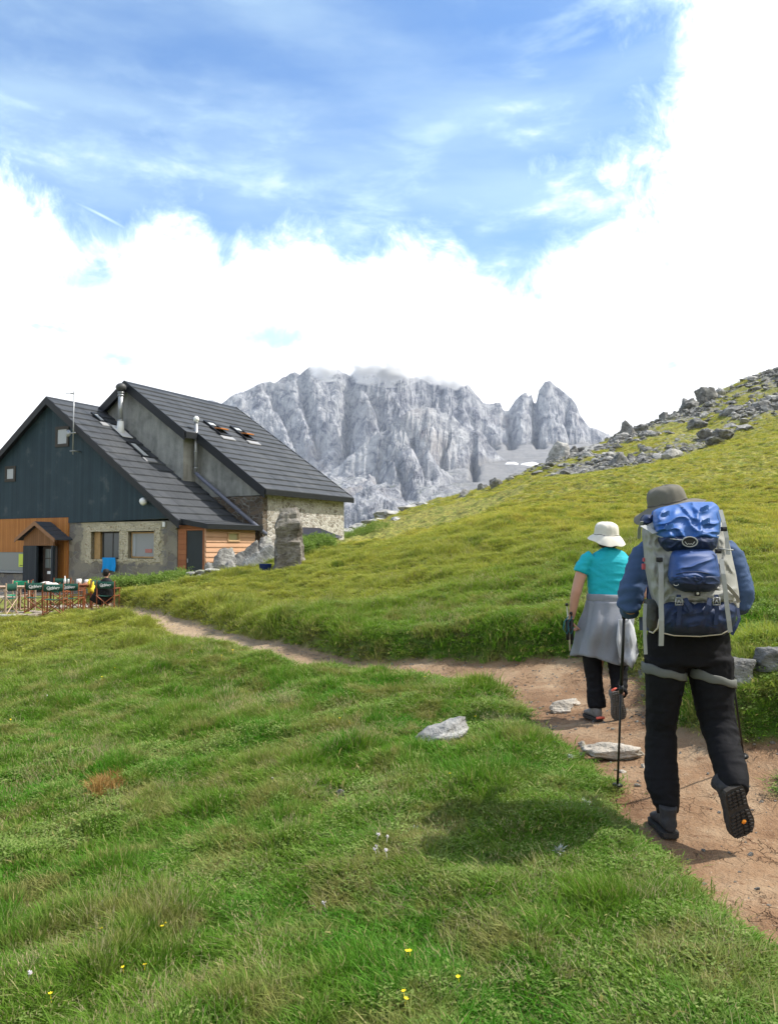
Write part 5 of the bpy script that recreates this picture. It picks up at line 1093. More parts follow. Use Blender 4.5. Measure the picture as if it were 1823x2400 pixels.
def build_man():
    r = empty('person', (1.5, 4.2, 0), 'man in blue jacket and black trousers walking away with a big backpack and two poles', 'person')
    # body: head, neck, trunk, arms and hands as one skin
    mb = MB(); P = head(mb, at(1566, 1205, 4.46), .104, .1)
    limb(mb, ((1570, 1240, 4.42, .055), (1592, 1290, 4.38, .062)))
    limb(mb, ((1600, 1285, 4.36, .15, .09), (1606, 1360, 4.34, .15, .10), (1608, 1450, 4.30, .14, .10), (1610, 1520, 4.28, .15, .11)))
    limb(mb, ((1515, 1290, 4.32, .045), (1485, 1370, 4.27, .042), (1476, 1428, 4.27, .038), (1470, 1412, 4.42, .033), (1464, 1402, 4.54, .028)))
    limb(mb, ((1700, 1290, 4.32, .045), (1735, 1370, 4.27, .042), (1742, 1412, 4.27, .038), (1730, 1406, 4.42, .033), (1716, 1402, 4.54, .028)))
    hand(mb, at(1464, 1402, 4.55), (0.1, 1, -.1), (-1, .1, .1), 1.25); hand(mb, at(1714, 1402, 4.55), (-.1, 1, -.1), (1, .1, .1), 1.25)
    for sx, x, y in ((-1, 1566, 1560), (1, 1658, 1560)): limb(mb, ((1610 + sx * 30, 1500, 4.28, .09), (x, y, 4.26, .08)))
    limb(mb, ((1560, 1560, 4.27, .075), (1551, 1700, 4.36, .055), (1560, 1880, 4.24, .04)))
    limb(mb, ((1664, 1560, 4.25, .075), (1690, 1700, 4.22, .055), (1722, 1850, 3.93, .04)))
    weld('body', mb, .0075, SKIN, r, 4)
    hm = MB(); c = at(1566, 1205, 4.46); hm.tube([c + Vector((0, -.02, .07)), c + Vector((0, -.03, .02)), c + Vector((0, -.035, -.04)), c + Vector((0, -.03, -.07))], [(.07, .085), (.082, .092), (.074, .072), (.05, .04)], 18, ref=(0, 1, 0)); weld('hair', hm, .008, cloth_mat('grey_brown_hair', (.10, .085, .07), .35, 60, .004), r, 2)
    # trousers
    mb = MB()
    limb(mb, ((1612, 1470, 4.28, .205, .135), (1612, 1520, 4.28, .222, .145), (1612, 1562, 4.27, .215, .14)), 24)
    limb(mb, ((1562, 1540, 4.27, .115, .12), (1558, 1600, 4.29, .100, .115), (1552, 1660, 4.32, .082, .10), (1549, 1720, 4.34, .077, .088), (1548, 1780, 4.32, .082, .085), (1550, 1825, 4.29, .086, .083), (1556, 1860, 4.26, .075, .078), (1563, 1893, 4.24, .052, .075), (1564, 1905, 4.23, .05, .07)), 20)
    limb(mb, ((1662, 1540, 4.26, .118, .12), (1666, 1590, 4.26, .112, .118), (1672, 1640, 4.25, .100, .108), (1684, 1705, 4.22, .084, .092), (1702, 1770, 4.10, .079, .086), (1715, 1815, 4.01, .075, .08), (1720, 1846, 3.95, .066, .074), (1722, 1858, 3.93, .062, .07)), 20)
    f1 = folds(.012, 15, .7, 1.5, 3, .7)
    def w(co):
        k = np.exp(-((co[:, 2] - .52) / .10) ** 2) + 1.0 * np.exp(-((co[:, 2] - .16) / .09) ** 2) + .9 * np.exp(-((co[:, 2] - .85) / .08) ** 2)
        return f1(co) * (.45 + .9 * k)
    weld('trousers', mb, .0085, TROUS, r, 5, w)
    m = MB(); a = at(1588, 1590, 4.20); m.hexa([a + Vector(v) for v in ((-.01, 0, -.09), (.028, 0, -.095), (.028, .02, -.095), (-.01, .02, -.09), (-.01, 0, .02), (.015, 0, .02), (.015, .02, .02), (-.01, .02, .02))]); m.build('pocket_flap', TROUS, r, .006, world=True)
    # jacket
    mb = MB()
    limb(mb, ((1590, 1262, 4.36, .085, .075), (1596, 1285, 4.34, .15, .10), (1602, 1310, 4.32, .19, .12), (1606, 1380, 4.30, .195, .135), (1609, 1440, 4.28, .20, .14), (1611, 1474, 4.27, .208, .145)), 24)
    limb(mb, ((1530, 1290, 4.32, .075), (1508, 1305, 4.29, .072), (1492, 1345, 4.27, .066, .07), (1480, 1385, 4.25, .064, .07), (1475, 1420, 4.245, .062, .066), (1476, 1432, 4.30, .052), (1471, 1415, 4.40, .045), (1466, 1404, 4.50, .037)), 18)
    limb(mb, ((1690, 1290, 4.32, .075), (1712, 1308, 4.29, .070), (1727, 1350, 4.27, .064, .07), (1737, 1388, 4.25, .064, .07), (1738, 1412, 4.245, .060, .064), (1732, 1420, 4.32, .050), (1724, 1410, 4.42, .043), (1716, 1403, 4.50, .037)), 18)
    weld('jacket', mb, .0085, JACKET, r, 5, folds(.013, 13, .8, 1.3, 12, .8))
    # boots
    y0 = at(1560, 1938, 4.19)
    boot(r, frame((y0.x + .01, 4.14, gz(y0.x, 4.2) + .012), (.05, 1, .0), (0, 0, 1)), BOOTM, SOLEM, length=.27, label='left boot planted flat on the path')
    toe = at(1745, 1972, 3.98); heel = at(1720, 1857, 3.88)
    d = (toe - heel).normalized(); out = Vector((.05, -1, .15))      # sole looks back at us
    boot(r, frame(heel + Vector((0, 0, .015)), d, -out), BOOTM, SOLEM, length=.285, w=.125, tall=.14, mark=mat('orange_badge', (.85, .30, .03), .5), label='right boot lifted with its lugged sole facing back')
    # grey bands round the thighs
    for cx, cy, Yc, rx, ry, sl in ((1556, 1574, 4.28, .100, .112, .22), (1669, 1588, 4.255, .104, .112, .26)):
        c = at(cx, cy, Yc); ring = []
        m = MB(); n = 36; vs = []
        for k in range(n):
            a = 2 * math.pi * k / n; x, y = (rx + .009) * math.cos(a), (ry + .010) * math.sin(a); hh = .024 + .004 * math.sin(a * 2 + 1)
            for rr_, zz in ((0, -hh), (.006, -hh * .8), (.006, hh * .8), (0, hh)):
                vs.append(c + Vector((x * (1 + rr_ * 8), y * (1 + rr_ * 8), zz - sl * x + .003 * math.sin(7 * a))))
        fs = [(k * 4 + j, ((k + 1) % n) * 4 + j, ((k + 1) % n) * 4 + j + 1, k * 4 + j + 1) for k in range(n) for j in range(3)]
        m.add(vs, fs, True); o = m.build('thigh_band', cloth_mat('band_grey', (.125, .13, .12), .15, 40, .002, .8), r, world=True); sd_ = o.modifiers.new('s', 'SOLIDIFY'); sd_.thickness = .004
    c = at(1564, 1180, 4.42)
    pr = [(.0, .098), (.045, .096), (.078, .086), (.094, .066), (.099, .035), (.101, .004), (.103, -.006), (.125, -.012), (.160, -.018), (.198, -.028)]
    hat(r, c, pr, HATG, (.02, -.24), lambda a: -.050 * max(0, -math.cos(a)) ** 2 + .006 * math.sin(3 * a), band=5, wobble=.010)
    return r
build_man()

def build_pack():
    r = empty('backpack', tuple(at(1620, 1480, 4.0)), 'large blue and grey trekking backpack worn by the man', 'backpack')
    B = 4.14
    sheet('main_bag', [(1212, 1560, 1672, 4.06), (1222, 1515, 1692, 4.0), (1245, 1507, 1702, 3.95), (1285, 1512, 1712, 3.94), (1324, 1514, 1720, 3.93), (1350, 1519, 1726, 3.93), (1390, 1527, 1732, 3.93), (1416, 1536, 1733, 3.93), (1440, 1545, 1730, 3.96), (1455, 1560, 1715, 4.02)], B, GREYP, r, n=3.2, wr=cr(3, .022, .045, 1.2, .8))
    lid = sheet('lid', [(1176, 1616, 1668, 4.10), (1181, 1590, 1678, 4.06), (1188, 1552, 1684, 4.01), (1197, 1532, 1687, 3.97), (1215, 1529, 1689, 3.93), (1235, 1531, 1689, 3.90), (1255, 1536, 1687, 3.875), (1266, 1540, 1685, 3.865)], B, BLUE, r, n=4.5, wr=cr(9, .026, .028, 1, 1.2))
    lf = sheet('lid_front', [(1252, 1544, 1682, 3.90), (1260, 1538, 1686, 3.872), (1270, 1540, 1685, 3.865), (1282, 1546, 1682, 3.88), (1290, 1555, 1676, 3.90), (1302, 1566, 1660, 3.96)], B, NAVY, r, n=4.5, wr=cr(13, .014, .05)); lf.parent = lid; lf.matrix_parent_inverse = Matrix()
    m = MB(); m.tube([at(1536 + (1686 - 1536) * q / 14, 1254 + 12 * math.sin(math.pi * q / 14) ** .7, 3.862 + .10 * abs(q / 7 - 1) ** 3) for q in range(15)], .0028, 6); z_ = m.build('zip', STRAP, None); z_.parent = lid
    for px, py, rot in ((1558, 1205, .1), (1567, 1234, .3), (1649, 1192, -.2), (1652, 1222, -.1)):      # webbing loops sewn to the lid
        Yq = 3.93 - (py - 1190) * .0014; c = at(px, py, Yq); m = MB(); pts = [c + Vector((math.cos(a) * .020, -.006 - .012 * math.sin(a), math.sin(a * 2 + rot) * .006)) for a in [math.pi * q / 8 for q in range(9)]]
        m.ribbon(pts, .022, .0025, (0, 0, 1)); q = m.build('webbing_loop', BLUE, None); q.parent = lid
    # oval badge with a spread-wing mark
    c = at(1616, 1270, 3.845); m = MB(); m.tube([c + Vector((.036 * math.cos(a), .0 - .002, .0235 * math.sin(a))) for a in [2 * math.pi * k / 30 for k in range(31)]], .0028, 8, cap=False); b = m.build('badge', STRAP, None); b.parent = lid
    m = MB(); m.slab([c + Vector((.033 * math.cos(2 * math.pi * k / 24), .002, .021 * math.sin(2 * math.pi * k / 24))) for k in range(24)], (0, .01, 0)); q = m.build('badge_field', BLACKP, None); q.parent = lid
    m = MB()
    for sg in (-1, 1): m.ribbon([c + Vector((sg * x, -.002, z)) for x, z in ((0, -.012), (.006, -.008), (.012, -.013), (.018, -.006), (.024, .001))], .004, .001, (0, 0, 1))
    q = m.build('wing_mark', STRAP, None); q.parent = lid
    side = sheet('shoulder_pad', [(1206, 1512, 1530, 4.10), (1214, 1504, 1531, 4.05), (1228, 1503, 1534, 4.05), (1236, 1510, 1534, 4.08)], 4.16, NAVY, r, nx=20, ny=20, wr=cr(4, .01))
    pk = sheet('front_pocket', [(1284, 1592, 1655, 3.90), (1290, 1576, 1670, 3.86), (1302, 1570, 1680, 3.825), (1330, 1566, 1685, 3.80), (1352, 1564, 1688, 3.79), (1368, 1570, 1687, 3.80), (1378, 1582, 1680, 3.83), (1386, 1602, 1662, 3.88)], 3.97, VIOL, r, n=3.4, wr=cr(21, .011, .030, .5, 1.3))
    m = MB(); m.tube([at(1566 + 120 * q / 12, 1352 - 12 * math.sin(math.pi * q / 12), 3.778 + .10 * abs(q / 6 - 1) ** 3.2) for q in range(13)], .003, 6); q = m.build('zip', NAVY, None); q.parent = pk
    sh = sheet('pocket_base', [(1346, 1568, 1684, 3.80), (1352, 1564, 1688, 3.782), (1368, 1570, 1687, 3.79), (1379, 1582, 1680, 3.82), (1388, 1602, 1662, 3.88)], 3.97, NAVY, r, n=3.4, wr=cr(22, .008)); sh.parent = pk; sh.matrix_parent_inverse = Matrix()
    m = MB(); c = at(1584, 1369, 3.77); m.tube([c + Vector((.011 * math.cos(a), 0, .008 * math.sin(a))) for a in [math.pi + math.pi * k / 8 for k in range(9)]], .0014, 6); q = m.build('pocket_mark', STRAP, None); q.parent = pk
    sheet('lower_band', [(1378, 1560, 1722, 3.97), (1384, 1556, 1725, 3.92), (1396, 1552, 1728, 3.905), (1406, 1552, 1728, 3.91), (1416, 1556, 1725, 3.95)], B, GREYP, r, n=3.5, wr=cr(23, .010))
    m = MB(); c = at(1634, 1391, 3.885); m.box(c, (.028, .008, .026)); q = m.build('logo_patch', BLACKP, r, .002, world=True); m = MB(); m.tube([c + Vector((0, -.0045, 0)), c + Vector((0, -.006, 0))], .0065, 12); w_ = m.build('logo_dot', WHITEM, None); w_.parent = q
    lb = sheet('lower_compartment', [(1404, 1558, 1722, 3.97), (1412, 1545, 1728, 3.92), (1430, 1539, 1730, 3.89), (1455, 1543, 1724, 3.89), (1472, 1549, 1716, 3.91), (1484, 1556, 1708, 3.95), (1491, 1570, 1695, 4.0)], B, NAVY, r, n=3.6, wr=cr(31, .014, .04, 1, 1))
    # long webbing straps, tails hanging free
    def strap(name, pts, w, m_=STRAP):
        m = MB(); m.ribbon([at(*p) for p in pts], w, .003); o = m.build(name, m_, r, world=True); return o
    strap('compression_strap', [(1548, 1318, 3.915), (1549, 1340, 3.895), (1549, 1380, 3.885), (1549, 1420, 3.88), (1550, 1455, 3.875), (1550, 1480, 3.885), (1549, 1514, 3.90)], .024)
    strap('compression_strap', [(1690, 1310, 3.91), (1694, 1345, 3.885), (1699, 1380, 3.88), (1703, 1420, 3.88), (1708, 1455, 3.885), (1711, 1482, 3.90)], .022)
    strap('hanging_strap', [(1512, 1415, 4.02), (1510, 1450, 4.0), (1511, 1490, 4.0), (1513, 1534, 4.0)], .017)
    strap('diagonal_strap', [(1698, 1368, 3.90), (1712, 1382, 3.93), (1726, 1398, 3.97), (1731, 1412, 4.0)], .018)
    strap('side_strap', [(1506, 1232, 4.0), (1520, 1240, 3.96), (1536, 1250, 3.92)], .034)
    strap('load_strap', [(1504, 1222, 4.06), (1498, 1240, 4.10), (1497, 1262, 4.14)], .016)
    strap('hip_belt_tail', [(1728, 1425, 3.98), (1732, 1450, 3.96), (1724, 1470, 3.95), (1714, 1488, 3.95)], .016, NAVY)
    strap('side_webbing', [(1688, 1195, 4.0), (1696, 1225, 3.97), (1703, 1260, 3.95), (1706, 1300, 3.94)], .02)
    m = MB(); m.tube([at(*p) for p in ((1521, 1480, 4.02), (1530, 1484, 3.98), (1541, 1472, 3.95), (1545, 1450, 3.94))], .004, 6); m.tube([at(*p) for p in ((1553, 1484, 3.92), (1580, 1490, 3.95), (1640, 1492, 3.97), (1690, 1487, 3.95), (1708, 1478, 3.92))], .003, 6); m.build('drawcord', cloth_mat('cream_cord', (.55, .50, .40), .2, 30, .001), r, world=True)
    for px, py, Yq in ((1545, 1312, 3.90), (1683, 1292, 3.87), (1696, 1240, 3.93)):
        c = at(px, py, Yq); m = MB(); m.box(c, (.030, .012, .022)); m.box(c + Vector((0, -.008, 0)), (.020, .006, .012)); m.build('side_buckle', BLACKP, r, .003, world=True)
    m = MB(); m.tube([at(*p) for p in ((1684, 1286, 3.88), (1700, 1288, 3.86), (1718, 1289, 3.87))], .0035, 6); m.build('toggle_cord', STRAP, r, world=True)
    for px in (1591, 1679):      # the two lower buckles, triangular, with drooping straps
        c = at(px, 1411, 3.868); m = MB()
        for a, b in (((-.014, .020), (.014, .020)), ((-.014, .020), (-.018, -.014)), ((.014, .020), (.018, -.014)), ((-.018, -.014), (.018, -.014)), ((0, .010), (-.008, -.008)), ((0, .010), (.008, -.008))): m.tube([c + Vector((a[0], 0, a[1])), c + Vector((b[0], 0, b[1]))], .0028, 6)
        bk = m.build('buckle', METAL, r, world=True)
        m = MB(); m.ribbon([c + Vector(v) for v in ((0, .004, .035), (0, 0, .018))], .020, .003); m.ribbon([c + Vector(v) for v in ((0, 0, -.012), (.004, .006, -.05), (-.002, .008, -.095), (.0, .01, -.11))], .020, .003)
        sg = 1 if px < 1620 else -1
        m.ribbon([c + Vector(v) for v in ((sg * .03, .004, .018), (sg * .042, -.010, -.015), (sg * .058, -.006, -.045), (sg * .05, 0, -.058))], .022, .003); m.ribbon([c + Vector(v) for v in ((sg * .058, .0, -.050), (sg * .03, -.004, -.035), (sg * .035, .0, .0))], .016, .003); q = m.build('buckle_strap', NAVY, None); q.parent = bk
    sheet('bottle_pocket', [(1405, 1513, 1540, 4.04), (1420, 1512, 1545, 4.0), (1460, 1516, 1548, 3.99), (1480, 1522, 1548, 4.02)], 4.15, cloth_mat('mesh_pocket', (.07, .07, .06), .4, 60, .003), r, nx=24, ny=24, wr=cr(8, .01))
    m = MB(); c = at(1508, 1328, 4.08); m.box(c, (.018, .012, .030)); m.box(c + Vector((.002, 0, .035)), (.012, .01, .02)); m.build('red_tag', mat('red_tag', (.55, .10, .12), .5), r, .003, world=True)
    # shoulder straps over the front
    for x0, x1 in ((1535, 1528), (1668, 1680)):
        m = MB(); m.ribbon([at(x0, 1268, 4.18), at(x0, 1262, 4.30), at(x1, 1290, 4.44), at(x1, 1350, 4.47), at(x1, 1420, 4.38), at(x1, 1440, 4.2)], .06, .012); m.build('shoulder_strap', NAVY, r, .003, world=True)
    m = MB(); m.ribbon([at(x, y, Yq) for x, y, Yq in ((1530, 1462, 4.1), (1500, 1462, 4.3), (1520, 1462, 4.44), (1612, 1462, 4.47), (1700, 1462, 4.44), (1722, 1462, 4.3), (1700, 1462, 4.1))], .07, .012, (0, 0, 1)); m.build('hip_belt', NAVY, r, .003, world=True)
build_pack()
tp = at(1446, 1866, 4.78); tp.z = gz(tp.x, tp.y) - .01
pole('trekking_pole', at(1464, 1398, 4.60), tp, 'black trekking pole planted at the left of the man with the backpack', 'the man\'s trekking poles')
tp = at(1745, 1800, 5.1); tp.z = gz(tp.x, tp.y)
pole('trekking_pole', at(1692, 1402, 4.62), tp, 'black trekking pole leaning behind the right leg of the man', 'the man\'s trekking poles')

def build_woman():
    r = empty('person', (1.9, 7.0, 0), 'woman in turquoise shirt and cream sun hat with a grey jacket tied round her waist', 'person')
    k = 7.0
    mb = MB(); head(mb, at(1424, 1262, 7.06), .098, 0)
    limb(mb, ((1425, 1282, 7.05, .05), (1426, 1300, 7.02, .055)))
    limb(mb, ((1426, 1310, 7.0, .15, .08), (1428, 1360, 7.0, .14, .09), (1430, 1420, 7.0, .14, .09), (1430, 1470, 7.0, .15, .10)))
    limb(mb, ((1372, 1315, 7.0, .048), (1360, 1350, 6.99, .050, .052), (1350, 1388, 6.98, .044), (1347, 1400, 6.99, .041), (1343, 1428, 7.01, .034), (1339, 1448, 7.03, .026)))
    hand(mb, at(1339, 1452, 7.03), (-.05, .10, -1), (-1, 0, 0), 1.1, .95)
    limb(mb, ((1486, 1315, 7.0, .048), (1500, 1350, 7.02, .05), (1508, 1395, 7.04, .042), (1500, 1410, 7.18, .034), (1492, 1405, 7.27, .026)))
    hand(mb, at(1492, 1405, 7.28), (0, 1, -.1), (1, 0, 0), 1.1, .95)
    limb(mb, ((1406, 1480, 7.0, .10), (1392, 1560, 7.02, .075), (1398, 1655, 6.98, .04))); limb(mb, ((1452, 1480, 7.0, .10), (1450, 1570, 6.98, .07), (1452, 1630, 6.8, .04)))
    weld('body', mb, .009, SKIN, r, 3)
    hm = MB(); c = at(1424, 1262, 7.04); hm.tube([c + Vector((0, 0, .06)), c, c + Vector((0, -.02, -.055)), c + Vector((0, -.02, -.085))], [(.07, .085), (.085, .092), (.085, .07), (.06, .045)], 18, ref=(0, 1, 0)); weld('hair', hm, .01, cloth_mat('brown_hair', (.05, .032, .02), .4, 60, .004), r, 2)
    mb = MB()
    limb(mb, ((1426, 1288, 7.02, .07, .06), (1427, 1296, 7.01, .13, .085), (1428, 1312, 7.0, .185, .11), (1429, 1340, 7.0, .20, .125), (1430, 1370, 7.0, .195, .13), (1431, 1395, 7.0, .19, .135), (1431, 1408, 7.0, .195, .14)), 24)
    limb(mb, ((1388, 1306, 7.0, .065), (1374, 1314, 7.0, .062), (1363, 1332, 6.99, .060, .065), (1359, 1342, 6.99, .062, .066)), 16); limb(mb, ((1478, 1305, 7.0, .07), (1492, 1316, 7.0, .068), (1501, 1337, 7.0, .066, .07), (1503, 1343, 7.0, .066, .07)), 16)
    weld('shirt', mb, .0095, cloth_mat('turquoise_shirt', (.008, .38, .46), .12, 7, .008, .7), r, 4, folds(.010, 11, .6, 1.7, 31, .8))
    # jacket tied round the waist: knotted band, skirt-like body and a hanging sleeve
    gj = cloth_mat('grey_fleece', (.22, .23, .26), .08, 40, .004, .95)
    mb = MB(); limb(mb, ((1430, 1392, 6.99, .198, .145), (1430, 1398, 6.99, .205, .152), (1430, 1407, 6.99, .204, .152), (1430, 1411, 6.99, .198, .146)), 28); weld('tied_sleeves', mb, .009, gj, r, 3, folds(.004, 18, .5, 2, 3))
    n = 72; vs = []; rows = 22
    for i in range(rows):
        t = i / (rows - 1)
        for q in range(n):
            a = 2 * math.pi * q / n; cx = at(1430 - 20 * t, 1408 + 132 * t, 6.99)
            rx = .198 + .012 * sstep(0, .55, t) + .006 * t; ry = .15 + .055 * sstep(0, .4, t)
            pl = (.020 * math.sin(5 * a + .8) + .010 * math.sin(11 * a + 2)) * t ** .7 + .030 * (mnoise.noise(Vector((math.cos(a) * 2.6, math.sin(a) * 2.6, t * 1.6))) + .5 * mnoise.noise(Vector((math.cos(a) * 7, math.sin(a) * 7, t * 3)))) * (.5 + 1.2 * t)
            x, y = (rx + pl) * math.cos(a), (ry + pl) * math.sin(a)
            hem = (.03 * math.sin(a * 2 + .6) * t * t) + (-.035 * max(0, math.cos(a)) - .02 * max(0, -math.cos(a)) * 0) * t * t
            bum = -.022 * math.exp(-((t - .45) / .22) ** 2) * max(0, -math.sin(a))
            vs.append((float(cx.x + x), float(cx.y + y + bum), float(cx.z + hem)))
    fs = [(i * n + q, i * n + (q + 1) % n, (i + 1) * n + (q + 1) % n, (i + 1) * n + q) for i in range(rows - 1) for q in range(n)]
    o = mesh_obj('tied_jacket', vs, fs, gj, r, True, world=True); o.modifiers.new('s', 'SOLIDIFY').thickness = .008
    # the loose corner hanging at her right
    out = [(1450, 1452), (1475, 1450), (1486, 1470), (1492, 1500), (1497, 1530), (1490, 1550), (1481, 1568), (1468, 1556), (1452, 1540), (1446, 1500)]
    m = MB(); c0 = (1472, 1505); nn = len(out); vs = []
    for rg in (0, .25, .5, .75, 1):
        for q, (x, y) in enumerate(out):
            px, py = c0[0] + (x - c0[0]) * rg, c0[1] + (y - c0[1]) * rg; vs.append(at(px, py, 6.72 + .035 * math.sin(px * .22) + .02 * math.sin(py * .1) + .04 * rg * (x > 1485)))
    fs = [(i * nn + q, i * nn + (q + 1) % nn, (i + 1) * nn + (q + 1) % nn, (i + 1) * nn + q) for i in range(4) for q in range(nn)]
    o = mesh_obj('jacket_hem', vs, fs, cloth_mat('white_fleece', (.42, .43, .46), .06, 40, .004, .95), r, True, world=True); o.modifiers.new('s', 'SOLIDIFY').thickness = .008
    mb = MB()
    limb(mb, ((1430, 1480, 6.99, .19, .13), (1430, 1515, 6.99, .18, .13)), 20)
    limb(mb, ((1392, 1510, 7.0, .095, .105), (1388, 1550, 7.01, .083, .095), (1393, 1600, 7.0, .070, .08), (1397, 1640, 6.98, .073, .078), (1399, 1658, 6.97, .072, .076)), 18)
    limb(mb, ((1445, 1510, 6.99, .10, .11), (1448, 1550, 6.97, .09, .10), (1450, 1590, 6.92, .075, .08), (1451, 1615, 6.86, .068, .07), (1452, 1628, 6.82, .062, .066)), 18)
    weld('trousers', mb, .0095, TROUS, r, 4, folds(.013, 14, .8, 1.4, 41, .8))
    g = cloth_mat('grey_walking_shoe', (.17, .165, .16), .3, 30, .003, .8); c = cloth_mat('coral_trim', (.80, .15, .10), .1, 30, .001, .6)
    p0 = at(1402, 1672, 6.95)
    boot(r, frame((p0.x, 6.90, gz(p0.x, 6.95) + .01), (-.25, 1, 0), (0, 0, 1)), g, SOLEM, length=.25, w=.09, tall=.11, accent=c, label='left shoe flat on the path')
    heel = at(1446, 1622, 6.78); toe = at(1452, 1683, 6.83); d = (toe - heel).normalized()
    boot(r, frame(heel, d, -Vector((.05, -1, .1))), g, cloth_mat('grey_shoe_sole', (.105, .098, .088), .4, 40, .003, .85), length=.255, w=.115, tall=.10, accent=c, label='right shoe lifted with the sole facing back')
    c = at(1421, 1250, 7.04)
    pr = [(0, .098), (.045, .096), (.078, .085), (.096, .062), (.101, .03), (.103, -.005), (.106, -.012), (.125, -.030), (.145, -.055), (.165, -.085)]
    hat(r, c, pr, HATB, (.10, .03), lambda a: .03 * max(0, -math.cos(a)) - .02 * max(0, -math.sin(a)), band=6, wobble=.009)
build_woman()
def folded_poles():
    for i, (dx, lab) in enumerate(((-6, 'folded trekking pole with cord held in the woman\'s hand, the outer one'), (4, 'folded trekking pole held in the woman\'s hand, the inner one'))):
        r = empty('trekking_pole', tuple(at(1336 + dx, 1520, 7.0)), lab, 'trekking pole', 'poles in the woman\'s hand')
        m = MB(); m.tube([at(1334 + dx, 1418 + 20 * i, 6.99), at(1337 + dx * .6, 1475, 6.98), at(1338 + dx * .4, 1525 - 14 * i, 6.98)], [.006, .009, .008], 8); m.build('shaft', POLEM if i else cloth_mat('pale_shaft', (.45, .42, .34), .2, 9, .001, .4), r, world=True)
        m = MB(); m.tube([at(1334 + dx, 1414 + 20 * i, 6.99), at(1334 + dx, 1420 + 20 * i, 6.99)], [.010, .016], 8); m.tube([at(1335 + dx, 1452, 6.97), at(1336 + dx, 1500, 6.97)], [.018, .014], 8); m.build('grip', BLACKP, r, world=True)
        m = MB(); m.ribbon([at(x + dx, y, 6.96) for x, y in ((1338, 1445), (1328, 1458), (1326, 1475), (1334, 1486), (1340, 1470))], .018, .004, (0, 1, 0)); m.build('wrist_loop', cloth_mat('teal_loop', (.02, .14, .18), .2, 30, .001), r, world=True)
folded_poles()
# ------------------------------------------------------------------ terrace and what stands on it
TZ = -.42
def hitS(px, py, s):
    d = ray(px, py); k = ((HB.dot(HV) + s)) / d.dot(HV) if False else None
    o = Vector((0, 0, CAMZ)); k = (HB.dot(HV) + s - o.dot(HV)) / d.dot(HV); return o + d * k
def hitT(px, py, t):
    d = ray(px, py); o = Vector((0, 0, CAMZ)); k = (HB.dot(HU) + t - o.dot(HU)) / d.dot(HU); return o + d * k
def terrace():
    rr = random.Random(8); edge = [(-22, 22.4), (-14, 22.0), (-11.6, 21.9), (-10.6, 22.2), (-10.0, 22.9), (-9.7, 24.0), (-9.6, 25.5), (-9.4, 27.5), (-9.0, 29.2), (-8.9, 31.5), (-15, 36), (-22, 39)]
    pts = []
    for (a, b), (c, d) in zip(edge, edge[1:] + edge[:1]):
        n = max(1, int(math.hypot(c - a, d - b) / .35))
        for q in range(n): pts.append((a + (c - a) * q / n + rr.uniform(-.06, .06), b + (d - b) * q / n + rr.uniform(-.06, .06)))
    m = MB(); m.slab([(x, y, TZ - .5) for x, y in pts], (0, 0, .5))
    def fn(nt, b):
        p = pos(nt); e = vor(nt, p, 6.5, 'DISTANCE_TO_EDGE'); cc = vor(nt, p, 6.5, 'F1', 'Color'); n = noi(nt, p, 20, 4, .6)
        v = nd(nt, 'ShaderNodeSeparateXYZ', {0: cc}).outputs[0]
        c = ramp(nt, mth(nt, 'ADD', mth(nt, 'MULTIPLY', v, .7), mth(nt, 'MULTIPLY', n, .3)), [(0, (.20, .15, .11)), (.5, (.42, .37, .31)), (1, (.62, .58, .52))])
        c = mixc(nt, smooth(nt, e, .10, .02), c, (.16, .12, .08)); L(nt, c, b.inputs['Base Color']); L(nt, bump(nt, mth(nt, 'ADD', smooth(nt, e, 0, .15), n), .8, .03), b.inputs['Normal'])
    o = m.build('terrace', mat('cobbled_terrace', rough=.95, fn=fn)); o['kind'] = 'structure'
    # pale kerb slabs along the near edge
    k = 0
    for x0 in np.arange(-16.5, -10.9, .62):
        m = MB(); z = TZ + .035; w = .56 + rr.uniform(-.05, .05); y = 22.05 + rr.uniform(-.06, .06)
        m.hexa([(x0, y, TZ - .06), (x0 + w, y + rr.uniform(-.05, .05), TZ - .06), (x0 + w, y + .42, TZ - .06), (x0, y + .40, TZ - .06), (x0, y, z), (x0 + w, y, z + rr.uniform(-.01, .01)), (x0 + w, y + .42, z), (x0, y + .4, z)])
        tag(m.build('edging_slab', LIME, None, .02), 'pale stone slab edging the terrace below the chairs', 'paving slab', 'stone slabs edging the terrace')
terrace()
GREENC = cloth_mat('dark_green_canvas', (.010, .060, .042), .15, 30, .002, .8)
GREEN_SUN = cloth_mat('sunlit_green_canvas', (.02, .26, .13), .12, 30, .002, .8)  # green canvas with the sun shining through it put into the colour
CHW = cloth_mat('red_brown_wood', (.26, .085, .035), .3, 9, .003, .55)
CHP = cloth_mat('pale_worn_wood', (.46, .33, .24), .2, 9, .003, .6)
def letters(word, h, m, name='lettering'):
    c = bpy.data.curves.new('t', 'FONT'); c.body = word; c.size = 1; c.shear = .35; c.extrude = .01; c.align_x = 'CENTER'; c.space_character = .86; c.resolution_u = 2; c.offset = .028
    o = bpy.data.objects.new('t', c); COL.objects.link(o); dg = bpy.context.evaluated_depsgraph_get(); me = bpy.data.meshes.new_from_object(o.evaluated_get(dg)); bpy.data.objects.remove(o)
    xs = [v.co.x for v in me.vertices]; w = max(xs) - min(xs)
    for v in me.vertices: v.co = Vector((v.co.x * h, -.006 - v.co.z * h * .3, v.co.y * h))
    # the leaf-like flourish under the word
    me.materials.clear(); me.materials.append(m); me.name = name
    return me, w * h
LET = None
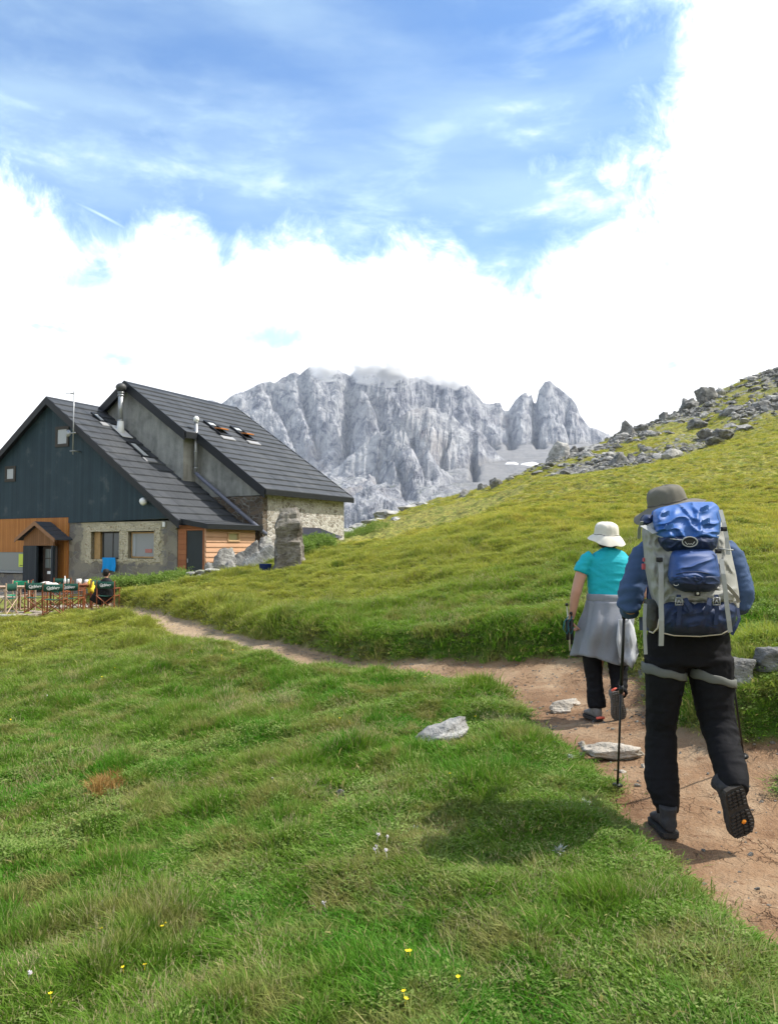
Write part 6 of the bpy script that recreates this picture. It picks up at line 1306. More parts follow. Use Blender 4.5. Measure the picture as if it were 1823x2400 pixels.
def chair(loc, rz, label, canvas=GREENC, wood=CHW, text=True, group='folding director chairs on the terrace', proto=None):
    """folding director chair, local +Y is where the sitter looks"""
    global LET
    if proto is not None:
        r = proto.copy(); COL.objects.link(r); r.location = loc; r.rotation_euler.z = rz; r['label'] = label
        for ch in proto.children:
            c = ch.copy(); COL.objects.link(c); c.parent = r
            for g in ch.children: d = g.copy(); COL.objects.link(d); d.parent = c
        return r
    r = empty('director_chair', loc, label, 'chair', group, rz)
    W, D = .27, .20
    def bar(a, b, w=.014): m = MB(); m.tube([a, b], w, 6, smooth=False); return m
    for y in (-D, D):
        for sg in (-1, 1): bar((sg * W, y, .03), (-sg * W, y, .44), .015).build('leg', wood, r)
    for sg in (-1, 1):
        m = MB(); m.box((sg * W, 0, .02), (.035, .46, .03)); m.box((sg * W, 0, .445), (.03, .44, .025))
        m.box((sg * (W + .005), .17, .34), (.025, .03, .64)); m.box((sg * (W + .005), -.17, .455), (.025, .035, .87)); m.build('side_frame', wood, r, .004)
    for sg in (-1, 1): m = MB(); m.box((sg * W, -.0, .665), (.055, .42, .02)); m.build('armrest', wood, r, .005)
    m = MB(); n = 8; m.add([(-W + 2 * W * i / n, y, .455 - .03 * math.sin(math.pi * i / n)) for y in (-.19, .19) for i in range(n + 1)], [(i, i + 1, n + 2 + i, n + 1 + i) for i in range(n)], True); o = m.build('seat', canvas, r); o.modifiers.new('s', 'SOLIDIFY').thickness = .006
    m = MB(); m.add([((W + .012) * (2 * i / n - 1), -.185 - .03 * math.sin(math.pi * i / n), z) for z in (.66, .76, .865) for i in range(n + 1)], [(j * (n + 1) + i, j * (n + 1) + i + 1, (j + 1) * (n + 1) + i + 1, (j + 1) * (n + 1) + i) for j in range(2) for i in range(n)], True); o = m.build('backrest', canvas, r); o.modifiers.new('s', 'SOLIDIFY').thickness = .006
    if text:
        if LET is None: LET = letters('Carlsberg', .105, WHITEM)
        t = bpy.data.objects.new('lettering', LET[0]); COL.objects.link(t); t.parent = o; t.location = (0, -.218, .735)
        m = MB(); m.ribbon([(-.15, -.224, .722), (-.09, -.226, .712), (-.04, -.227, .722), (.02, -.227, .715)], [.012, .02, .012, .004], .002, (0, 0, 1)); q = m.build('leaf_flourish', WHITEM, None); q.parent = o
    return r
def px_chair(px, pybot, Y): p = at(px, pybot, Y); return (p.x, Y, TZ)
c0 = chair(px_chair(128.5, 1435, 22.6), .08, 'nearest dark green lettered director chair, second from the right in the row')
chair(px_chair(167.5, 1435, 23.1), -.06, 'dark green lettered director chair at the right end of the empty row', proto=c0)
chair(px_chair(85, 1432, 23.5), .16, 'dark green lettered director chair at the left of the lettered row', proto=c0)
chair(px_chair(253, 1413, 24.4), -.10, 'dark green lettered director chair the person in black sits on', proto=c0)
chair(px_chair(38, 1425, 24.6), 2.9, 'green chair, sun glow coloured into its canvas, facing us at the left table', canvas=GREEN_SUN, wood=CHP, text=False)
c1 = chair(px_chair(141, 1420, 26.6), 3.2, 'green chair half hidden behind the middle table', canvas=GREENC, wood=CHW, text=False)
chair(px_chair(12, 1432, 22.9), 1.5, 'pale wooden chair cut by the left picture edge', canvas=GREENC, wood=CHP, text=False)
chair(px_chair(60, 1428, 25.0), 1.9, 'red brown wooden chair side on between the left table and the lettered row', proto=c1)
chair(px_chair(212, 1405, 25.3), 1.4, 'brown wooden chair with yellow cloth beside the person in black', proto=c1)
chair(px_chair(182, 1420, 24.2), -1.3, 'red brown wooden chair turned side on at the right of the lettered row', proto=c1)
def table(px, Y, w, d, rz, label, wood=CHP):
    p = at(px, 1400, Y); r = empty('table', (p.x, Y, TZ), label, 'table', 'tables on the terrace', rz)
    m = MB()
    for i in range(5): m.box((0, -d / 2 + d / 5 * (i + .5), .73), (w, d / 5 - .012, .025))
    m.build('tabletop', wood, r, .004)
    m = MB(); m.box((0, 0, .69), (w - .12, .05, .05)); m.box((-w / 2 + .1, 0, .70), (.04, d - .1, .03)); m.box((w / 2 - .1, 0, .70), (.04, d - .1, .03)); m.build('apron', wood, r)
    for sx in (-1, 1):
        for sy in (-1, 1): m = MB(); m.box((sx * (w / 2 - .1), sy * (d / 2 - .08), .343), (.05, .05, .686)); m.build('leg', wood, r, .004)
    return r
table(30, 24.0, 1.3, .7, .1, 'pale wooden table at the left edge of the terrace'); T2 = table(158, 25.2, 1.5, .75, .0, 'wooden table with bottles and cups in the middle of the terrace', CHW)
def on_table(px, Y, h, rad, m, name, label, cat, prof_=None):
    p = at(px, 1370, Y); pr = prof_ or [(1, 0), (1.1, 1)]
    mb = MB(); mb.tube([(p.x, Y, TZ + .744 + h * b) for a, b in pr], [rad * a for a, b in pr], 12); return tag(mb.build(name, m), label, cat)
on_table(152, 25.1, .26, .035, WHITEM, 'bottle', 'pale slim bottle standing on the middle table', 'bottle', [(1, 0), (1, .55), (.45, .75), (.4, 1)])
on_table(160, 25.0, .17, .03, mat('glass_bottle', (.40, .42, .38), .2, .5), 'glass', 'small pale glass beside the bottle on the middle table', 'glass')
on_table(185, 25.1, .17, .075, WHITEM, 'napkin_holder', 'white box-like holder on the right half of the middle table', 'holder', [(1, 0), (1.02, .5), (1, 1)])
on_table(203, 25.3, .14, .06, WHITEM, 'cup', 'white cup at the right end of the middle table', 'cup', [(.7, 0), (1, .5), (1.05, 1)])
def heap(name, px, py, Y, size, m, seed, label, cat):
    p = at(px, py, Y); o = rock_mesh(name, size, seed, m, 3, 4, .35); o.location = (p.x, Y, p.z); o.data.polygons.foreach_set('use_smooth', [True] * len(o.data.polygons)); return tag(o, label, cat)
heap('cloth', 116, 1372, 25.0, (.34, .2, .13), cloth_mat('white_cloth', (.72, .66, .64), .08, 12, .01), 71, 'crumpled white cloth lying on the middle table', 'cloth')
heap('cloth', 214, 1378, 25.1, (.14, .14, .26), cloth_mat('yellow_cloth', (.80, .62, .05), .1, 12, .01), 72, 'bright yellow cloth hanging on the chair beside the person in black', 'cloth')
heap('bag', 206, 1370, 25.3, (.16, .12, .10), cloth_mat('peach_bag', (.75, .38, .24), .15, 12, .01), 73, 'peach coloured bag on the table end near the yellow cloth', 'bag')
def sitter():
    r = empty('person', px_chair(247, 1410, 24.5), 'person in black sitting in a green chair on the terrace, seen from behind', 'person'); Y = 24.55
    mb = MB(); head(mb, at(249, 1344, Y), .105, -.7)
    limb(mb, ((249, 1352, Y, .055), (250, 1362, Y, .06)))
    limb(mb, ((250, 1362, Y, .14, .09), (250, 1380, Y + .02, .16, .11), (251, 1400, Y + .04, .17, .13)))
    limb(mb, ((237, 1366, Y, .05), (228, 1385, Y + .1, .045), (230, 1392, Y + .35, .035))); limb(mb, ((263, 1366, Y, .05), (266, 1385, Y + .1, .045), (262, 1392, Y + .35, .035)))
    hand(mb, at(230, 1392, Y + .36), (.2, 1, 0), (0, 0, 1), .6); hand(mb, at(262, 1392, Y + .36), (-.2, 1, 0), (0, 0, 1), .6)
    for x in (244, 257): limb(mb, ((x, 1403, Y + .05, .085), (x - 6, 1399, Y + .5, .06), (x - 8, 1424, Y + .55, .045), (x - 9, 1430, Y + .66, .04)))
    weld('body', mb, .014, SKIN, r, 3)
    bk = cloth_mat('black_coat', (.012, .012, .014), .3, 10, .008, .75)
    mb = MB(); limb(mb, ((250, 1354, Y, .08, .075), (250, 1360, Y, .16, .11), (249, 1368, Y, .215, .13), (248, 1384, Y + .01, .225, .15), (247, 1398, Y + .03, .235, .17), (246, 1404, Y + .05, .22, .17)), 20)
    limb(mb, ((235, 1366, Y, .075), (226, 1384, Y + .08, .075), (229, 1392, Y + .3, .05))); limb(mb, ((264, 1366, Y, .075), (268, 1384, Y + .08, .07), (263, 1392, Y + .3, .05)))
    limb(mb, ((240, 1372, Y - .05, .12, .07), (230, 1395, Y - .05, .16, .07), (222, 1412, Y - .02, .20, .06)))      # coat tail spread to the left
    weld('coat', mb, .014, bk, r, 3, folds(.012, 9, 1, 1, 61, 1.2))
    mb = MB()
    for x in (244, 257): limb(mb, ((x, 1404, Y + .05, .11), (x - 6, 1399, Y + .5, .085), (x - 8, 1422, Y + .55, .06)))
    weld('trousers', mb, .015, bk, r, 3)
    hm = MB(); c = at(249, 1343, Y); hm.tube([c + Vector((0, -.02, .13)), c + Vector((0, -.02, .10)), c + Vector((0, -.02, .03)), c + Vector((-.01, -.03, -.06)), c + Vector((-.01, -.03, -.10))], [(.04, .05), (.085, .10), (.10, .115), (.09, .08), (.05, .04)], 16, ref=(0, 1, 0)); weld('hair', hm, .013, cloth_mat('dark_hair', (.012, .010, .010), .3, 40, .005, .6), r, 2)
    for x in (236, 249):
        p = at(x, 1430, Y + .66); boot(r, frame((p.x, Y + .58, TZ), (0, 1, 0), (0, 0, 1)), BOOTM, SOLEM, lug=False, tall=.12)
sitter()
# towel hanging from the window sill
def towel():
    n = 16; vs = []; rows = 14
    for i in range(rows):
        t = i / (rows - 1)
        for j in range(n):
            u = j / (n - 1); px = (240 - 3 * t) + (30 + 2 * t) * u + 2 * math.sin(t * 3) ; py = 1307 + (31 + 4 * math.sin(u * 5 + 1) + 5 * u) * t
            vs.append(hitT(px, py, -.10 - .025 * math.sin(u * 14 + t * 2) * (.3 + t) - .03 * t))
    o = mesh_obj('towel', vs, [(i * n + j, i * n + j + 1, (i + 1) * n + j + 1, (i + 1) * n + j) for i in range(rows - 1) for j in range(n - 1)], cloth_mat('blue_towel', (.008, .27, .66), .08, 20, .006, .9), None, True)
    o.modifiers.new('s', 'SOLIDIFY').thickness = .01; tag(o, 'bright blue towel hanging below the stone wall window', 'towel')
towel()
# low woodshed with a corrugated roof against the stone house
def woodshed():
    r = empty('woodshed', tuple(H(2.6, 6, .9)), 'low shelter with a dark corrugated roof beside the stone house', 'shelter')
    a = hitS(690, 1236, 1.62); b = hitS(750, 1239, 1.62); c = hitS(802, 1260, 3.1); d = hitS(700, 1264, 3.1)
    n = 44; m = MB(); vs = []; rows = 6
    for i in range(rows):
        t = i / (rows - 1)
        for j in range(n * 3 + 1):
            u = j / (n * 3); p = (a.lerp(b, u)).lerp(d.lerp(c, u), t); p.z += .022 * math.cos(2 * math.pi * j / 3.0) * (1 if True else 0); vs.append(p)
    k = n * 3 + 1; m.add(vs, [(i * k + j, i * k + j + 1, (i + 1) * k + j + 1, (i + 1) * k + j) for i in range(rows - 1) for j in range(k - 1)], True)
    o = m.build('corrugated_roof', cloth_mat('corrugated_dark', (.035, .038, .055), .3, 3, .002, .5), r, world=True); o.modifiers.new('s', 'SOLIDIFY').thickness = .01
    m = MB(); dn = Vector((0, 0, -1.0)); q = [d.lerp(a, .12) , c.lerp(b, .12)]
    m.hexa([q[0] + dn, q[1] + dn, q[1] + dn + HV * -.25, q[0] + dn + HV * -.25, q[0] - Vector((0, 0, .06)), q[1] - Vector((0, 0, .06)), q[1] - Vector((0, 0, .06)) + HV * -.25, q[0] - Vector((0, 0, .06)) + HV * -.25]); m.build('stone_base', LIMEM, r, world=True)
woodshed()
# blue tub by the standing stone
def tub():
    p = at(622, 1340, 25.5); r = empty('tub', (p.x, 25.5, gz(p.x, 25.5)), 'dark blue plastic tub at the foot of the standing stone', 'tub'); m = MB(); z = at(622, 1344, 25.5).z; h = at(622, 1322, 25.5).z - z
    m.tube([(p.x, 25.5, z - .05), (p.x, 25.5, z + h * .95), (p.x, 25.5, z + h)], [.17, .20, .215], 20, cap=False); o = m.build('wall', cloth_mat('blue_plastic', (.012, .03, .16), .15, 5, .001, .45), r, world=True); o.modifiers.new('s', 'SOLIDIFY').thickness = .01
    m = MB(); m.tube([(p.x, 25.5, z - .05), (p.x, 25.5, z - .03)], .17, 20); m.build('bottom', MATS['blue_plastic'], r, world=True)
tub()
# ------------------------------------------------------------------ small plants that stand out in the turf
def flower_mesh(col, seed, kind):
    rr = random.Random(seed); m = MB(); h = .085
    m.tube([(0, 0, 0), (.004, .002, h * .5), (.002, .006, h)], [.0012, .001, .0008], 5)
    k = len(m.v)
    if kind == 'cup':
        for q in range(6):
            a = 2 * math.pi * q / 6; d = Vector((math.cos(a), math.sin(a), 0)); e = Vector((-math.sin(a), math.cos(a), 0)); c = Vector((.002, .006, h))
            m.add([c, c + d * .007 + e * .004 + Vector((0, 0, .003)), c + d * .012 + Vector((0, 0, .006)), c + d * .007 - e * .004 + Vector((0, 0, .003))], [(0, 1, 2, 3)])
    else:
        for q in range(26):
            d = Vector((rr.gauss(0, 1), rr.gauss(0, 1), rr.gauss(.3, .8))).normalized(); c = Vector((.002, .006, h)); e = d.cross(Vector((0, .3, 1))).normalized()
            m.add([c, c + d * .010 + e * .0025, c + d * .014, c + d * .010 - e * .0025], [(0, 1, 2, 3)])
    return m
YELF = cloth_mat('yellow_petal', (.85, .62, .02), .1, 30, .001); WHF = cloth_mat('pale_petal', (.72, .66, .70), .1, 30, .001)
def flowers():
    spots = [(120, 2362, 1), (62, 2310, 0), (215, 2285, 1), (235, 2200, 1), (380, 2198, 1), (392, 2195, 1), (295, 2290, 1), (340, 2288, 1), (945, 2255, 1), (960, 2258, 1), (1080, 2320, 1), (950, 2360, 1), (945, 2372, 1), (870, 2255, 1), (884, 1978, 0), (902, 1984, 0), (890, 2002, 0), (884, 2008, 0), (910, 2010, 0), (268, 1575, 1), (300, 1572, 1), (200, 1600, 1), (240, 1592, 1), (60, 1640, 1), (85, 1650, 1), (25, 1690, 1), (450, 1530, 1), (470, 1525, 1), (520, 1540, 1), (545, 1528, 1), (560, 1560, 1), (800, 1690, 1), (820, 1700, 1), (810, 1745, 1), (838, 1730, 1), (1000, 1590, 1), (1120, 1690, 1), (1060, 1830, 1), (110, 1636, 0), (640, 1840, 0), (230, 2140, 0), (765, 2135, 0)]
    rr = random.Random(9); P = {1: flower_mesh(YELF, 1, 'cup'), 0: flower_mesh(WHF, 2, 'ball')}; made = {}
    for px, py, y in spots:
        Y, t = groundhit(px, py + 14); p = at(px, py, Y); 
        if y in made: o = made[y].copy(); COL.objects.link(o)
        else:
            o = P[y].build('wildflower', YELF if y else WHF); made[y] = o
        s = .6 + .055 * Y; o.location = (p.x, Y, gz(p.x, Y)); o.scale = (s, s, s * .9); o.rotation_euler = (rr.uniform(-.2, .2), rr.uniform(-.2, .2), rr.uniform(0, 6))
        pl = 'near the bottom edge of the photo' if py > 2150 else 'in the middle of the meadow' if py > 1800 else 'far back in the meadow'; pl += ', right half' if px > 600 else ', left half'
        tag(o, ('small yellow flower ' if y else 'small pale lilac flower head ') + pl, 'flower', ('yellow' if y else 'pale lilac') + ' flowers ' + pl)
flowers()
def thistle(px, py, s, lab, seed):
    rr = random.Random(seed); Y, t = groundhit(px, py); p = at(px, py, Y); m = MB(); z = gz(p.x, Y) + .02
    for q in range(34):
        a = rr.uniform(0, 6.283); e = rr.uniform(.1, 1.1); l = s * rr.uniform(.6, 1.1); d = Vector((math.cos(a) * math.cos(e), math.sin(a) * math.cos(e), math.sin(e))); o = Vector((p.x, Y, z)); sd_ = Vector((-math.sin(a), math.cos(a), 0)) * s * .07
        m.add([o, o + d * l * .5 + sd_, o + d * l - Vector((0, 0, l * .2)), o + d * l * .5 - sd_], [(0, 1, 2, 3)])
    tag(m.build('silver_thistle', cloth_mat('silver_leaf', (.42, .45, .42), .25, 40, .001, .6)), lab, 'thistle', 'silver thistles by the path')
thistle(1312, 2015, .055, 'silvery spiky thistle rosette in the shade at the grass edge', 1); thistle(1298, 1752, .05, 'pale thistle rosette at the grass edge beside the path stones', 2)
thistle(1335, 1785, .04, 'smaller thistle rosette just below the one by the path stones', 3); thistle(1372, 1900, .05, 'dry twiggy thistle next to the planted pole', 4); thistle(972, 1960, .04, 'pale spiky rosette in the middle of the meadow', 5)
# ------------------------------------------------------------------ grass
def grass_mat(name, kind):
    def fn(nt, b):
        c = meadow_color(nt)
        rnd = nd(nt, 'ShaderNodeObjectInfo').outputs['Random']
        tone = nd(nt, 'ShaderNodeAttribute', attribute_name='tone').outputs['Fac']
        if kind == 'grass':
            c = mixc(nt, smooth(nt, tone, .78, 1.0), c, STRAW)
            c = mixc(nt, mth(nt, 'MULTIPLY', rnd, .6), c, mixc(nt, 1, c, (1.35, 1.25, 1.1), 'MULTIPLY')); c = mixc(nt, mth(nt, 'MULTIPLY', tone, .35), c, mixc(nt, 1, c, (.6, .75, .6), 'MULTIPLY'))
        elif kind == 'herb':
            c = mixc(nt, tone, (.105, .20, .022), (.26, .33, .10))
        elif kind == 'dead':
            c = mixc(nt, tone, (.22, .11, .035), (.45, .28, .11))
        else:
            c = mixc(nt, tone, (.22, .20, .10), (.46, .40, .24))
        L(nt, c, b.inputs['Base Color'])
        tr = nd(nt, 'ShaderNodeBsdfTranslucent', {'Color': mixc(nt, .5, c, mixc(nt, 1, c, (1.4, 1.5, .7), 'MULTIPLY'))})
        mx = nd(nt, 'ShaderNodeMixShader', {0: .34, 1: b.outputs[0], 2: tr.outputs[0]})
        L(nt, mx.outputs[0], nt.nodes['Material Output'].inputs[0])
    return mat(name, rough=.6, spec=.14, fn=fn)
def tuft(seed, kind):
    r = random.Random(seed); vs, fs, tone = [], [], []
    if kind in ('grass', 'dry', 'short', 'dead'):
        nb = {'grass': 46, 'dry': 22, 'short': 60, 'dead': 50}[kind]
        for _ in range(nb):
            a = r.uniform(0, 6.283); rad = abs(r.gauss(0, .045)); h = {'grass': r.uniform(.035, .095), 'dry': r.uniform(.08, .17), 'short': r.uniform(.018, .045), 'dead': r.uniform(.05, .10)}[kind]
            lean = r.uniform(.15, 1.1) * (.7 + rad * 8); la = a + r.uniform(-1.2, 1.2) + .5
            w = r.uniform(.0016, .0032) if kind != 'dry' else .0011
            if kind == 'short': w *= 1.4
            bx, by = rad * math.cos(a), rad * math.sin(a); ta = r.uniform(0, 3.14); wx, wy = w * math.cos(ta), w * math.sin(ta)
            k = len(vs); t = r.random()
            for s, ww in ((0, 1), (.4, .95), (.75, .6)):
                off = lean * h * s ** 1.8; z = h * s * (1 - .32 * lean * s * .6)
                cx, cy = bx + off * math.cos(la), by + off * math.sin(la)
                vs += [(cx - wx * ww, cy - wy * ww, z - .01 * (s == 0)), (cx + wx * ww, cy + wy * ww, z - .01 * (s == 0))]; tone += [t, t]
            off = lean * h; vs.append((bx + off * math.cos(la), by + off * math.sin(la), h * (1 - .2 * lean))); tone.append(t)
            fs += [(k, k + 1, k + 3, k + 2), (k + 2, k + 3, k + 5, k + 4), (k + 4, k + 5, k + 6)]
            if kind == 'dry' and r.random() < .6:   # seed head
                q = Vector(vs[-1]); k = len(vs)
                vs += [tuple(q + Vector(o)) for o in ((-.0022, 0, -.012), (.0022, 0, -.012), (0, .0022, .010), (0, -.0022, -.004))]; tone += [1] * 4
                fs += [(k, k + 1, k + 2), (k, k + 3, k + 2), (k + 1, k + 3, k + 2)]
    else:
        for _ in range(46):      # low leafy cushion plant
            a = r.uniform(0, 6.283); rad = r.uniform(0, .075); z = .018 + .035 * (1 - rad / .075) * r.random() + .008
            s = r.uniform(.005, .0105); la = r.uniform(0, 6.283); c = Vector((rad * math.cos(a), rad * math.sin(a), z))
            d = Vector((math.cos(la), math.sin(la), r.uniform(-.2, .6))).normalized(); e = d.cross(Vector((0, 0, 1))).normalized()
            k = len(vs); vs += [tuple(c), tuple(c + d * s + e * s * .5 + Vector((0, 0, s * .2))), tuple(c + d * s * 2), tuple(c + d * s - e * s * .5 + Vector((0, 0, s * .2)))]
            tone += [r.random()] * 4; fs += [(k, k + 1, k + 2, k + 3)]
    me = bpy.data.meshes.new('tuft_' + kind); me.from_pydata(vs, [], fs); me.update()
    at_ = me.attributes.new('tone', 'FLOAT', 'POINT'); at_.data.foreach_set('value', tone)
    me.materials.append(grass_mat('grass_' + kind, {'grass': 'grass', 'short': 'grass', 'dry': 'dry', 'herb': 'herb', 'dead': 'dead'}[kind]))
    return bpy.data.objects.new('tuft_' + kind, me)
def scatter(name, protos, P, rot, scl, label):
    """one ground-cover object: points carrying tufts through geometry nodes"""
    coll = bpy.data.collections.new(name + '_kinds')
    for q in protos: coll.objects.link(q)
    me = bpy.data.meshes.new(name); me.vertices.add(len(P)); me.vertices.foreach_set('co', np.ascontiguousarray(P, dtype=np.float32).ravel())
    for nm, arr in (('rot', rot), ('scl', scl)):
        a = me.attributes.new(nm, 'FLOAT_VECTOR', 'POINT'); a.data.foreach_set('vector', np.ascontiguousarray(arr, dtype=np.float32).ravel())
    o = bpy.data.objects.new(name, me); COL.objects.link(o); tag(o, label, 'grass', kind='stuff')
    g = bpy.data.node_groups.new(name, 'GeometryNodeTree')
    g.interface.new_socket('Geometry', in_out='INPUT', socket_type='NodeSocketGeometry'); g.interface.new_socket('Geometry', in_out='OUTPUT', socket_type='NodeSocketGeometry')
    gi = g.nodes.new('NodeGroupInput'); go = g.nodes.new('NodeGroupOutput'); ip = g.nodes.new('GeometryNodeInstanceOnPoints'); ci = g.nodes.new('GeometryNodeCollectionInfo')
    ci.inputs['Collection'].default_value = coll; ci.inputs['Separate Children'].default_value = True; ci.inputs['Reset Children'].default_value = True
    ip.inputs['Pick Instance'].default_value = True
    def attr(nm, ty):
        n = g.nodes.new('GeometryNodeInputNamedAttribute'); n.data_type = ty; n.inputs['Name'].default_value = nm; return n.outputs['Attribute']
    g.links.new(gi.outputs[0], ip.inputs['Points']); g.links.new(ci.outputs[0], ip.inputs['Instance'])
    g.links.new(attr('rot', 'FLOAT_VECTOR'), ip.inputs['Rotation']); g.links.new(attr('scl', 'FLOAT_VECTOR'), ip.inputs['Scale'])
    g.links.new(ip.outputs[0], go.inputs[0])
    mod = o.modifiers.new('scatter', 'NODES'); mod.node_group = g
    return o
def hut_clear(x, y):
    """True where the hut or its terrace stands"""
    s = (x - HC.x) * HV.x + (y - HC.y) * HV.y; t = (x - HC.x) * HU.x + (y - HC.y) * HU.y
    return ((s < 2.4) & (t > -.35) & (t < 20) & (s > -20)) | ((s < 7.5) & (t > 3) & (t < 22) & (s > -20)) | ((x < -8.3) & (y > 22.9) & (y < 36))
def build_grass():
    rs = np.random.RandomState(3)
    def stones(name, seeds, n, x, y, s0, m_, label, cat):
        protos = []
        for q in seeds:
            o = rock_mesh(name, (1, .85, .6), q, m_[q % len(m_)], 2, 7, .25); COL.objects.unlink(o); protos.append(o)
        z = ground(x, y) + s0 * .1; m = len(x)
        o = scatter(name, protos, np.stack([x, y, z], 1), np.stack([rs.normal(0, .3, m), rs.normal(0, .3, m), rs.rand(m) * 6.28], 1), np.stack([s0, s0 * (.7 + .5 * rs.rand(m)), s0 * (.5 + .6 * rs.rand(m))], 1), label); o['category'] = cat
    n = 90000; y = 44 + rs.rand(n) * 54; x = 9 + rs.rand(n) * 48; st = stony(x, y); k = rs.rand(n) < np.clip((st - .42) * 1.6, 0, 1) * np.clip(.15 + sstep(-.1, .25, fbm(x * .35, y * .35, 4, 55)), 0, 1)
    x, y = x[k][:16000], y[k][:16000]; stones('scree', range(300, 306), 0, x, y, np.minimum(.55, .06 + np.abs(rs.normal(0, .17, len(x)))), (LIMEG, LIME, LIMEG), 'broken grey rock and scree covering the upper hillside', 'scree')
    n = 60000; y = 1.5 + 22 * rs.rand(n) ** 1.6; x = np.interp(y, PA[:, 1], PA[:, 0]) + rs.normal(0, .7, n); d, _ = pmask(x, y); k = (d < .06) & (rs.rand(n) < np.where(d > -.15, .16, .05) * (1 + 2 * (y > 6.5)))
    x, y = x[k][:3000], y[k][:3000]; stones('path_gravel', range(320, 325), 0, x, y, .003 + np.abs(rs.normal(0, .0075, len(x))), (PALE, LIME, LIME), 'small stones and gravel lying on the footpath', 'gravel')
    cl = np.array(CLEAR)
    def samp(n, r0, r1, a0=-38, a1=38, p=1.0):
        u = rs.rand(n); rr = (r0 ** (2 - p) + u * (r1 ** (2 - p) - r0 ** (2 - p))) ** (1 / (2 - p)) if p != 2 else r0 * (r1 / r0) ** u
        a = (a0 + (a1 - a0) * rs.rand(n)) * math.pi / 180
        return np.sin(a) * rr, np.cos(a) * rr, rr
    def place(name, kinds, seeds, n, r0, r1, p, sc, keep, label, size_pow=.5, tall=.25):
        x, y, r = samp(n, r0, r1, p=p)
        d, s = pmask(x, y)
        k = (d > .03 + .12 * rs.rand(n) ** 2) & keep(x, y, r, d, s) & ~hut_clear(x, y) & (np.min(np.hypot(x[:, None] - cl[:, 0], (y[:, None] - cl[:, 1]) * 1.1) - cl[:, 2], axis=1) > 0) & (rs.rand(len(x)) > np.clip((stony(x, y) - .4) * 3, 0, .92))
        x, y, r, d = x[k], y[k], r[k], d[k]
        z = ground(x, y) - .004; m = len(x)
        rot = np.stack([rs.normal(0, .14, m), rs.normal(0, .14, m), rs.rand(m) * 6.283], 1)
        lush = .45 + .55 * sstep(-.2, .4, fbm(x * .7, y * .7, 4, 15)) + 1.0 * sstep(.12, .5, fbm(x * 2.4, y * 2.4, 3, 18)) + tall * rs.rand(m)
        s0 = sc * (np.clip(r / 5.0, .75, 99) ** size_pow) * (.75 + .5 * rs.rand(m))
        edge = .35 + .65 * sstep(0, .5, d) + .45 * (s[k] > 0) * np.exp(-((d - .35) / .4) ** 2) * sstep(7, 10, y)
        scl = np.stack([s0, s0, s0 * lush * edge * (6 / np.maximum(r, 6)) ** .42 * (1 - .3 * sstep(20, 40, r))], 1)
        scatter(name, [tuft(q, kd) for kd in kinds for q in seeds], np.stack([x, y, z], 1), rot, scl, label)
    patch = lambda x, y, sd, th: fbm(x * 1.1, y * 1.1, 4, sd) > th
    place('grass', ('grass',), range(6), 105000, 1.7, 30, 1.35, 1.0, lambda x, y, r, d, s: ~patch(x, y, 33, .28), 'green meadow grass covering the slope', .5)
    place('grass_cover', ('short',), range(20, 24), 80000, 1.7, 40, 1.4, 1.15, lambda x, y, r, d, s: r > 0, 'short turf between the taller grass', .5)
    place('hillside_grass', ('grass', 'short'), range(30, 33), 130000, 24, 125, 1.25, .95, lambda x, y, r, d, s: (fbm(x * .3, y * .3, 4, 63) < .55 - sstep(55, 85, r) * .45), 'yellowing grass on the hillside', .42)
    place('leafy_herbs', ('herb',), range(50, 54), 42000, 1.8, 16, 1.5, 1.15, lambda x, y, r, d, s: (patch(x, y, 71, .10 - .25 * (d < .7) - .3 * ((x > 2) & (y > 5)) - .12 * (x > -.2) * (y < 5))), 'low pale green leafy plants in the grass', .45)
    place('dry_grass', ('dry',), range(60, 64), 5500, 1.8, 45, 1.3, 1.0, lambda x, y, r, d, s: patch(x, y, 91, .16), 'thin dry grass stalks with seed heads', .4)
    # leafy weeds along the hut wall, beside the slab, and one dense clump before the dry wall
    def patch_pts(n, cx, cy, rx, ry):
        a = rs.rand(n) * 6.283; q = np.sqrt(rs.rand(n)); return cx + rx * q * np.cos(a), cy + ry * q * np.sin(a)
    xs, ys = [], []
    for px, py, Y, rx, ry, n in ((320, 1400, 27.6, 1.5, 1.0, 420), (380, 1390, 28.6, .9, .7, 160), (725, 1296, 30.2, .9, .8, 330), (700, 1320, 29, .4, .5, 90), (840, 1250, 43, 1.6, 1.2, 120)):
        q = at(px, py, Y); x, y = patch_pts(n, q.x, Y, rx, ry); xs.append(x); ys.append(y)
    x = np.concatenate(xs); y = np.concatenate(ys); z = np.maximum(ground(x, y), np.where((x < -8.6), TZ, -9)); m = len(x); s0 = 2.6 + 2.4 * rs.rand(m)
    scatter('weeds', [tuft(q, 'herb') for q in range(70, 73)], np.stack([x, y, z + .05 * rs.rand(m)], 1), np.stack([rs.normal(0, .4, m), rs.normal(0, .4, m), rs.rand(m) * 6.28], 1), np.stack([s0, s0, s0 * 2.2], 1), 'leafy green weeds along the hut wall and by the standing stone')
    q = at(530, 1378, 25.3); x, y = patch_pts(160, q.x, 25.3, .42, .3); m = len(x); s0 = 2.2 + 1.2 * rs.rand(m)
    o = scatter('grass_clump', [tuft(q, 'grass') for q in range(80, 83)], np.stack([x, y, ground(x, y)], 1), np.stack([rs.normal(0, .25, m), rs.normal(0, .25, m), rs.rand(m) * 6.28], 1), np.stack([s0, s0, s0 * 1.3], 1), 'dense dark green grass clump before the dry stone wall')
    x, y = patch_pts(17, *(lambda g: (at(262, 1840, g).x, g))(groundhit(262, 1850)[0]), .15, .30); m = len(x); s0 = .75 + .4 * rs.rand(m)
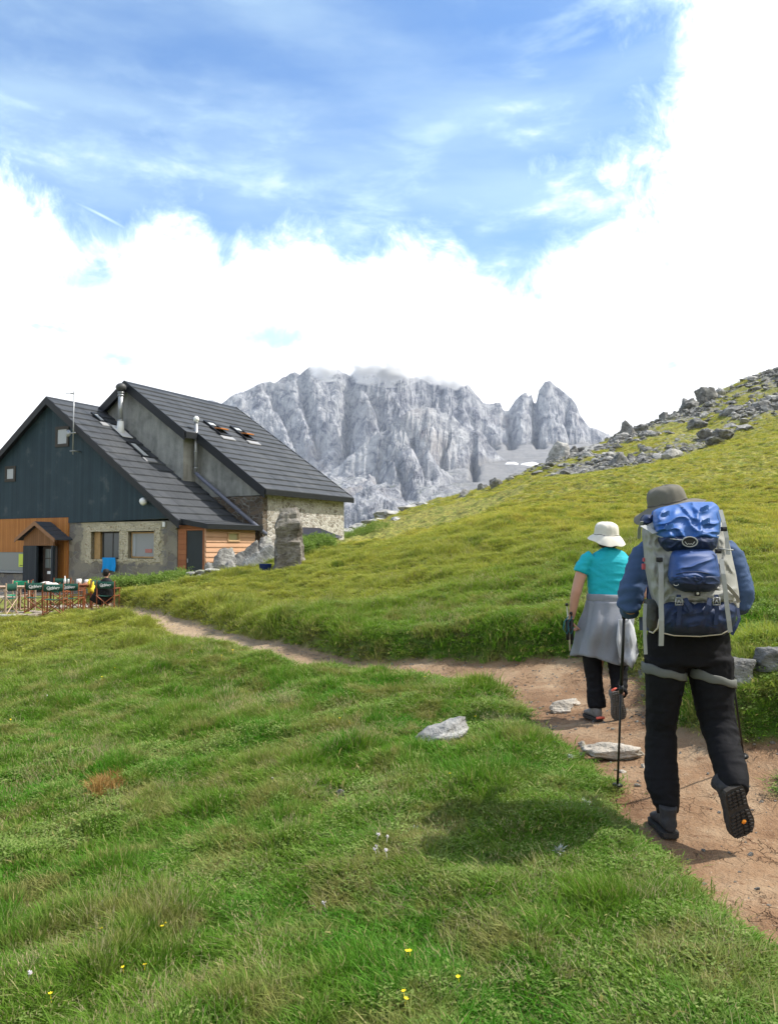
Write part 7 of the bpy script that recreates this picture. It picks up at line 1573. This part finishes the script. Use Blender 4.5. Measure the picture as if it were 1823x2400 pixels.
    scatter('dead_grass', [tuft(q, 'dead') for q in range(90, 92)], np.stack([x, y, ground(x, y) + .03], 1), np.stack([rs.normal(0, .3, m), rs.normal(0, .3, m), rs.rand(m) * 6.28], 1), np.stack([s0, s0, s0], 1), 'rust brown patch of dead grass in the left meadow')
build_grass()
# ------------------------------------------------------------------ air between here and the mountain
def haze():
    m = MB(); m.box((300, 0, 330), (10400, 9600, 1000)); m.v = [Vector(v) for v in m.v]
    zmin = -74; zmax = 830
    m.v = [Vector((v.x, v.y, zmin if v.z < 300 else zmax)) for v in m.v]
    o = m.build('haze'); mt = bpy.data.materials.new('air'); mt.use_nodes = True; nt = mt.node_tree; nt.nodes.clear()
    v = nd(nt, 'ShaderNodeVolumePrincipled', {'Color': (.68, .78, 1.0, 1), 'Density': .000062, 'Anisotropy': 0.0}); L(nt, v.outputs[0], nd(nt, 'ShaderNodeOutputMaterial').inputs['Volume'])
    o.data.materials.append(mt); o['kind'] = 'stuff'; o['label'] = 'thin pale blue air in front of the mountain'; o['category'] = 'haze'
haze()
def summit_cloud(c, size, dens, seed, label):
    bm = bmesh.new(); bmesh.ops.create_icosphere(bm, subdivisions=3, radius=1)
    for v in bm.verts: v.co = Vector((v.co.x * size[0], v.co.y * size[1], v.co.z * size[2]))
    me = bpy.data.meshes.new('summit_cloud'); bm.to_mesh(me); bm.free(); o = bpy.data.objects.new('summit_cloud', me); COL.objects.link(o); o.location = c
    mt = bpy.data.materials.new('cloud'); mt.use_nodes = True; nt = mt.node_tree; nt.nodes.clear()
    p = objc(nt); q = nd(nt, 'ShaderNodeVectorMath', {0: p, 1: tuple(1 / s for s in size)}, operation='MULTIPLY').outputs[0]
    r = nd(nt, 'ShaderNodeVectorMath', {0: q}, operation='LENGTH').outputs['Value']
    n = noi(nt, mapv(nt, p, (1, 1, 1.3), (0, 0, 0), (seed * 100, 0, 0)), .016, 6, .62, .4)
    d = mth(nt, 'MULTIPLY', smooth(nt, mth(nt, 'SUBTRACT', n, mth(nt, 'MULTIPLY', r, .32)), .24, .46), dens)
    v = nd(nt, 'ShaderNodeVolumePrincipled', {'Color': (1, 1, 1, 1), 'Density': d, 'Anisotropy': .2}); L(nt, v.outputs[0], nd(nt, 'ShaderNodeOutputMaterial').inputs['Volume'])
    me.materials.append(mt); tag(o, label, 'cloud', 'wisps of cloud on the summits'); o['kind'] = 'stuff'
summit_cloud(tuple(at(765, 868, 2690)), (85, 60, 38), .10, 1, 'thin wisp of cloud on the left rounded summit')
summit_cloud(tuple(at(915, 868, 2690)), (175, 75, 58), .14, 2, 'white cloud wrapping the middle summits')
summit_cloud(tuple(at(1045, 885, 2690)), (85, 60, 48), .10, 3, 'wisp of cloud over the right dark summit')
